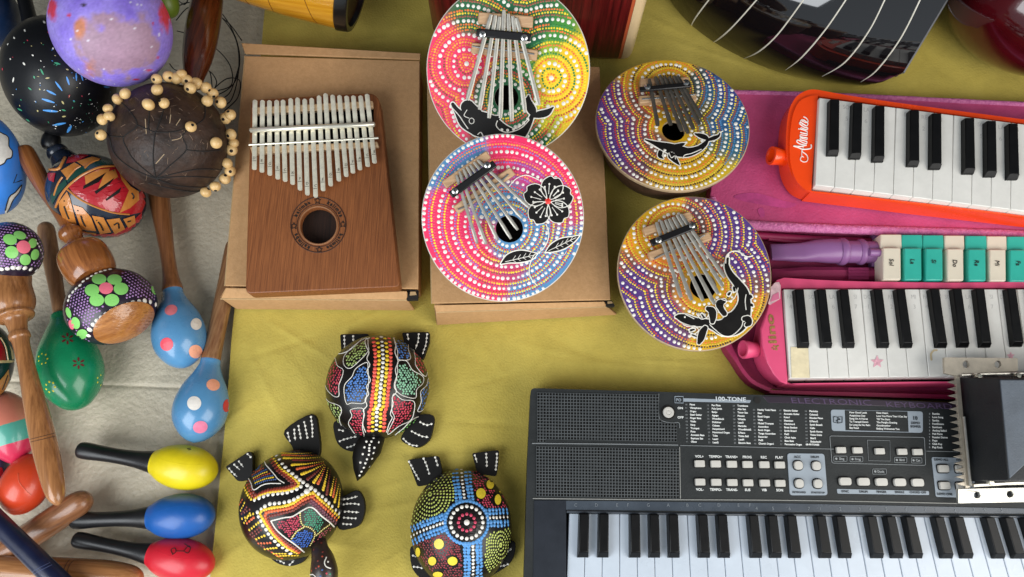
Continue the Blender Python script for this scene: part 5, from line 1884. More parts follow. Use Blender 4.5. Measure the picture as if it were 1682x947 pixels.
# ---- black gourd with flecks
BLKG = mat('black_gourd', S(15, 15, 18), .38, var=.3, vscale=30, bump=.15, bscale=60, spec=.4)
t = thing('black_gourd_maraca', 'glossy black gourd maraca flecked with white, blue and green paint', 'maraca', P(97, 125, GREY_Z), None)
hb, c0 = gourd((98, 126), .075, 97, 100, 0, BLKG, rz=92)
hd = part('head', hb, t)
s = MeshS(hb)
d = MB()
fb, fg, fw, fo = paint(78, 150, 220), paint(60, 150, 110), WHITE, paint(190, 176, 120)
for x0, y0, x1, y1, r, m_ in ((205, 100, 212, 108, 3, fw), (115, 140, 120, 148, 2, fw), (66, 175, 70, 182, 2, fw), (110, 295, 118, 305, 2.4, fw), (152, 258, 158, 262, 2, fw), (250, 225, 250, 232, 2, fw), (66, 365, 62, 385, 2, fw), (40, 205, 36, 212, 1.5, fw), (50, 275, 50, 280, 2, fw),
                              (262, 385, 292, 425, 2.6, fb), (314, 362, 326, 398, 2.6, fb), (222, 425, 262, 445, 2.8, fb), (200, 465, 255, 482, 3, fb), (205, 518, 270, 524, 3, fb), (250, 588, 308, 578, 2.8, fb), (318, 620, 335, 592, 4, fb), (388, 636, 405, 622, 3.2, fb), (358, 345, 360, 378, 2, fb), (380, 345, 390, 378, 2, fb), (490, 408, 515, 410, 2.6, fb),
                              (258, 295, 282, 302, 2.6, fg), (192, 325, 205, 350, 2.2, fg), (160, 358, 164, 368, 2.2, fg), (135, 412, 148, 422, 2, fg), (85, 510, 104, 520, 2, fg), (292, 515, 308, 520, 2, fg), (345, 475, 352, 478, 1.8, fg), (420, 468, 428, 470, 1.8, fg), (98, 468, 102, 470, 1.6, fg), (125, 560, 140, 570, 1.8, fg),
                              (312, 325, 322, 328, 2, fo), (216, 368, 232, 366, 2, fo), (186, 418, 190, 422, 2, fo), (292, 476, 300, 488, 2.4, fo), (176, 518, 180, 524, 2, fo), (294, 548, 308, 546, 2.2, fo), (12, 320, 14, 330, 1.6, RED1), (128, 188, 132, 192, 1.5, RED1), (225, 150, 232, 158, 1.5, RED1)):
    (ax, ay), (bx, by) = z1((x0, y0), (x1, y1))
    px_stroke(d, s, [(ax, ay, r * .3), ((ax + bx) / 2, (ay + by) / 2, r * .62), (bx, by, r * .3)], m_, .0003, k=4)
for k in range(34):
    (x, y), = z1((random.uniform(345, 470), random.uniform(480, 620)))
    px_dot(d, s, x, y, random.uniform(.35, .8), WHITE if k % 4 else fg)
for k in range(70):
    a, r = random.uniform(0, 6.28), random.uniform(20, 86)
    x, y = 98 + r * math.cos(a), 128 + r * math.sin(a)
    l, b_ = random.uniform(.8, 3), random.uniform(0, 6.28)
    px_stroke(d, s, [(x, y, .3), (x + l * .5 * math.cos(b_), y + l * .5 * math.sin(b_), random.uniform(.4, .8)), (x + l * math.cos(b_), y + l * math.sin(b_), .3)], random.choice((fw, fw, fb, fg, fo, RED1)), .0003, k=3)
part('painted_flecks', d, hd)
part('handle', along((28, -50), .060, (52, 45), .062, [(0, 15), (.3, 13), (.8, 13), (1, 16)], BLKG), t)
part('tip', along((86, 216), .052, (82, 246), .050, [(0, 10), (.3, 16), (.7, 17), (.95, 12), (1, 3)], BLKG), t)

# ---- lavender gourd
t0 = mat('lavender_paint', (1, 1, 1), .5, attr=True, var=.12, vscale=70, bump=.12, bscale=160)
hb, c0 = gourd((184, 46), .125, 105, 97, 5, t0, rz=88, nu=160, nv=110)
LAV, MAU, REDL, ORGL, WHL = S(134, 108, 216), S(166, 132, 154), S(208, 56, 84), S(196, 122, 88), S(196, 184, 238)


def mixc(a, b, f):
    f = max(0, min(1, f))
    return tuple(x + (y - x) * f for x, y in zip(a, b))


def lav(p):
    x, y = project(p)
    x, y = x * 2.87, y * 2.87
    n1 = noise.fractal(p * 60, 1.0, 2.0, 4)
    n2 = noise.fractal(p * 150 + Vector((4, 1, 7)), 1.0, 2.0, 4)
    c_ = mixc(LAV, WHL, .22 + .22 * n1)
    dd = math.hypot((x - 560) / 205, (y - 210) / 170)
    c_ = mixc(c_, MAU, (1.0 - dd + .35 * n1 + .15 * n2) * 4)
    dd = math.hypot((x - 375) / 35, (y - 130) / 50)
    c_ = mixc(c_, ORGL, (1 - dd + .5 * n1) * 2)
    dd = math.hypot((x - 420) / 40, (y - 330) / 60)
    c_ = mixc(c_, ORGL, (1 - dd + .6 * n2) * .6)
    for rx, ry, ra, rb in ((782, 60, 36, 100), (248, 40, 30, 60), (705, 330, 22, 7), (720, 110, 7, 8), (325, 72, 12, 12), (745, 270, 8, 7), (640, 374, 22, 4)):
        dd = math.hypot((x - rx) / ra, (y - ry) / rb)
        c_ = mixc(c_, REDL, (1 - dd + .35 * n2) * 2.2)
    dd = math.hypot((x - 395) / 14, (y - 22) / 10)
    c_ = mixc(c_, S(60, 50, 60), (1 - dd + .5 * n2) * 3)
    n3 = noise.noise(p * 520)
    c_ = tuple(v * (1 + .22 * n3) for v in c_)
    if noise.noise(p * 420 + Vector((2, 8, 1))) > .66:
        c_ = mixc(c_, S(236, 232, 246), .75)
    return c_


o = part('lavender_gourd', hb, colfn=lav, origin=(c0.x, c0.y, GREY_Z))
tag(o, 'round gourd painted lavender with worn mauve patch and red smears, resting on the black gourd', 'gourd')

# ---- blue gourd with clouds, navy gourd, olive gourd
t = thing('cloud_gourd', 'bright blue gourd painted with white clouds, cut off by the left edge', 'gourd', P(5, 270, GREY_Z), None)
hb, c0 = gourd((-20, 268), .060, 63, 87, -6, mat('cloud_blue', S(58, 132, 222), .4, var=.1, vscale=40), rz=70)
hd = part('head', hb, t)
s = MeshS(hb)
d = MB()
for poly in ([(-30, 628), (15, 632), (38, 650), (40, 690), (56, 712), (52, 742), (30, 750), (14, 772), (-30, 770)], [(100, 870), (88, 905), (60, 940), (40, 985), (20, 1010), (40, 930), (70, 905)]):
    pp = crom(z1(*poly), 3, True)
    px_patch(d, s, pp, WHITE, .0003, 0, 4)
    px_line(d, s, pp, .9, INK, 1, True, .0005)
px_line(d, s, z1((78, 820), (62, 862), (84, 855), (102, 848)), .7, INK, 1, off=.0004)
part('painted_cloud', d, hd)
hb, c0 = gourd((-14, 22), .05, 50, 56, 0, mat('navy_gourd', S(20, 44, 78), .4, var=.25, vscale=40), rz=50)
tag(part('navy_gourd', hb, origin=(c0.x, c0.y, GREY_Z)), 'dark navy gourd in the upper left corner behind the black gourd', 'gourd')
hb, c0 = gourd((272, 2), .07, 21, 30, -15, mat('olive_gourd', S(98, 116, 34), .4, var=.15), rz=22)
tag(part('olive_gourd', hb, origin=(c0.x, c0.y, GREY_Z)), 'small olive green gourd peeping out behind the lavender gourd', 'gourd')

# ---- striped egg, orange egg, small blue one
hb = along((4, 642), .022, (28, 762), .022, [(0, .5), (.015, 11), (.06, 22), (.16, 35), (.32, 45), (.5, 48), (.68, 44), (.84, 33), (.94, 20), (.985, 10), (1, .5)],
           mat('striped_egg', (1, 1, 1), .3, attr=True, var=.06, vscale=60, coat=.3), seg=96)
# more loops for clean stripes
hb2 = along((4, 642), .022, (28, 762), .022, [(q, 48.5 * max(0.01, math.sin(math.pi * q)) ** .62) for q in [i / 40 for i in range(41)]], MATS['striped_egg'], seg=72)
pe, te, ri = S(216, 128, 106), S(84, 168, 150), S(212, 46, 84)


def stripe(p):
    x, y = project(p)
    v = y + .30 * x
    return pe if v < 699 else (te if v < 733 else ri)


c0 = P(12, 700, 0)
tag(part('striped_egg_shaker', hb2, colfn=stripe, origin=(c0.x, c0.y, GREY_Z)), 'egg shaker striped in peach, teal and crimson, under the oak handle', 'egg shaker')
A, B = (68, 752), (14, 840)
hb = along((60, 745), .02, (22, 846), .02, [(0, .5), (.02, 11), (.08, 21), (.2, 32), (.38, 39.5), (.56, 41.5), (.74, 37), (.88, 26), (.96, 14), (1, .5)], mat('orange_egg', S(206, 66, 34), .3, var=.08, vscale=50, coat=.2))
c0 = P(42, 797, 0)
oe = part('egg_shaker', hb, origin=(c0.x, c0.y, GREY_Z))
tag(oe, 'plain red orange egg shaker beside the end of the oak handle', 'egg shaker')
sm = MB()
px_line(sm, MeshS(hb), z3((85, 460), (90, 500), (120, 540), (145, 562)), .6, mat('seam_orange', S(216, 96, 66), .35), off=.0001)
part('seam', sm, oe)
t = thing('blue_gourd', 'small steel blue gourd with a red spot at the left edge, below the striped egg', 'gourd', P(0, 772, GREY_Z), None)
hb, c0 = gourd((-14, 772), .014, 30, 34, 0, mat('steel_blue', S(62, 84, 120), .3, var=.1, coat=.3), rz=28)
hd = part('head', hb, t)
d = MB()
px_patch(d, MeshS(hb), circle_px(1, 775, 3.6, 8, 14), spotc['crim'], .0004, 0, 3)
part('painted_spot', d, hd)

# ---- loose wooden handles and the navy rod
hb = along((148, 814), .020, (-40, 938), -.002, [(0, .5), (.012, 9), (.04, 16), (.09, 20), (.18, 21.5), (.4, 22), (.7, 22), (1, 22)], wood('walnut_stick', S(152, 104, 70), S(112, 70, 42), (-188, -124), .3, .2))
tag(part('wooden_stick', hb), 'plain brown wooden stick running diagonally under the navy rod', 'stick')
hb = along((236, 950), .016, (-60, 930), .010, [(0, .5), (.008, 7), (.03, 15), (.08, 22), (.2, 27), (.4, 27), (.7, 25), (1, 24)], wood('oak_stick', S(176, 122, 76), S(138, 90, 50), (-296, 20), .25, .35))
o = part('wooden_stick', hb)
tag(o, 'light oak stick with two carved rings lying along the bottom edge', 'stick')
g = MB()
s = MeshS(hb)
for L in (z3((326, 950), (318, 920), (330, 890), (350, 868)), z3((305, 950), (300, 920), (312, 888), (330, 866))):
    px_line(g, s, L, .6, gm, 4, off=.0001)
part('groove', g, o)
hb = along((-50, 812), .040, (135, 992), .040, [(0, 19), (.2, 19.5), (.5, 20), (.8, 21), (1, 21)], mat('navy_plastic', S(22, 28, 56), .3, var=.15, vscale=80, coat=.2))
o = part('navy_rod', hb)
tag(o, 'dark navy plastic rod lying across the brown stick in the lower left corner', 'rod')
g = MB()
s = MeshS(hb)
for L in (z3((150, 925), (185, 905), (235, 880)), z3((158, 935), (195, 915), (245, 890))):
    px_line(g, s, L, .5, mat('navy_groove', S(70, 78, 110), .3), 4, off=.0001)
part('groove', g, o)
# ================================================================== RIGHT SIDE
z13 = Z(3.222, 1160, 130)
z14 = Z(3.222, 1160, 370)
z15 = Z(2.895, 860, 620)
z16 = Z(2.580, 1270, 580)
z20 = Z(5.119, 1090, 635)
z21 = Z(5.12, 1350, 635)
z22 = Z(3.507, 1540, 570)
zF = Z(6.312, 1160, 370)
zG = Z(5.919, 1160, 500)
KW = mat('key_white', S(228, 226, 220), .3, var=.03, vscale=30, blotch=.10, blscale=45)
KWB = mat('key_white_cool', S(196, 206, 218), .28, var=.03, vscale=30, blotch=.08, blscale=40)
KB = mat('key_black', S(15, 15, 16), .34, var=.15, vscale=80, spec=.22)
EMB = mat('embossed_white', S(246, 245, 242), .4)
EMB2 = mat('embossed_grey', S(194, 192, 188), .5)


def lerp2(a, b, t):
    return (a[0] + (b[0] - a[0]) * t, a[1] + (b[1] - a[1]) * t)


def white_key(t, a0, a1, b1, b0, z, drop, m, lip=8.0, gap=.45, nick=()):
    """a0,a1 far corners; b0,b1 near corners (photo px at height z); front lip falls by drop"""
    mb = MB()
    a0, b0 = (a0[0] + gap, a0[1]), (b0[0] + gap, b0[1])
    a1, b1 = (a1[0] - gap, a1[1]), (b1[0] - gap, b1[1])
    A0, A1, B0, B1 = P(*a0, z), P(*a1, z), P(*b0, z), P(*b1, z)
    dn = Vector((0, 0, -drop))
    fw = (B0 - A0).normalized() * 0.0012
    mb.hexa([A0 + dn, A1 + dn, B1 + dn + fw, B0 + dn + fw], [A0, A1, B1, B0], m)
    return part('white_key', mb, t, bevel=.0006)


def black_key(t, a, b, wa, wb, z, h, m=KB, front=.006):
    """a, b = centre of far and near ends in px on the key's top; w = widths in px"""
    mb = MB()
    zt = z + h
    A0, A1 = P(a[0] - wa / 2, a[1], zt), P(a[0] + wa / 2, a[1], zt)
    B0, B1 = P(b[0] - wb / 2, b[1], zt), P(b[0] + wb / 2, b[1], zt)
    d = (B0 - A0).normalized()
    s = (A1 - A0).normalized() * .0009
    lo = Vector((0, 0, -h - .001))
    front *= .6
    C0, C1 = B0 + d * front - Vector((0, 0, h * .62)), B1 + d * front - Vector((0, 0, h * .62))
    mb.loft([[A0 - s + lo, A1 + s + lo, A1, A0], [B0 - s + lo + d * front * .9, B1 + s + lo + d * front * .9, B1, B0]], m)
    mb.add([B0, B1, C1 + s * .6, C0 - s * .6, B0 - s + lo + d * front * 1.02, B1 + s + lo + d * front * 1.02],
           [[0, 1, 2, 3], [3, 2, 5, 4]], m)
    mb.add([B0, C0 - s * .6, B0 - s + lo + d * front * 1.02, B0 - s + lo], [[0, 1, 2, 3]], m)
    mb.add([B1, C1 + s * .6, B1 + s + lo + d * front * 1.02, B1 + s + lo], [[0, 1, 2, 3]], m)
    return part('black_key', mb, t, sharp=25, bevel=.0008)


# ---- pink case lid
PINKC = mat('pink_case', S(206, 80, 132), .7, col2=S(188, 64, 116), vscale=14, bump=.35, bscale=500, blotch=.22, blscale=20, crease=.35)
ZIPF = mat('zip_fabric', S(226, 134, 182), .85, col2=S(190, 92, 148), vscale=260, bump=.8, bscale=500)
lid_px = [(1202, 149), (1440, 156), (1830, 176), (1830, 395), (1440, 381), (1245, 372), (1215, 364), (1188, 352), (1172, 340), (1166, 322), (1176, 240)]
t = thing('pink_case_lid', 'pink fabric case lid with fuzzy edging, lying under the orange melodica', 'instrument case', P(1450, 270, 0), None)
mb = MB()
mb.prism([P(x, y, .021) for x, y in lid_px], .0016, .021, PINKC)
part('panel', mb, t, bevel=.004, bseg=3)
for pts, r in (([(1203, 152), (1320, 155), (1440, 160), (1600, 168), (1830, 179)], 5.0), ([(1168, 326), (1174, 340), (1192, 353), (1218, 364), (1248, 370), (1440, 378), (1640, 384), (1830, 392)], 8.0)):
    e = MB()
    px = crom(pts, 10)
    k = mpp(1400, 270, .02)
    e.tube([P(x, y, .0195) + Vector((0, 0, .0006 * noise.noise(Vector((x * .2, y * .2, 3))))) for x, y in px],
           [r * k * (1 + .16 * noise.noise(Vector((x * .35, y * .1, 0)))) for x, y in px], ZIPF, 10)
    part('zip_edge', e, t)
s = PlaneS((0, 0, .0214), (0, 0, 1))
e = MB()
sm_ = mat('pink_stain', S(186, 66, 128), .7, var=.2, vscale=90)
for poly in ([(150, 615), (260, 600), (400, 640), (480, 660), (420, 680), (280, 660), (180, 640)], [(272, 690), (300, 680), (310, 720), (290, 730)]):
    px_patch(e, s, crom(z13(*poly), 3, True), sm_, 0, 0)
part('stain', e, t)

# ---- orange melodica
ORNG = mat('orange_plastic', S(250, 74, 14), .24, var=.05, vscale=20, coat=.3)
t = thing('orange_melodica', 'bright orange melodica with white lettering, lying on the pink case lid', 'melodica', P(1450, 270, .021), 'melodicas on the right')
ZK = .0535
out = crom(z13((600, 66), (550, 67), (500, 86), (450, 128), (412, 205), (394, 320), (392, 440), (408, 530), (446, 596), (505, 631), (570, 640)), 4) + z13((1120, 702), (1682, 770), (2000, 808)) + z13((2000, 255), (1682, 212), (1120, 138))
mb = MB()
op = silhouette(out, .026, .047)
well = [P(x, y, .047) for x, y in z13((588, 88), (1120, 160), (1950, 268), (1950, 760), (1120, 664), (553, 596))]
mb.prism(op, .024, .047, ORNG, [well])
part('body', mb, t, bevel=.0045, bseg=4)
mb = MB()
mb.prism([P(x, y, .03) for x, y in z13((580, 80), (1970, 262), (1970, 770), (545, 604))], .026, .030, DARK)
part('key_bed', mb, t)
pl = crom(z13((592, 84), (545, 88), (492, 118), (458, 190), (443, 310), (446, 440), (474, 530), (520, 578), (556, 592)), 4)
mb = MB()
mb.prism([P(x, y, .0492) for x, y in pl], .046, .0492, ORNG)
part('end_panel', mb, t, bevel=.0012)
for i in range(13):
    a0, a1 = (597 + 101.9 * i, 97 + 13.2 * i), (597 + 101.9 * (i + 1), 97 + 13.2 * (i + 1))
    b0, b1 = (577 + 103.5 * i, 558 + 13.0 * i), (577 + 103.5 * (i + 1), 558 + 13.0 * (i + 1))
    q = z13(a0, a1, b1, b0)
    wk = white_key(t, *q, ZK, .0125, KW)
    e = MB()
    sf = PlaneS((0, 0, ZK), (0, 0, 1))
    nmn = ['FA', 'SOL', 'LA', 'SI', 'DO', 'RE', 'MI', 'FA', 'SOL', 'LA', 'SI', 'DO', 'RE'][i]
    num = '4567123456712'[i]
    cxp = a0[0] + 51 + (20 if i in (0, 4, 7) else (-16 if i in (3, 6, 10) else 4))
    cyp = a0[1] + 36
    (x, y), (x2, y2) = z13((cxp - 6, cyp + 12), (cxp - 10, cyp + 72))
    text(e, sf, nmn, x, y, 7.6, EMB2, (1, .12), 'C', .0002, sx=.8)
    text(e, sf, num, x2, y2, 7.6, EMB2, (1, .12), 'C', .0002)
    part('embossed_note', e, wk)
for (a, b) in zip(((682, 104), (804, 122), (921, 138), (1104, 160), (1222, 178), (1396, 202), (1511, 218), (1627, 232), (1814, 256)), ((678, 375), (797, 392), (919, 408), (1104, 432), (1222, 447), (1400, 472), (1515, 487), (1633, 502), (1825, 528))):
    a_, b_ = z13(a, b)
    black_key(t, a_, b_, 15, 16, ZK, .0065)
mb = MB()
A, B = P(1290, 259, .036), P(1266, 255, .040)
k = mpp(1275, 257, .04)
mb.lathe(A, B, [(0, 14 * k), (.5, 14 * k), (.85, 15.5 * k), (.97, 15.5 * k), (1, 15 * k), (1.0, 11 * k), (.96, 10.5 * k), (.45, 9 * k)], ORNG, 32)
part('mouthpiece_socket', mb, t, sharp=30)
h = MB()
h.lathe(A.lerp(B, .46), A.lerp(B, .47), [(0, 9.2 * k), (1, 9.2 * k)], DARK, 24)
part('socket_hole', h, t)
# lettering in flowing script, drawn as strokes
e = MB()
sf = PlaneS((0, 0, .0494), (0, 0, 1))
WL = mat('white_print', S(244, 238, 232), .4)
zA = Z(9.96, 1290, 180)
for L, r in (([(300, 775), (272, 760), (252, 785), (250, 822), (290, 850), (345, 846), (368, 800), (352, 745), (318, 712), (284, 690), (268, 655)], .8),
             ([(270, 765), (268, 715), (270, 660), (290, 640), (284, 585)], .7), ([(132, 592), (200, 612), (290, 645), (395, 636), (424, 612), (420, 570)], 1.15),
             ([(136, 590), (230, 598), (300, 588), (345, 575)], 1.15), ([(345, 575), (255, 562), (195, 530), (186, 502), (215, 496), (290, 538), (345, 548), (352, 520)], .95),
             ([(352, 518), (300, 504), (236, 486)], 1.05), ([(240, 486), (246, 458), (300, 472), (352, 482)], .85), ([(352, 482), (352, 456), (300, 450), (238, 436)], 1.05),
             ([(240, 436), (246, 408), (300, 414), (352, 416), (356, 392)], .85), ([(356, 392), (300, 382), (242, 368)], 1.05), ([(356, 392), (358, 356)], .7),
             ([(358, 352), (300, 330), (240, 312)], 1.05), ([(240, 312), (262, 294), (320, 318), (360, 318), (366, 294)], .85),
             ([(366, 294), (310, 282), (240, 232), (238, 206), (268, 214), (330, 256), (350, 262)], 1.05), ([(350, 262), (368, 226), (310, 172), (262, 166), (250, 196), (290, 240)], .9),
             ([(268, 178), (330, 206), (364, 198), (366, 168), (338, 132), (296, 112)], .85)):
    px_line(e, sf, zA(*L), r, WL, 6, off=.0001)
(dx_, dy_), = zA((221, 311))
px_dot(e, sf, dx_, dy_, 1.3, WL)
part('script_lettering', e, t)

# ---- magenta case tray with lining
MAG = mat('magenta_lining', S(150, 36, 84), .7, col2=S(128, 26, 68), vscale=16, bump=.2, bscale=600)
MAGD = mat('magenta_wall', S(150, 30, 78), .55, var=.1, vscale=60, bump=.1, bscale=500)
t = thing('magenta_case_tray', 'open magenta case tray holding the pink melodica and the purple pipe', 'instrument case', P(1450, 520, 0), None)
wall_o = zG((150, 300), (195, 425), (245, 500), (290, 565), (335, 640), (385, 705), (440, 760), (510, 800), (620, 845), (780, 868)) + [(1560, 655), (1840, 664)]
wall_i = zG((215, 300), (262, 425), (300, 500), (335, 575), (390, 655), (440, 712), (500, 756), (560, 786), (640, 815), (780, 836)) + [(1560, 648), (1840, 657)]
mb = MB()
mb.prism([P(x, y, .003) for x, y in [(1215, 378)] + wall_o[:1] + wall_i[1:] + [(1840, 390)]], .0015, .003, MAG)
part('lining', mb, t)
mb = MB()
wo, wi = [P(x, y, .016) for x, y in crom(wall_o, 5)], [P(x, y, .016) for x, y in crom(wall_i, 5)]
mb.prism(wo + wi[::-1], .0008, .016, MAGD)
part('side_wall', mb, t, bevel=.0012)
for L in (([(1240, 386), (1330, 392), (1430, 396), (1600, 400), (1840, 404)], 6), ([(1262, 392), (1340, 400), (1440, 404)], 3.5)):
    e = MB()
    k = mpp(1400, 400, .01)
    e.tube([P(x, y, .010) for x, y in crom(L[0], 8)], L[1] * k, MAGD, 10)
    part('lining_fold', e, t)
mb = MB()
loops = []
for i in range(15):
    q = i / 14
    x = 1268 + 190 * q
    yt, yb = 441 - 3 * math.sin(q * 3) + 1.5 * noise.noise(Vector((q * 5, 0, 0))), 462
    A, B = P(x, yt, .014), P(x, yb, .012)
    f = min(1, q * 9 + .15)
    loops.append([A - Vector((0, 0, .010)), A, A.lerp(B, .3) + Vector((0, 0, .004 * f)), A.lerp(B, .7) + Vector((0, 0, .0045 * f)), B, B - Vector((0, 0, .008))])
mb.loft(loops, MAG)
fold = part('lining_roll', mb, t)
e = MB()
for k in range(8):
    (x0, y0), (x1, y1) = z14((752, 226 + 8 * k), (860, 226 + 8 * k))
    e.tube([P(x0, y0, .0192), P(x1, y1, .0192)], .0006, mat('ribbed_label', S(136, 34, 84), .6), 6)
part('ribbed_label', e, t)

# ---- pink melodica
PNKM = mat('pink_plastic', S(222, 80, 122), .36, var=.06, vscale=18, coat=.15)
t = thing('pink_melodica', 'pink melodica with worn white keys and faded gold lettering, lying in the magenta tray', 'melodica', P(1450, 550, .004), 'melodicas on the right')
ZK2 = .036
out = zF((770, 572),) + zF((690, 600), (640, 700), (600, 830)) + zG((520, 180), (488, 330), (478, 450), (492, 540), (525, 620), (575, 690), (640, 745), (720, 790), (800, 806)) + [(1557, 633), (1835, 626), (1816, 462), (1560, 464)]
mb = MB()
well = [P(x, y, .032) for x, y in z14((398, 333), (1150, 331), (2066, 330), (2130, 822), (1150, 826), (430, 836))]
mb.prism(silhouette(out, .010, .032), .004, .032, PNKM, [well])
part('body', mb, t, bevel=.003, bseg=3)
mb = MB()
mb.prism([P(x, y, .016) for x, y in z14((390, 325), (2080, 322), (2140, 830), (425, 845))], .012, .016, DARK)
part('key_bed', mb, t)
mb = MB()
pl = [p for p in zF((778, 590), (720, 640), (660, 760))] + zG((560, 130), (528, 230), (545, 400), (590, 560), (650, 670), (720, 745), (792, 775), (795, 700), (745, 20)) 
mb.prism([P(x, y, .0338) for x, y in pl], .030, .0338, PNKM)
part('end_panel', mb, t, bevel=.0012)
CREAMT = mat('key_tape', S(226, 212, 176), .75, var=.08, vscale=120, bump=.2, bscale=300)
for i in range(16):
    a0, a1 = (408 + 103 * i, 337), (408 + 103 * (i + 1), 337)
    b0, b1 = (442 + 105.2 * i, 808 - 1.2 * i), (442 + 105.2 * (i + 1), 808 - 1.2 * (i + 1))
    q = z14(a0, a1, b1, b0)
    wk = white_key(t, *q, ZK2, .013, KW)
    e = MB()
    sf = PlaneS((0, 0, ZK2), (0, 0, 1))
    nmn = ['FA', 'SOL', 'LA', 'SI', 'DO', 'RE', 'MI', 'FA', 'SOL', 'LA', 'SI', 'DO', 'RE', 'MI', 'FA', 'SOL'][i]
    num = '4567123456712345'[i]
    cxp = a0[0] + 51 + (-20 if i in (0, 4, 7, 11) else (18 if i in (3, 6, 10) else 0))
    (x, y), (x2, y2) = z14((cxp + 4, 388), (cxp + 9, 440))
    text(e, sf, nmn, x, y, 7.0, EMB2, (1, 0), 'C', .0002, sx=.8)
    text(e, sf, num, x2, y2, 7.0, EMB2, (1, 0), 'C', .0002)
    part('embossed_note', e, wk)
    if i == 0:
        e = MB()
        px_patch(e, sf, z14((447, 643), (540, 643), (548, 806), (452, 806)), CREAMT, .0004, 0)
        part('tape', e, wk)
    if i in (4, 11):
        e = MB()
        pk = mat('faded_sticker', S(226, 168, 182), .6, var=.3, vscale=300)
        (cx, cy), = z14((905, 722)) if i == 4 else z14((1612, 690))
        st = []
        for j in range(10):
            a = -math.pi / 2 + j * math.pi / 5
            r = (11 if i == 4 else 7) * (1 if j % 2 == 0 else .45)
            st.append((cx + r * math.cos(a), cy + r * math.sin(a)))
        px_patch(e, sf, st, pk, .0004, 0)
        part('star_sticker', e, wk)
    if i == 7:
        e = MB()
        px_stroke(e, sf, [(x, y, 1.6) for x, y in z14((1192, 710), (1190, 680), (1205, 662), (1220, 660))], mat('glue_stain', S(206, 186, 150), .6), .0004)
        part('glue_mark', e, wk)
for a, b in zip(((494, 337), (611, 337), (730, 337), (910, 335), (1030, 335), (1210, 334), (1330, 334), (1450, 333), (1617, 332), (1738, 332), (1922, 332)), ((522, 622), (643, 622), (763, 622), (946, 622), (1070, 622), (1253, 622), (1370, 620), (1487, 620), (1656, 616), (1780, 616), (1968, 614))):
    a_, b_ = z14(a, b)
    black_key(t, a_, b_, 14.4, 15.2, ZK2, .0065)
mb = MB()
A, B = P(*zG((480, 440))[0], .020), P(*zG((355, 435))[0], .024)
k = mpp(1225, 574, .02)
mb.lathe(A, B, [(0, 12.5 * k), (.4, 13.5 * k), (.7, 15 * k), (.97, 15.2 * k), (1, 14.6 * k), (1, 11.5 * k), (.95, 11 * k), (.4, 9 * k)], PNKM, 32)
part('mouthpiece_socket', mb, t, sharp=30)
h = MB()
h.lathe(A.lerp(B, .42), A.lerp(B, .43), [(0, 9 * k), (1, 9 * k)], MAG, 24)
part('socket_hole', h, t)
e = MB()
GOLD = mat('faded_gold', S(168, 124, 74), .45, .3, var=.35, vscale=400)
sf = PlaneS((0, 0, .0340), (0, 0, 1))
x, y = zG((690, 375))[0]
text(e, sf, 'lino', x - .5, y, 12.5, GOLD, (-.12, -1), 'L', .0002, width=47, bold=.05)
for dx, dy, r in ((0, 0, 2.2), (-3.2, -1, 1.8), (3, -1.5, 1.8), (.5, 4, 2), (-3.4, 4, 1.5), (-6, 2, 1.6)):
    xx, yy = zG((680, 410))[0]
    px_dot(e, sf, xx + dx, yy + dy, r, GOLD, .05)
part('gold_lettering', e, t)
e = MB()
STK = mat('torn_sticker', S(228, 190, 196), .7, var=.2, vscale=200, bump=.3, bscale=300)
poly = zF((715, 590), (755, 585), (772, 620), (768, 760), (720, 790), (660, 825), (640, 810), (665, 740), (670, 640))
px_patch(e, PlaneS((0, 0, .0345), (0, 0, 1)), poly, STK, .0003, 0)
px_patch(e, PlaneS((0, 0, .0345), (0, 0, 1)), zF((690, 720), (750, 690), (760, 760), (700, 780), (665, 790)), mat('torn_sticker_pink', S(226, 120, 156), .6), .0006, 0)
part('torn_sticker', e, t)

# ---- purple pipe with cream and teal keys
PURP = mat('purple_plastic', S(142, 96, 148), .36, var=.06, vscale=20)
CRM, TEAL = mat('cream_key', S(222, 212, 192), .36, var=.04), mat('teal_key', S(52, 176, 158), .34, var=.05)
t = thing('toy_pipe', 'purple toy pipe with a mouthpiece and a row of cream and teal note keys', 'toy pipe', P(1500, 425, .003), None)
mb = MB()
k = mpp(1350, 412, .02)
cy = lambda x: 411 + (x - 1280) * .012
loops = []
for x, hh, r0 in ((1265.5, .0025, 12.2), (1266.5, .0032, 13.6), (1290, .0042, 14.2), (1315, .0060, 15.5), (1340, .0090, 18.6), (1360, .0108, 20), (1377, .0112, 20.2), (1380, .011, 19.6)):
    c = P(x, cy(x) + (3 if x < 1320 else 0), .017)
    L = []
    for j in range(28):
        a = 2 * math.pi * j / 28
        ca, sa = math.cos(a), math.sin(a)
        pw = .55 if x < 1320 else .9
        L.append(c + Vector((0, math.copysign(abs(ca) ** pw, ca) * r0 * k, math.copysign(abs(sa) ** pw, sa) * hh)))
    loops.append(L)
mb.loft(loops, PURP)
part('mouthpiece', mb, t, sharp=50)
mb = MB()
A, B = P(1376, 413, .017), P(1452, 414, .017)
mb.lathe(A, B, [(0, 19.5 * k), (.01, 21 * k), (.05, 22.6 * k), (.12, 22.6 * k), (.16, 21 * k), (.17, 18.6 * k), (.42, 18.6 * k), (.43, 20 * k), (.47, 21.6 * k), (.52, 21.6 * k), (.56, 20 * k), (.57, 18.2 * k), (1, 18.2 * k)], PURP, 36)
part('tube', mb, t, sharp=30)
mb = MB()
mb.prism([P(x, y, .014) for x, y in [(1433, 383), (1447, 383), (1850, 391), (1850, 462), (1448, 455), (1448, 438), (1433, 437)]], .004, .014, PURP)
part('base', mb, t, bevel=.001)
mb = MB()
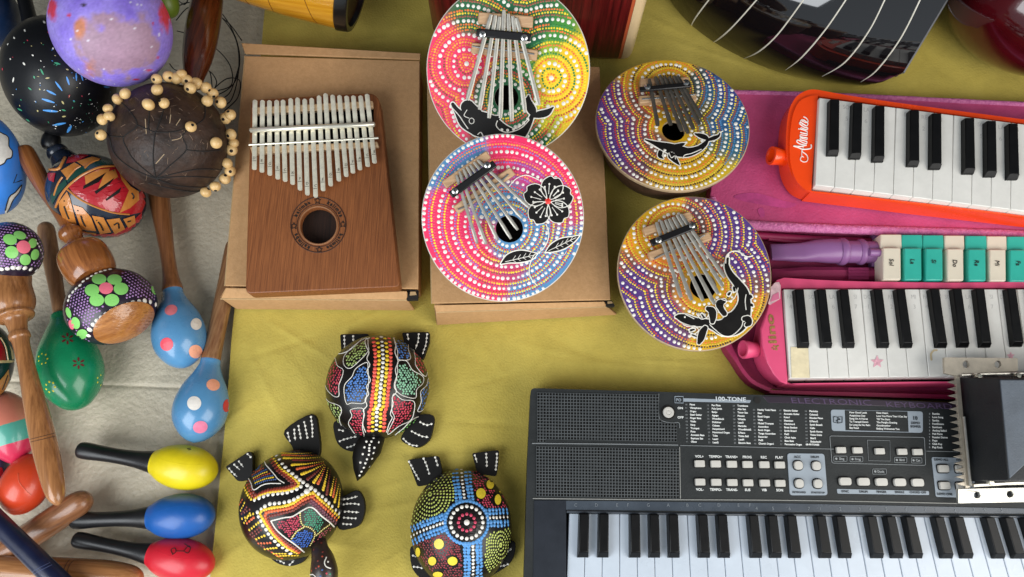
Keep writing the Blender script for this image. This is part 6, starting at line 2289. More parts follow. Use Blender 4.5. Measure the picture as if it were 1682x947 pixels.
mb.lathe(P(1427, 414, .028), P(1446, 415, .028), [(0, 4 * k), (.05, 6.6 * k), (.9, 6.6 * k), (1, 6 * k)], PURP, 20)
part('peg', mb, t)
xs = [(920, 1036), (1033, 1146), (1146, 1258), (1260, 1368), (1372, 1486), (1484, 1592), (1592, 1706), (1708, 1818)]
SF = PlaneS((0, 0, .0345), (0, 0, 1))
for i, ((x0, x1), nm_) in enumerate(zip(xs, ('Sol', 'La', 'Si', 'Do', 'Re', 'Mi', 'Fa', 'Sol'))):
    m_ = TEAL if nm_ in ('La', 'Si', 'Re', 'Fa') else CRM
    sl = 1.8 * i
    mb = MB()
    q = z14((x0 + 1, 46 + sl), (x1 - 1, 46 + sl), (x1 + 1, 122 + sl), (x0 + 3, 122 + sl))
    mb.prism([P(x, y, .030) for x, y in q], .012, .030, m_)
    q = z14((x0 + 14, 116 + sl), (x1 - 5, 116 + sl), (x1 - 4, 288 + sl * .8), (x0 + 18, 288 + sl * .8))
    mb2 = MB()
    tp = [P(x, y, .034) for x, y in q]
    mb2.hexa([p - Vector((0, 0, .018)) for p in tp], tp, m_)
    kk = part('note_key', mb2, t, bevel=.0012)
    part('key_shoulder', mb, kk, bevel=.001)
    e = MB()
    (x, y), = z14(((x0 + x1) / 2 + 2, 176 + sl))
    text(e, SF, nm_, x - 3.2, y, 6.6, INK, (0, 1), 'L', .0001, bold=.03)
    part('note_name', e, kk)

# ---- electronic keyboard
EK = mat('keyboard_black', S(40, 43, 44), .5, var=.12, vscale=60, bump=.1, bscale=700, spec=.3, blotch=.25, blscale=35)
EKN = mat('keyboard_navy', S(30, 35, 44), .45, var=.14, vscale=50, bump=.05, bscale=900, spec=.35)
EKS = mat('keyboard_strip', S(62, 68, 76), .3, var=.1, vscale=50)
EKP = mat('keyboard_title_strip', S(44, 32, 46), .35)
LGREY = mat('panel_grey', S(148, 158, 168), .45, var=.05)
BTN = mat('button_grey', S(196, 193, 186), .4, var=.04)
PRN = mat('white_ink', S(226, 228, 226), .5)
PRG = mat('grey_ink', S(150, 154, 156), .5)
PRD = mat('dark_ink', S(46, 52, 58), .5)
GLINE = mat('grey_line', S(128, 132, 134), .4)
ZT = .033
t = thing('electronic_keyboard', 'black electronic keyboard with speaker grilles, grey buttons and printed tone lists', 'keyboard', P(1250, 800, .002), None)
body = [(872, 637), (1081, 643), (1300, 650), (1570, 661), (1860, 672), (1860, 846), (930, 842), (928, 1120), (855, 1120), (858, 1010), (862, 905), (866, 760)]
mb = MB()
mb.prism([P(x, y, ZT) for x, y in round_poly(body, [7, 0.5, .5, .5, 1, 1, 1, 1, 1, .5, .5, .5], 4)], .002, ZT, EK)
part('body', mb, t, bevel=.0016, bseg=3)
mb = MB()
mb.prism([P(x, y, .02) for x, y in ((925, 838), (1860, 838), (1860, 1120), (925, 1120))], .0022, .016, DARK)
part('key_bed', mb, t)


def plate(name, pts, dz, m, bev=.0004, th=None, z=ZT, par=None):
    b = MB()
    b.prism([P(x, y, z + dz) for x, y in pts], z + dz - (th or (dz + .0012)), z + dz, m)
    return part(name, b, par or t, bevel=bev)


plate('cheek_panel', z15((50, 582), (203, 582), (203, 1060), (44, 1060)), .0006, EKN)
strip = plate('note_strip', z15((56, 584), (420, 586)) + z16((0, 634), (780, 650), (1300, 662)) + z16((1300, 684), (1060, 680), (0, 672)) + z15((206, 628), (56, 622)), .0005, mat('note_strip_plastic', S(66, 74, 84), .26, var=.12, vscale=40))
lead = MB()
lead.tube([P(x, y, ZT + .0004) for x, y in z15((205, 636), (745, 648)) + z16((0, 684), (1060, 692))], .0012, EKS, 8)
part('strip_edge', lead, t)
SK = PlaneS((0, 0, ZT + .0007), (0, 0, 1))
SP = PlaneS((0, 0, ZT + .0002), (0, 0, 1))
e = MB()
for ch, x in zip('CDEFGABCDEF', (248, 347, 445, 497, 593, 688, 780, 838, 930, 1023, 1077)):
    xx, yy = z15((x, 613))[0]
    text(e, SK, ch, xx, yy, 5.2, mat('moulded_grey', S(120, 127, 134), .4), (1, .01), 'C', .0002)
for ch, x in zip('4567123456712345', (-70, 0, 70, 152, 200, 285, 367, 412, 480, 565, 647, 690, 772, 852, 897, 970)):
    xx, yy = z16((x, 664 + x * .006))[0]
    text(e, SK, ch, xx, yy, 5.2, mat('moulded_grey', S(120, 127, 134), .4), (1, .01), 'C', .0002)
part('note_letters', e, strip)
# speaker grilles
GB = mat('grille_bar', S(76, 80, 82), .42, var=.1, vscale=90)
for poly in (z15((64, 70), (640, 76), (640, 195), (660, 215), (738, 220), (738, 308), (64, 300)), z15((62, 326), (742, 334), (743, 572), (60, 566))):
    g = MB()
    xs_ = [p[0] for p in poly]; ys_ = [p[1] for p in poly]
    sx_, sy_ = 5.0, 5.12
    for j in range(int((max(ys_) - min(ys_)) / sy_)):
        for i in range(int((max(xs_) - min(xs_)) / sx_)):
            x = min(xs_) + (i + .5) * sx_
            y = min(ys_) + (j + .5) * sy_ + (x - min(xs_)) * .018
            if not inside(x, y, poly):
                continue
            o4 = [P(x + dx * 2.5, y + dy * 2.56, ZT + .0009) for dx, dy in ((-1, -1), (1, -1), (1, 1), (-1, 1))]
            cc = sum(o4, Vector()) / 4
            i4 = [cc + (p - cc) * .74 for p in o4]
            b4 = [p - Vector((0, 0, .0009)) for p in [cc + (q - cc) * .5 for q in o4]]
            g.add(o4 + i4, [[k_, (k_ + 1) % 4, 4 + (k_ + 1) % 4, 4 + k_] for k_ in range(4)], GB)
            g.add(i4 + b4, [[k_, (k_ + 1) % 4, 4 + (k_ + 1) % 4, 4 + k_] for k_ in range(4)] + [[4, 5, 6, 7]], DARK)
    part('speaker_grille', g, t, sharp=20)


def pline(name, pts, r=.7, m=GLINE, dz=.0002):
    b = MB()
    px_line(b, PlaneS((0, 0, ZT + dz), (0, 0, 1)), pts, r, m, 4)
    part(name, b, t)


pline('panel_seam', z15((40, 312), (400, 315), (735, 320)), .9)
pline('panel_seam', z20((140, 492), (700, 505), (1382, 522)) + z21((60, 522),), .6)
pline('panel_seam', z21((880, 540), (1200, 546)), .6)
pline('panel_seam', z15((742, 330), (744, 450), (746, 575)), .7, mat('seam_light', S(150, 150, 146), .4))
pline('panel_seam', z15((44, 574), (420, 578), (745, 580)) + z16((0, 622), (400, 628), (780, 636)), .8, mat('seam_light', S(150, 150, 146), .4))
pline('panel_seam', z15((643, 76), (643, 180), (660, 205), (700, 214), (738, 214), (742, 240)), .6)
# power button
k = mpp(1097, 677, ZT)
p = P(1097.5, 677, ZT + .0004)
b = MB()
circ = lambda c_, r, n=28: [c_ + Vector((math.cos(a), math.sin(a), 0)) * r for a in (2 * math.pi * j / n for j in range(n))]
b.loft([circ(p, 12 * k), circ(p + Vector((0, 0, .0006)), 11.6 * k), circ(p + Vector((0, 0, .0006)), 10.6 * k), circ(p, 10 * k)], DARK)
part('button_well', b, t)
b = MB()
b.loft([circ(p, 9 * k), circ(p + Vector((0, 0, .0018)), 9 * k), circ(p + Vector((0, 0, .0024)), 8.2 * k), circ(p + Vector((0, 0, .0024)), 4.6 * k), circ(p + Vector((0, 0, .0019)), 4 * k), circ(p + Vector((0, 0, .0022)), 2.4 * k), circ(p + Vector((0, 0, .0022)), .4 * k)], BTN)
part('power_button', b, t, sharp=30)
e = MB()
for s_, x, y, h in (('ON', 118, 188, 3.6), ('OFF', 118, 266, 3.6)):
    xx, yy = z20((x, y))[0]
    text(e, SP, s_, xx, yy, h, PRN, (1, .02), 'L', .0001, sx=1.1, bold=.06)
# tone list heading
px_patch(e, SP, z20((165, 96), (450, 105), (735, 112), (725, 136), (450, 130), (165, 124)), LGREY, .0001, 0)
px_line(e, SP, z20((95, 80), (165, 80), (165, 136), (95, 134)), .7, LGREY, 1, True)
xx, yy = z20((106, 122))[0]
text(e, SP, 'PO', xx, yy, 4.6, LGREY, (1, .02), 'L', .0002, bold=.05)
xx, yy = z20((440, 116))[0]
text(e, PlaneS((0, 0, ZT + .0006), (0, 0, 1)), '100-TONE', xx, yy, 6.4, mat('tone_ink', S(206, 212, 216), .4), (1, .03), 'L', .0002, width=49, bold=.05)
cols = [((182, 150), 'Piano,Vibraphone,Organ,Steel Guitar,Finger Bass,Violin,Harp,Trumpet,Flute,Acoustic Bass,Soprano Sax,Oboe', 0),
        ((366, 156), 'Pan Flute,Poly Synth,Banjo,Agogo,Woodblock,Dulcimer,Celesta,Harpsichord,Hammond Organ,Tuba,Lead1,Lead2', 12),
        ((582, 160), 'Trombone,Alto Sax,Tenor Sax,Piccolo,Whistle,Lead3,Marimba,Woodblock2,E.Piano,Tinkle Bell,Lead4,Electric Bass', 24),
        ((752, 194), 'Honky Tonk Piano,Sitar,Reed Organ,Viola,Muted Trumpet,Accordion,Rock Organ,Tango Accordion,Recorder,Pad2,Church Organ1', 36),
        ((972, 200), 'Electric Guitar,Acoustic Guitar,Koto1,Shamisen,Clavichord,Brass Section,Synth Brass1,Pad3,Choir Aahs,Bass Bass,Percussive Organ', 47),
        ((1188, 206), 'Marimba,Celesta2,Rhodes Piano,E.Piano2,Synth Brass2,Cello,Synth Horns,Voice Oohs,Sitar2,Shakuhachi', 58)]
for (x0, y0), names, n0 in cols:
    for i, nm_ in enumerate(names.split(',')):
        y = y0 + 28.4 * i + 5
        x = x0 + i * .9
        a, b_ = z20((x, y), (x + 38, y + 1))
        text(e, SP, '%02d' % (n0 + i), a[0], a[1], 2.5, PRG, (1, .025), 'L', .0001)
        text(e, SP, nm_, b_[0], b_[1], 2.8, PRN, (1, .025), 'L', .0001, sx=1.0, bold=.08)
a = z20((1196, 492))[0]
text(e, SP, '68-99:TONES', a[0], a[1], 2.7, PRN, (1, .025), 'L', .0001, bold=.08)
part('tone_list', e, t)
# title strip
plate('title_strip', [(1252, 650), (1400, 655), (1572, 661), (1574, 671), (1400, 665), (1262, 661)], .0006, EKP)
e = MB()
OUTL = mat('title_ink', S(84, 66, 96), .4)
text(e, PlaneS((0, 0, ZT + .0008), (0, 0, 1)), 'ELECTRONIC', 1301, 661.5, 9.0, OUTL, (1, .03), 'L', .0002, width=131, shear=-.12)
text(e, PlaneS((0, 0, ZT + .0008), (0, 0, 1)), 'KEYBOARD', 1457, 668, 9.0, OUTL, (1, .035), 'L', .0002, width=108, shear=-.12)
part('title_lettering', e, t)
b = MB()
pp = P(1244, 657, ZT + .0008)
b.loft([circ(pp, 5.4 * k), circ(pp - Vector((0, 0, .0004)), 5 * k)], DARK)
part('screw_hole', b, t)


def button(px, py, w, h, r, m=BTN, dz=0.0):
    d = MB()
    kk = mpp(px, py, ZT)
    c_ = P(px, py, ZT + .0003 + dz)
    def rr(w_, h_, z_, rad):
        pts = round_poly([(-w_, -h_), (w_, -h_), (w_, h_), (-w_, h_)], rad, 4)
        return [c_ + Vector((x * kk, -y * kk, z_)) for x, y in pts]
    d.loft([rr(w + 1.7, h + 1.7, .0000, r + 1.4), rr(w + 1.5, h + 1.5, .0004, r + 1.3), rr(w + .5, h + .5, .0004, r + .4), rr(w + .4, h + .4, .0001, r + .3)], DARK)
    wl = part('button_well', d, t)
    b = MB()
    b.loft([rr(w, h, .0001, r), rr(w, h, .0021, r), rr(w - .6, h - .6, .0027, r), rr(w * .2, h * .2, .0028, min(r, h * .15))], m)
    part('button', b, t, sharp=40)


LB = MB()


def lab(s_, x, y, h, m=PRN, z=SP, al='C', w=None):
    text(LB, z, s_, x, y, h, m, (1, .022), al, .0001, width=w, bold=.06)


for x, up, dn in zip((300, 435, 570, 702, 842, 972), ('VOL+', 'TEMPO+', 'TRANS+', 'PROG', 'REC', 'PLAY'), ('VOL-', 'TEMPO-', 'TRANS-', 'SUS', 'VIB', 'SON')):
    sl = (x - 300) * .016
    (ax, ay), (bx, by), (cx_, cy_), (dx_, dy_) = z20((x, 646 + sl), (x, 596 + sl * .8), (x + 4, 800 + sl), (x + 4, 874 + sl * .5))
    button(ax, ay, 8.2, 5.6, 2)
    button(cx_, cy_, 8.2, 5.6, 2)
    lab(up, bx, by, 3.9)
    lab(dn, dx_, dy_, 3.9)
plate('grey_pad', round_poly(z20((1040, 558), (1352, 562), (1380, 912), (1062, 912)), 5, 4), .0007, LGREY)
SG = PlaneS((0, 0, ZT + .0009), (0, 0, 1))
for x, y in ((1128, 660), (1280, 664), (1136, 812), (1292, 814)):
    (ax, ay), = z20((x, y))
    button(ax, ay, 7, 7, 6.2, dz=.0006)
for s_, x, y, h in (('ACC', 1125, 600, 3.8), ('DRUM', 1272, 600, 3.4), ('KEYBOARD', 1140, 895, 3.0), ('START/STOP', 1298, 898, 2.8)):
    (ax, ay), = z20((x, y))
    lab(s_, ax, ay, h, PRD, SG)
# demo song window
plate('song_window', round_poly(z21((75, 190), (850, 206), (850, 386), (85, 370)), 5, 4), .0006, LGREY)
plate('song_list_panel', z21((192, 196), (722, 208), (732, 380), (198, 366)), .0008, EK)
SW = PlaneS((0, 0, ZT + .0010), (0, 0, 1))
for i, s_ in enumerate(('How Good Look', 'Auspicious Day', 'Song On A Horse', 'To Tranquil Dawn', 'So Long As No Rain', 'Sky Road')):
    (ax, ay), = z21((232, 222 + 26 * i))
    lab(s_, ax, ay, 2.9, PRN, SW, 'L')
for i, s_ in enumerate(('New Heart', 'Love You More Than I Can Say', 'Till The Stars', 'The Penghu Evening', 'Grandmother', 'Beijing Welcomes You')):
    (ax, ay), = z21((460, 226 + 26.5 * i))
    lab(s_, ax, ay, 2.9, PRN, SW, 'L', w=50 if i == 1 else None)
for s_, x, y, h in (('10', 788, 280, 6.0), ('DEMO', 788, 314, 3.6), ('SONGS', 788, 344, 3.6)):
    (ax, ay), = z21((x, y))
    lab(s_, ax, ay, h, PRD, PlaneS((0, 0, ZT + .0009), (0, 0, 1)))
px_line(LB, PlaneS((0, 0, ZT + .0008), (0, 0, 1)), z21((98, 250), (134, 256), (172, 252), (170, 300), (134, 306), (100, 300)), .6, PRD, 1, True)
px_line(LB, PlaneS((0, 0, ZT + .0008), (0, 0, 1)), z21((134, 256), (134, 306)), .5, PRD, 1)
px_line(LB, PlaneS((0, 0, ZT + .0008), (0, 0, 1)), z21((120, 290), (148, 268), (150, 280)), .8, PRD, 2)
# framed row
px_line(LB, SP, round_poly(z21((66, 412), (862, 425), (872, 660), (84, 640)), 3, 3), .6, GLINE, 1, True)
px_line(LB, SP, z21((382, 448), (572, 452), (574, 624), (392, 620)), .45, GLINE, 1, True)
for x, y in ((155, 532), (294, 534), (480, 542), (668, 546), (797, 548)):
    (ax, ay), = z21((x, y))
    button(ax, ay, 7.8, 5.0, 1.8)
for x, y, w, s_ in ((155, 604, 56, 'Sing'), (290, 608, 54, 'Frog'), (662, 615, 52, 'Bird'), (797, 618, 44, 'Cat'), (484, 712, 58, 'Duck')):
    px_line(LB, SP, round_poly(z21((x - w, y - 22), (x + w, y - 22), (x + w, y + 22), (x - w, y + 22)), 1.6, 2), .5, GLINE, 1, True)
    (ax, ay), = z21((x + 12, y + 10))
    lab(s_, ax, ay, 3.6, PRG)
    (ax, ay), = z21((x - w * .6, y))
    px_dot(LB, SP, ax, ay, 1.9, PRG, .05)
for x in (190, 344, 494, 648, 798):
    (ax, ay), = z21((x, 795 + (x - 190) * .016))
    button(ax, ay, 9.8, 6.3, 4.6)
plate('grey_bar', round_poly(z21((126, 858), (900, 876), (904, 910), (132, 898)), 2, 3), .0004, LGREY)
for s_, x in (('SYNC', 196), ('DRUM', 350), ('FINGER', 502), ('SINGLE', 654), ('CHORD OFF', 808)):
    (ax, ay), = z21((x, 889 + (x - 190) * .014))
    lab(s_, ax, ay, 3.4, PRD, PlaneS((0, 0, ZT + .0006), (0, 0, 1)))
# rhythm list and demo pad
for i, s_ in enumerate(('Rumba', 'Love Song', 'Samba', 'FootDance', 'Sundown', 'Analog Ballad', 'Pub Piano', 'Russian Dance', 'Pops', 'Club Pop', 'Pop Rock')):
    (ax, ay), (bx, by) = z21((930, 234 + 28.2 * i), (902, 234 + 28.2 * i))
    lab(s_, ax, ay, 3.0, PRN, SP, 'L')
    lab('%d' % (i % 10), bx, by, 2.6, PRG, SP, 'L')
plate('grey_pad', round_poly(z21((924, 590), (1280, 600), (1290, 935), (960, 925)), 3, 3), .0006, LGREY)
for x, y in ((1015, 688), (1025, 830), (1162, 690), (1170, 835)):
    (ax, ay), = z21((x, y))
    button(ax, ay, 8.6, 6, 3, dz=.0006)
for s_, x, y in (('DEMO ALL', 1004, 622), ('DEMO ONE', 1034, 912), ('STOP', 1160, 625)):
    (ax, ay), = z21((x, y))
    lab(s_, ax, ay, 3.4, PRD, SG)
part('panel_lettering', LB, t)
# keys
ZW = .031
lx = lambda i, y: (934.7 + 27.76 * i) + ((931.5 + 28.85 * i) - (934.7 + 27.76 * i)) * (y - 845) / 85
ty = lambda x: 843 + (x - 931) * .0088
for i in range(30):
    x0, x1 = lx(i, 845), lx(i + 1, 845)
    white_key(t, (x0, ty(x0)), (x1, ty(x1)), (lx(i + 1, 1075), 1075), (lx(i, 1075), 1075), ZW, .014, KWB, gap=.4)
offs = {0: -3.2, 1: 1.2, 3: -3.2, 4: .4, 5: 4.0}
for i in range(29):
    if i % 7 in offs:
        o = offs[i % 7]
        x_, xb = lx(i + 1, 845) + o, lx(i + 1, 908) + o
        black_key(t, (x_ + 1, ty(x_)), (xb + 1, 907 + (x_ - 931) * .003), 15.2, 16.0, ZW, .008, front=.0075)

# ---- metal cased box with teeth
t = thing('toothed_metal_box', 'black box in a silver bracket with a saw tooth edge, standing on the keyboard', 'bracketed box', P(1640, 700, .036), None)
ALU = mat('brushed_aluminium', S(206, 203, 194), .32, .85, var=.1, vscale=120, bump=.1, bscale=300)
ALU2 = mat('dull_aluminium', S(190, 180, 164), .45, .6, var=.15, vscale=90)
BOXD = mat('powder_black', S(28, 30, 33), .55, var=.15, vscale=90, bump=.15, bscale=900)
BOXT = mat('powder_grey', S(84, 92, 102), .5, var=.12, vscale=70, bump=.15, bscale=900)
mb = MB()
b0 = [P(x, y, .042) for x, y in ((1578, 618), (1850, 618), (1850, 792), (1598, 790))]
b1 = [P(x, y, .096) for x, y in ((1641, 621), (1850, 621), (1850, 789), (1657, 789))]
mb.hexa([p - Vector((0, 0, .005)) for p in b0], b1, BOXD)
part('case', mb, t, bevel=.001)
mb = MB()
tp = [P(x, y, .0966) for x, y in ((1643, 623), (1850, 623), (1850, 730), (1700, 748), (1659, 786))]
mb.prism(tp, .094, .0966, BOXT)
part('case_top', mb, t, bevel=.0008)
mb = MB()
fl = round_poly(z22((38, 58), (462, 62), (464, 138), (140, 152), (110, 165), (42, 150)), 1.2, 2)
mb.prism([P(x, y, .0575) for x, y in fl], .0545, .0575, ALU2, [[P(x, y, .0575) for x, y in circle_px(*z22((165, 98))[0], 5.4, 6, 20)], [P(x, y, .0575) for x, y in circle_px(*z22((348, 98))[0], 5.4, 6, 20)]])
part('flange', mb, t, bevel=.0004)
mb = MB()
fl = z22((116, 815), (520, 806), (700, 804), (700, 890), (520, 892), (120, 900))
mb.prism([P(x, y, .047) for x, y in fl], .0438, .047, ALU, [[P(x, y, .047) for x, y in circle_px(*z22((228, 851))[0], 5, 5.4, 20)], [P(x, y, .047) for x, y in circle_px(*z22((418, 846))[0], 5, 5.4, 20)]])
part('flange', mb, t, bevel=.0004)
mb = MB()
stp = z22((104, 160), (128, 158), (150, 400), (172, 640), (190, 806), (162, 812), (145, 640), (122, 400))
mb.prism([P(x, y, .047) for x, y in stp], .044, .047, ALU2)
part('toothed_strip', mb, t, bevel=.0003)
for i, y in enumerate((200, 239, 278, 317, 355, 393, 431, 470, 510, 550, 590, 630, 667, 706, 746, 786)):
    tipx = 58 + (y - 200) * .085
    bx = 106 + (y - 160) * .088 + 3
    q = z22((tipx, y), (bx, y - 15), (bx + 8, y - 14), (bx + 8, y + 14), (bx, y + 15))
    mb = MB()
    mb.prism([P(x, yy, .0466) for x, yy in q], .0446, .0466, ALU2)
    part('tooth', mb, t, bevel=.0002)
mb = MB()
mb.tube([P(x, y, .050) for x, y in z22((135, 160), (300, 152), (700, 148))], .0016, ALU, 8)
mb2 = MB()
mb2.tube([P(x, y, .049) for x, y in z22((152, 400), (176, 640), (188, 800))], .0012, ALU, 8)
part('rim', mb, t)
part('rim', mb2, t)
mb = MB()
mb.tube([P(x, y, .049) for x, y in z22((205, 795), (400, 783), (700, 775))], .0016, ALU, 8)
part('rim', mb, t)
for x, y, z_ in ((242, 168, .056), (467, 163, .056), (310, 778, .052)):
    (ax, ay), = z22((x, y))
    p = P(ax, ay, z_)
    kk = mpp(ax, ay, z_)
    b = MB()
    b.loft([circ(p - Vector((0, 0, .004)), 4.8 * kk), circ(p, 4.8 * kk), circ(p + Vector((0, 0, .001)), 3.6 * kk), circ(p + Vector((0, 0, .0011)), .5 * kk)], CHROME)
    part('screw', b, t, sharp=40)
# ================================================================== INSTRUMENTS AT THE TOP
z17 = Z(4.806, 370, 0)
z18 = Z(4.672, 940, 0)
z19 = Z(2.841, 1090, 0)
# ---- yellow drum on its side
YWOOD = wood('yellow_stave', S(220, 160, 44), S(186, 122, 20), (1, -.2), .25, .5, .6)
t = thing('yellow_drum', 'yellow varnished wooden drum with a black rim, lying on its side above the cardboard box', 'drum', P(520, 20, 0), None)
A, B = P(330, -110, .095), P(590, -26, .068)
k = mpp(560, 0, .07)
ax = (B - A)
mb = MB()
mb.lathe(A, B, [(0, 80 * k), (.3, 84 * k), (.6, 84 * k), (.86, 80 * k), (.93, 79 * k)], YWOOD, 64)
part('barrel', mb, t)
bs = MeshS(mb)
mb = MB()
mb.lathe(A, B, [(.925, 79.5 * k), (.93, 81.5 * k), (.995, 79 * k), (1.005, 77 * k), (1.005, 69 * k), (.97, 67 * k)], mat('drum_rim_black', S(20, 19, 18), .3, coat=.3), 64, False)
part('rim', mb, t, sharp=30)
mb = MB()
mb.lathe(A, B, [(.96, 69 * k), (.975, 69 * k)], mat('drum_inside', S(66, 34, 16), .5, col2=S(40, 20, 10), vscale=20), 64)
part('drum_face', mb, t)
g = MB()
gl = mat('stave_line', S(110, 62, 10), .4)
for L in (z17((335, -10), (370, 70), (430, 150), (470, 190)), z17((625, -5), (650, 60), (690, 140), (740, 200)), z17((150, -10), (200, 40), (260, 80))):
    px_line(g, bs, L, .5, gl, 5, off=.0001)
part('stave_line', g, t)

# ---- dark red guitar body standing behind the kalimba
REDW = wood('dark_red_wood', S(88, 22, 22), S(50, 10, 12), (0, 1), .26, .5, 1.0)
REDW = mat('red_stained_wood', S(120, 28, 28), .3, col2=S(54, 10, 13), vscale=1.0, stretch=(330, 330, 8), coat=.4, detail=4)
t = thing('red_guitar', 'dark red stained guitar body with a pale edge, standing behind the dolphin kalimbas', 'guitar', P(880, 80, 0), None)
zg = 0.004
kk = mpp(900, 105, 0)


def wallprism(mb, plan, m, z0=.004, z1=.30, rb=.012):
    loops = []
    c_ = sum(plan, Vector()) / len(plan)
    for f, z in ((.86, z0), (.95, z0 + rb * .25), (1.0, z0 + rb), (1.0, z0 + .08), (1.0, z0 + .16), (1.0, z1)):
        loops.append([Vector((c_.x + (p.x - c_.x) * (1 - (1 - f) * .35), p.y + (0.012 * (1 - f) * 7 if p.y < c_.y else 0), z)) for p in plan])
    mb.loft(loops, m)


front = [P(x, y, .0) for x, y in ((714, 62), (730, 78), (770, 94), (840, 103), (930, 106), (985, 107), (1012, 108))]
back = [Vector((front[-1].x, front[-1].y + .16, 0)), Vector((front[0].x, front[-1].y + .16, 0))]
mb = MB()
wallprism(mb, front + back, REDW)
part('side', mb, t)
ob_ = mat('orange_binding', S(196, 92, 56), .35, coat=.3)
f2 = [P(x, y, 0) for x, y in ((1012.5, 108), (1017, 108))]
mb = MB()
wallprism(mb, f2 + [Vector((f2[1].x, f2[1].y + .158, 0)), Vector((f2[0].x, f2[0].y + .158, 0))], ob_)
part('binding', mb, t)
f3 = [P(x, y, 0) for x, y in ((1017.5, 108), (1024, 108), (1030, 106), (1034, 100), (1037, 92), (1039, 80))]
mb = MB()
wallprism(mb, f3 + [Vector((f3[-1].x, f3[0].y + .155, 0)), Vector((f3[0].x, f3[0].y + .155, 0))], mat('pale_spruce', S(228, 200, 156), .35, var=.05, coat=.3))
part('pale_edge', mb, t)
f4 = [P(x, y, 0) for x, y in ((1039.3, 80), (1041, 72), (1042, 60))]
mb = MB()
wallprism(mb, f4 + [Vector((f4[-1].x, f3[0].y + .15, 0)), Vector((f4[0].x, f3[0].y + .15, 0))], mat('dark_binding', S(60, 16, 16), .35))
part('binding', mb, t)

# ---- dark bowl back lute with white inlay lines
GLOSS = mat('black_gloss', S(16, 13, 15), .05, var=.0, coat=1.0)
GLOSS2 = mat('black_gloss_purple', S(38, 20, 34), .06, coat=1.0)
t = thing('bowl_back_lute', 'glossy black bowl back lute with thin white inlay lines, cut off by the top edge', 'lute', P(1360, 60, 0), None)
c = P(1450, -62, .080)
k = mpp(1450, -62, .08)
v = (CAM - c).normalized()
e1 = (Vector((1, 0, 0)) - v * v.x).normalized()
e2 = v.cross(e1)
mb = MB()
mb.ellipsoid(c, (e1 * 366 * k, v * .085, e2 * 197 * k), GLOSS, 96, 56)
# cut along the soundboard edge
L0, L1 = P(1476, 136, .06), P(1562, -8, .10)
nrm = (L1 - L0).cross(L0 - CAM).normalized()
if nrm.x > 0:
    nrm = -nrm
nrm = (nrm + Vector((0.0, 0.0, .10))).normalized()
bm = bmesh.new()
vv = [bm.verts.new(p) for p in mb.v]
for f in mb.f:
    bm.faces.new([vv[i] for i in f])


def cut(plane_co, plane_no, mi):
    bm.normal_update()
    r_ = bmesh.ops.bisect_plane(bm, geom=bm.verts[:] + bm.edges[:] + bm.faces[:], plane_co=plane_co, plane_no=plane_no, clear_inner=True)
    es = [x for x in r_['geom_cut'] if isinstance(x, bmesh.types.BMEdge)]
    fl = bmesh.ops.edgenet_fill(bm, edges=es)
    for f in fl['faces']:
        f.material_index = mi


cut(L0, nrm, 1)
for a_, b_ in (((1444, 137), (1489, 116)), ((1426, 139), (1470, 131)), ((1474, 134), (1495, 99))):   # rounded lower corner
    q0, q1 = P(*a_, .06), P(*b_, .06)
    n2 = (q1 - q0).cross(q0 - CAM).normalized()
    if (c - q0).dot(n2) < 0:
        n2 = -n2
    cut(q0, n2, 0)
bm.verts.index_update()
SBM = mat('soundboard', S(150, 140, 126), .4)
mb = MB()
mb.mi(GLOSS)
mb.add([x.co.copy() for x in bm.verts], [[q.index for q in f.verts] for f in bm.faces if f.material_index == 0], GLOSS)
sbf = [f for f in bm.faces if f.material_index == 1]
sb = MB()
sb.add([x.co.copy() for x in bm.verts], [[q.index for q in f.verts] for f in sbf], SBM)
edge_pts = [v_.co.copy() for v_ in max(sbf, key=lambda f: f.calc_area()).verts]
bm.free()
part('bowl', mb, t, sharp=40)
bs = MeshS(mb)
part('soundboard', sb, t)
bd = MB()
bd.tube(edge_pts + edge_pts[:1], .0016, mat('edge_binding', S(150, 152, 156), .25, .3), 8)
part('binding', bd, t)
IN = mat('inlay_white', S(214, 210, 196), .3)
for i, L in enumerate(([(225, -20), (150, 80), (122, 135)], [(450, -20), (330, 115), (260, 178), (218, 203)], [(660, -12), (540, 150), (450, 235), (375, 272)], [(862, -20), (760, 130), (650, 260), (570, 325)], [(1040, -20), (960, 140), (850, 285), (740, 355)], [(1205, -20), (1110, 170), (1000, 320), (920, 381)])):
    g = MB()
    px = z19(*L)
    n_ = len(px)
    px_line(g, bs, [(x, y, (1.25 if j < n_ - 1 else .4)) for j, (x, y) in enumerate(px)], 1.0, IN, 8, off=.0002)
    part('inlay_line', g, t)

# ---- glossy red body in the corner
hb, c0 = gourd((1738, -8), .07, 195, 146, 8, mat('deep_red_gloss', S(84, 12, 20), .1, col2=S(56, 7, 13), vscale=14, coat=.8, bump=.25, bscale=26), rz=110)
o = part('red_drum_body', hb, origin=(c0.x, c0.y, .001))
tag(o, 'deep red glossy instrument body wrapped in clear film in the upper right corner', 'instrument body')
WORLD, KEY, TOP, EXPO = 0.18, 11.8, 9, 0.0
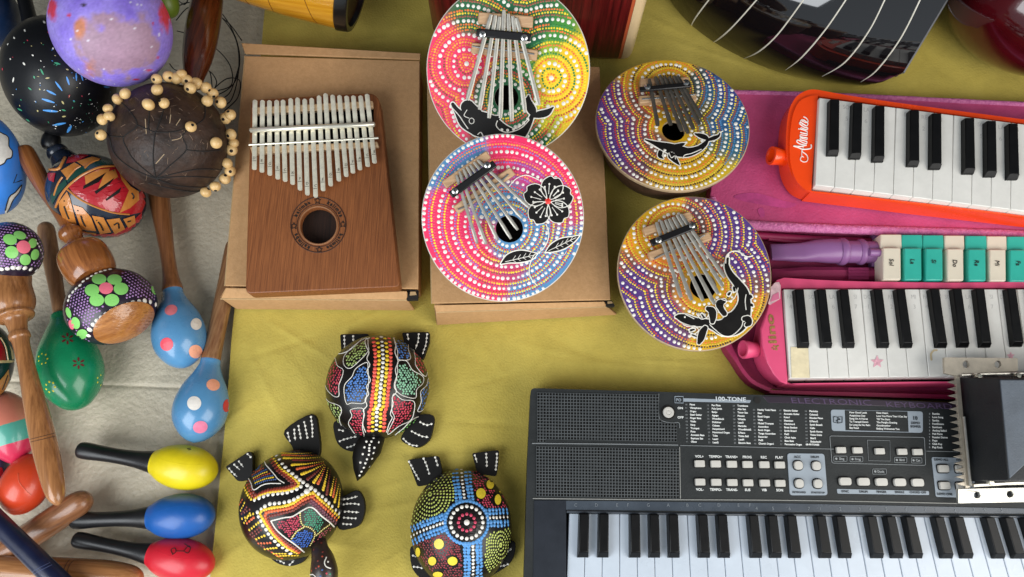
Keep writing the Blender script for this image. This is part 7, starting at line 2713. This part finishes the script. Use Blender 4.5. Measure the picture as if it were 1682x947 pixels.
# ================================================================== CAMERA, LIGHT, OUTPUT
cam = bpy.data.cameras.new('camera')
cam.sensor_fit = 'HORIZONTAL'
cam.sensor_width = 36.0
cam.lens = 36.0 * F / 1682.0
cam.clip_start = 0.02
cam.clip_end = 60
co = bpy.data.objects.new('camera', cam)
co.location = CAM
co.rotation_euler = (TILT, 0, 0)
COL.objects.link(co)
scene.camera = co

w = bpy.data.worlds.new('World')
scene.world = w
w.use_nodes = True
bg = w.node_tree.nodes['Background']
# open sky towards the south, shaded stall towards the north
nt = w.node_tree
tcw = nt.nodes.new('ShaderNodeTexCoord')
sx = nt.nodes.new('ShaderNodeSeparateXYZ')
mr = nt.nodes.new('ShaderNodeMapRange')
mr.inputs['From Min'].default_value = -1.0
mr.inputs['From Max'].default_value = 0.6
mr.inputs['To Min'].default_value = WORLD * 3.2
mr.inputs['To Max'].default_value = WORLD * 0.35
nt.links.new(tcw.outputs['Generated'], sx.inputs['Vector'])
nt.links.new(sx.outputs['Y'], mr.inputs['Value'])
nt.links.new(mr.outputs['Result'], bg.inputs['Strength'])
bg.inputs['Color'].default_value = (.80, .91, 1.0, 1)


def area(name, loc, aim, sx, sy, power, col, spread=180):
    l = bpy.data.lights.new(name, 'AREA')
    l.shape = 'RECTANGLE'
    l.size, l.size_y = sx, sy
    l.energy = power
    l.color = col
    l.spread = math.radians(spread)
    o = bpy.data.objects.new(name, l)
    o.location = loc
    d = Vector(aim) - Vector(loc)
    o.rotation_euler = d.to_track_quat('-Z', 'Y').to_euler()
    COL.objects.link(o)


area('daylight_right', (.80, -.40, .66), (.15, .12, 0), .9, .9, KEY, (1.0, .965, .91))
area('daylight_left', (-.62, -.40, .66), (-.2, .12, 0), .6, .8, TOP, (.93, .97, 1.0))

vs = scene.view_settings
scene.display_settings.display_device = 'sRGB'
vs.view_transform = 'Standard'
vs.look = 'None'
vs.exposure = EXPO
vs.gamma = 1.0
vs.use_curve_mapping = False
scene.render.film_transparent = False
scene.cycles.max_bounces = 6
scene.cycles.use_denoising = True
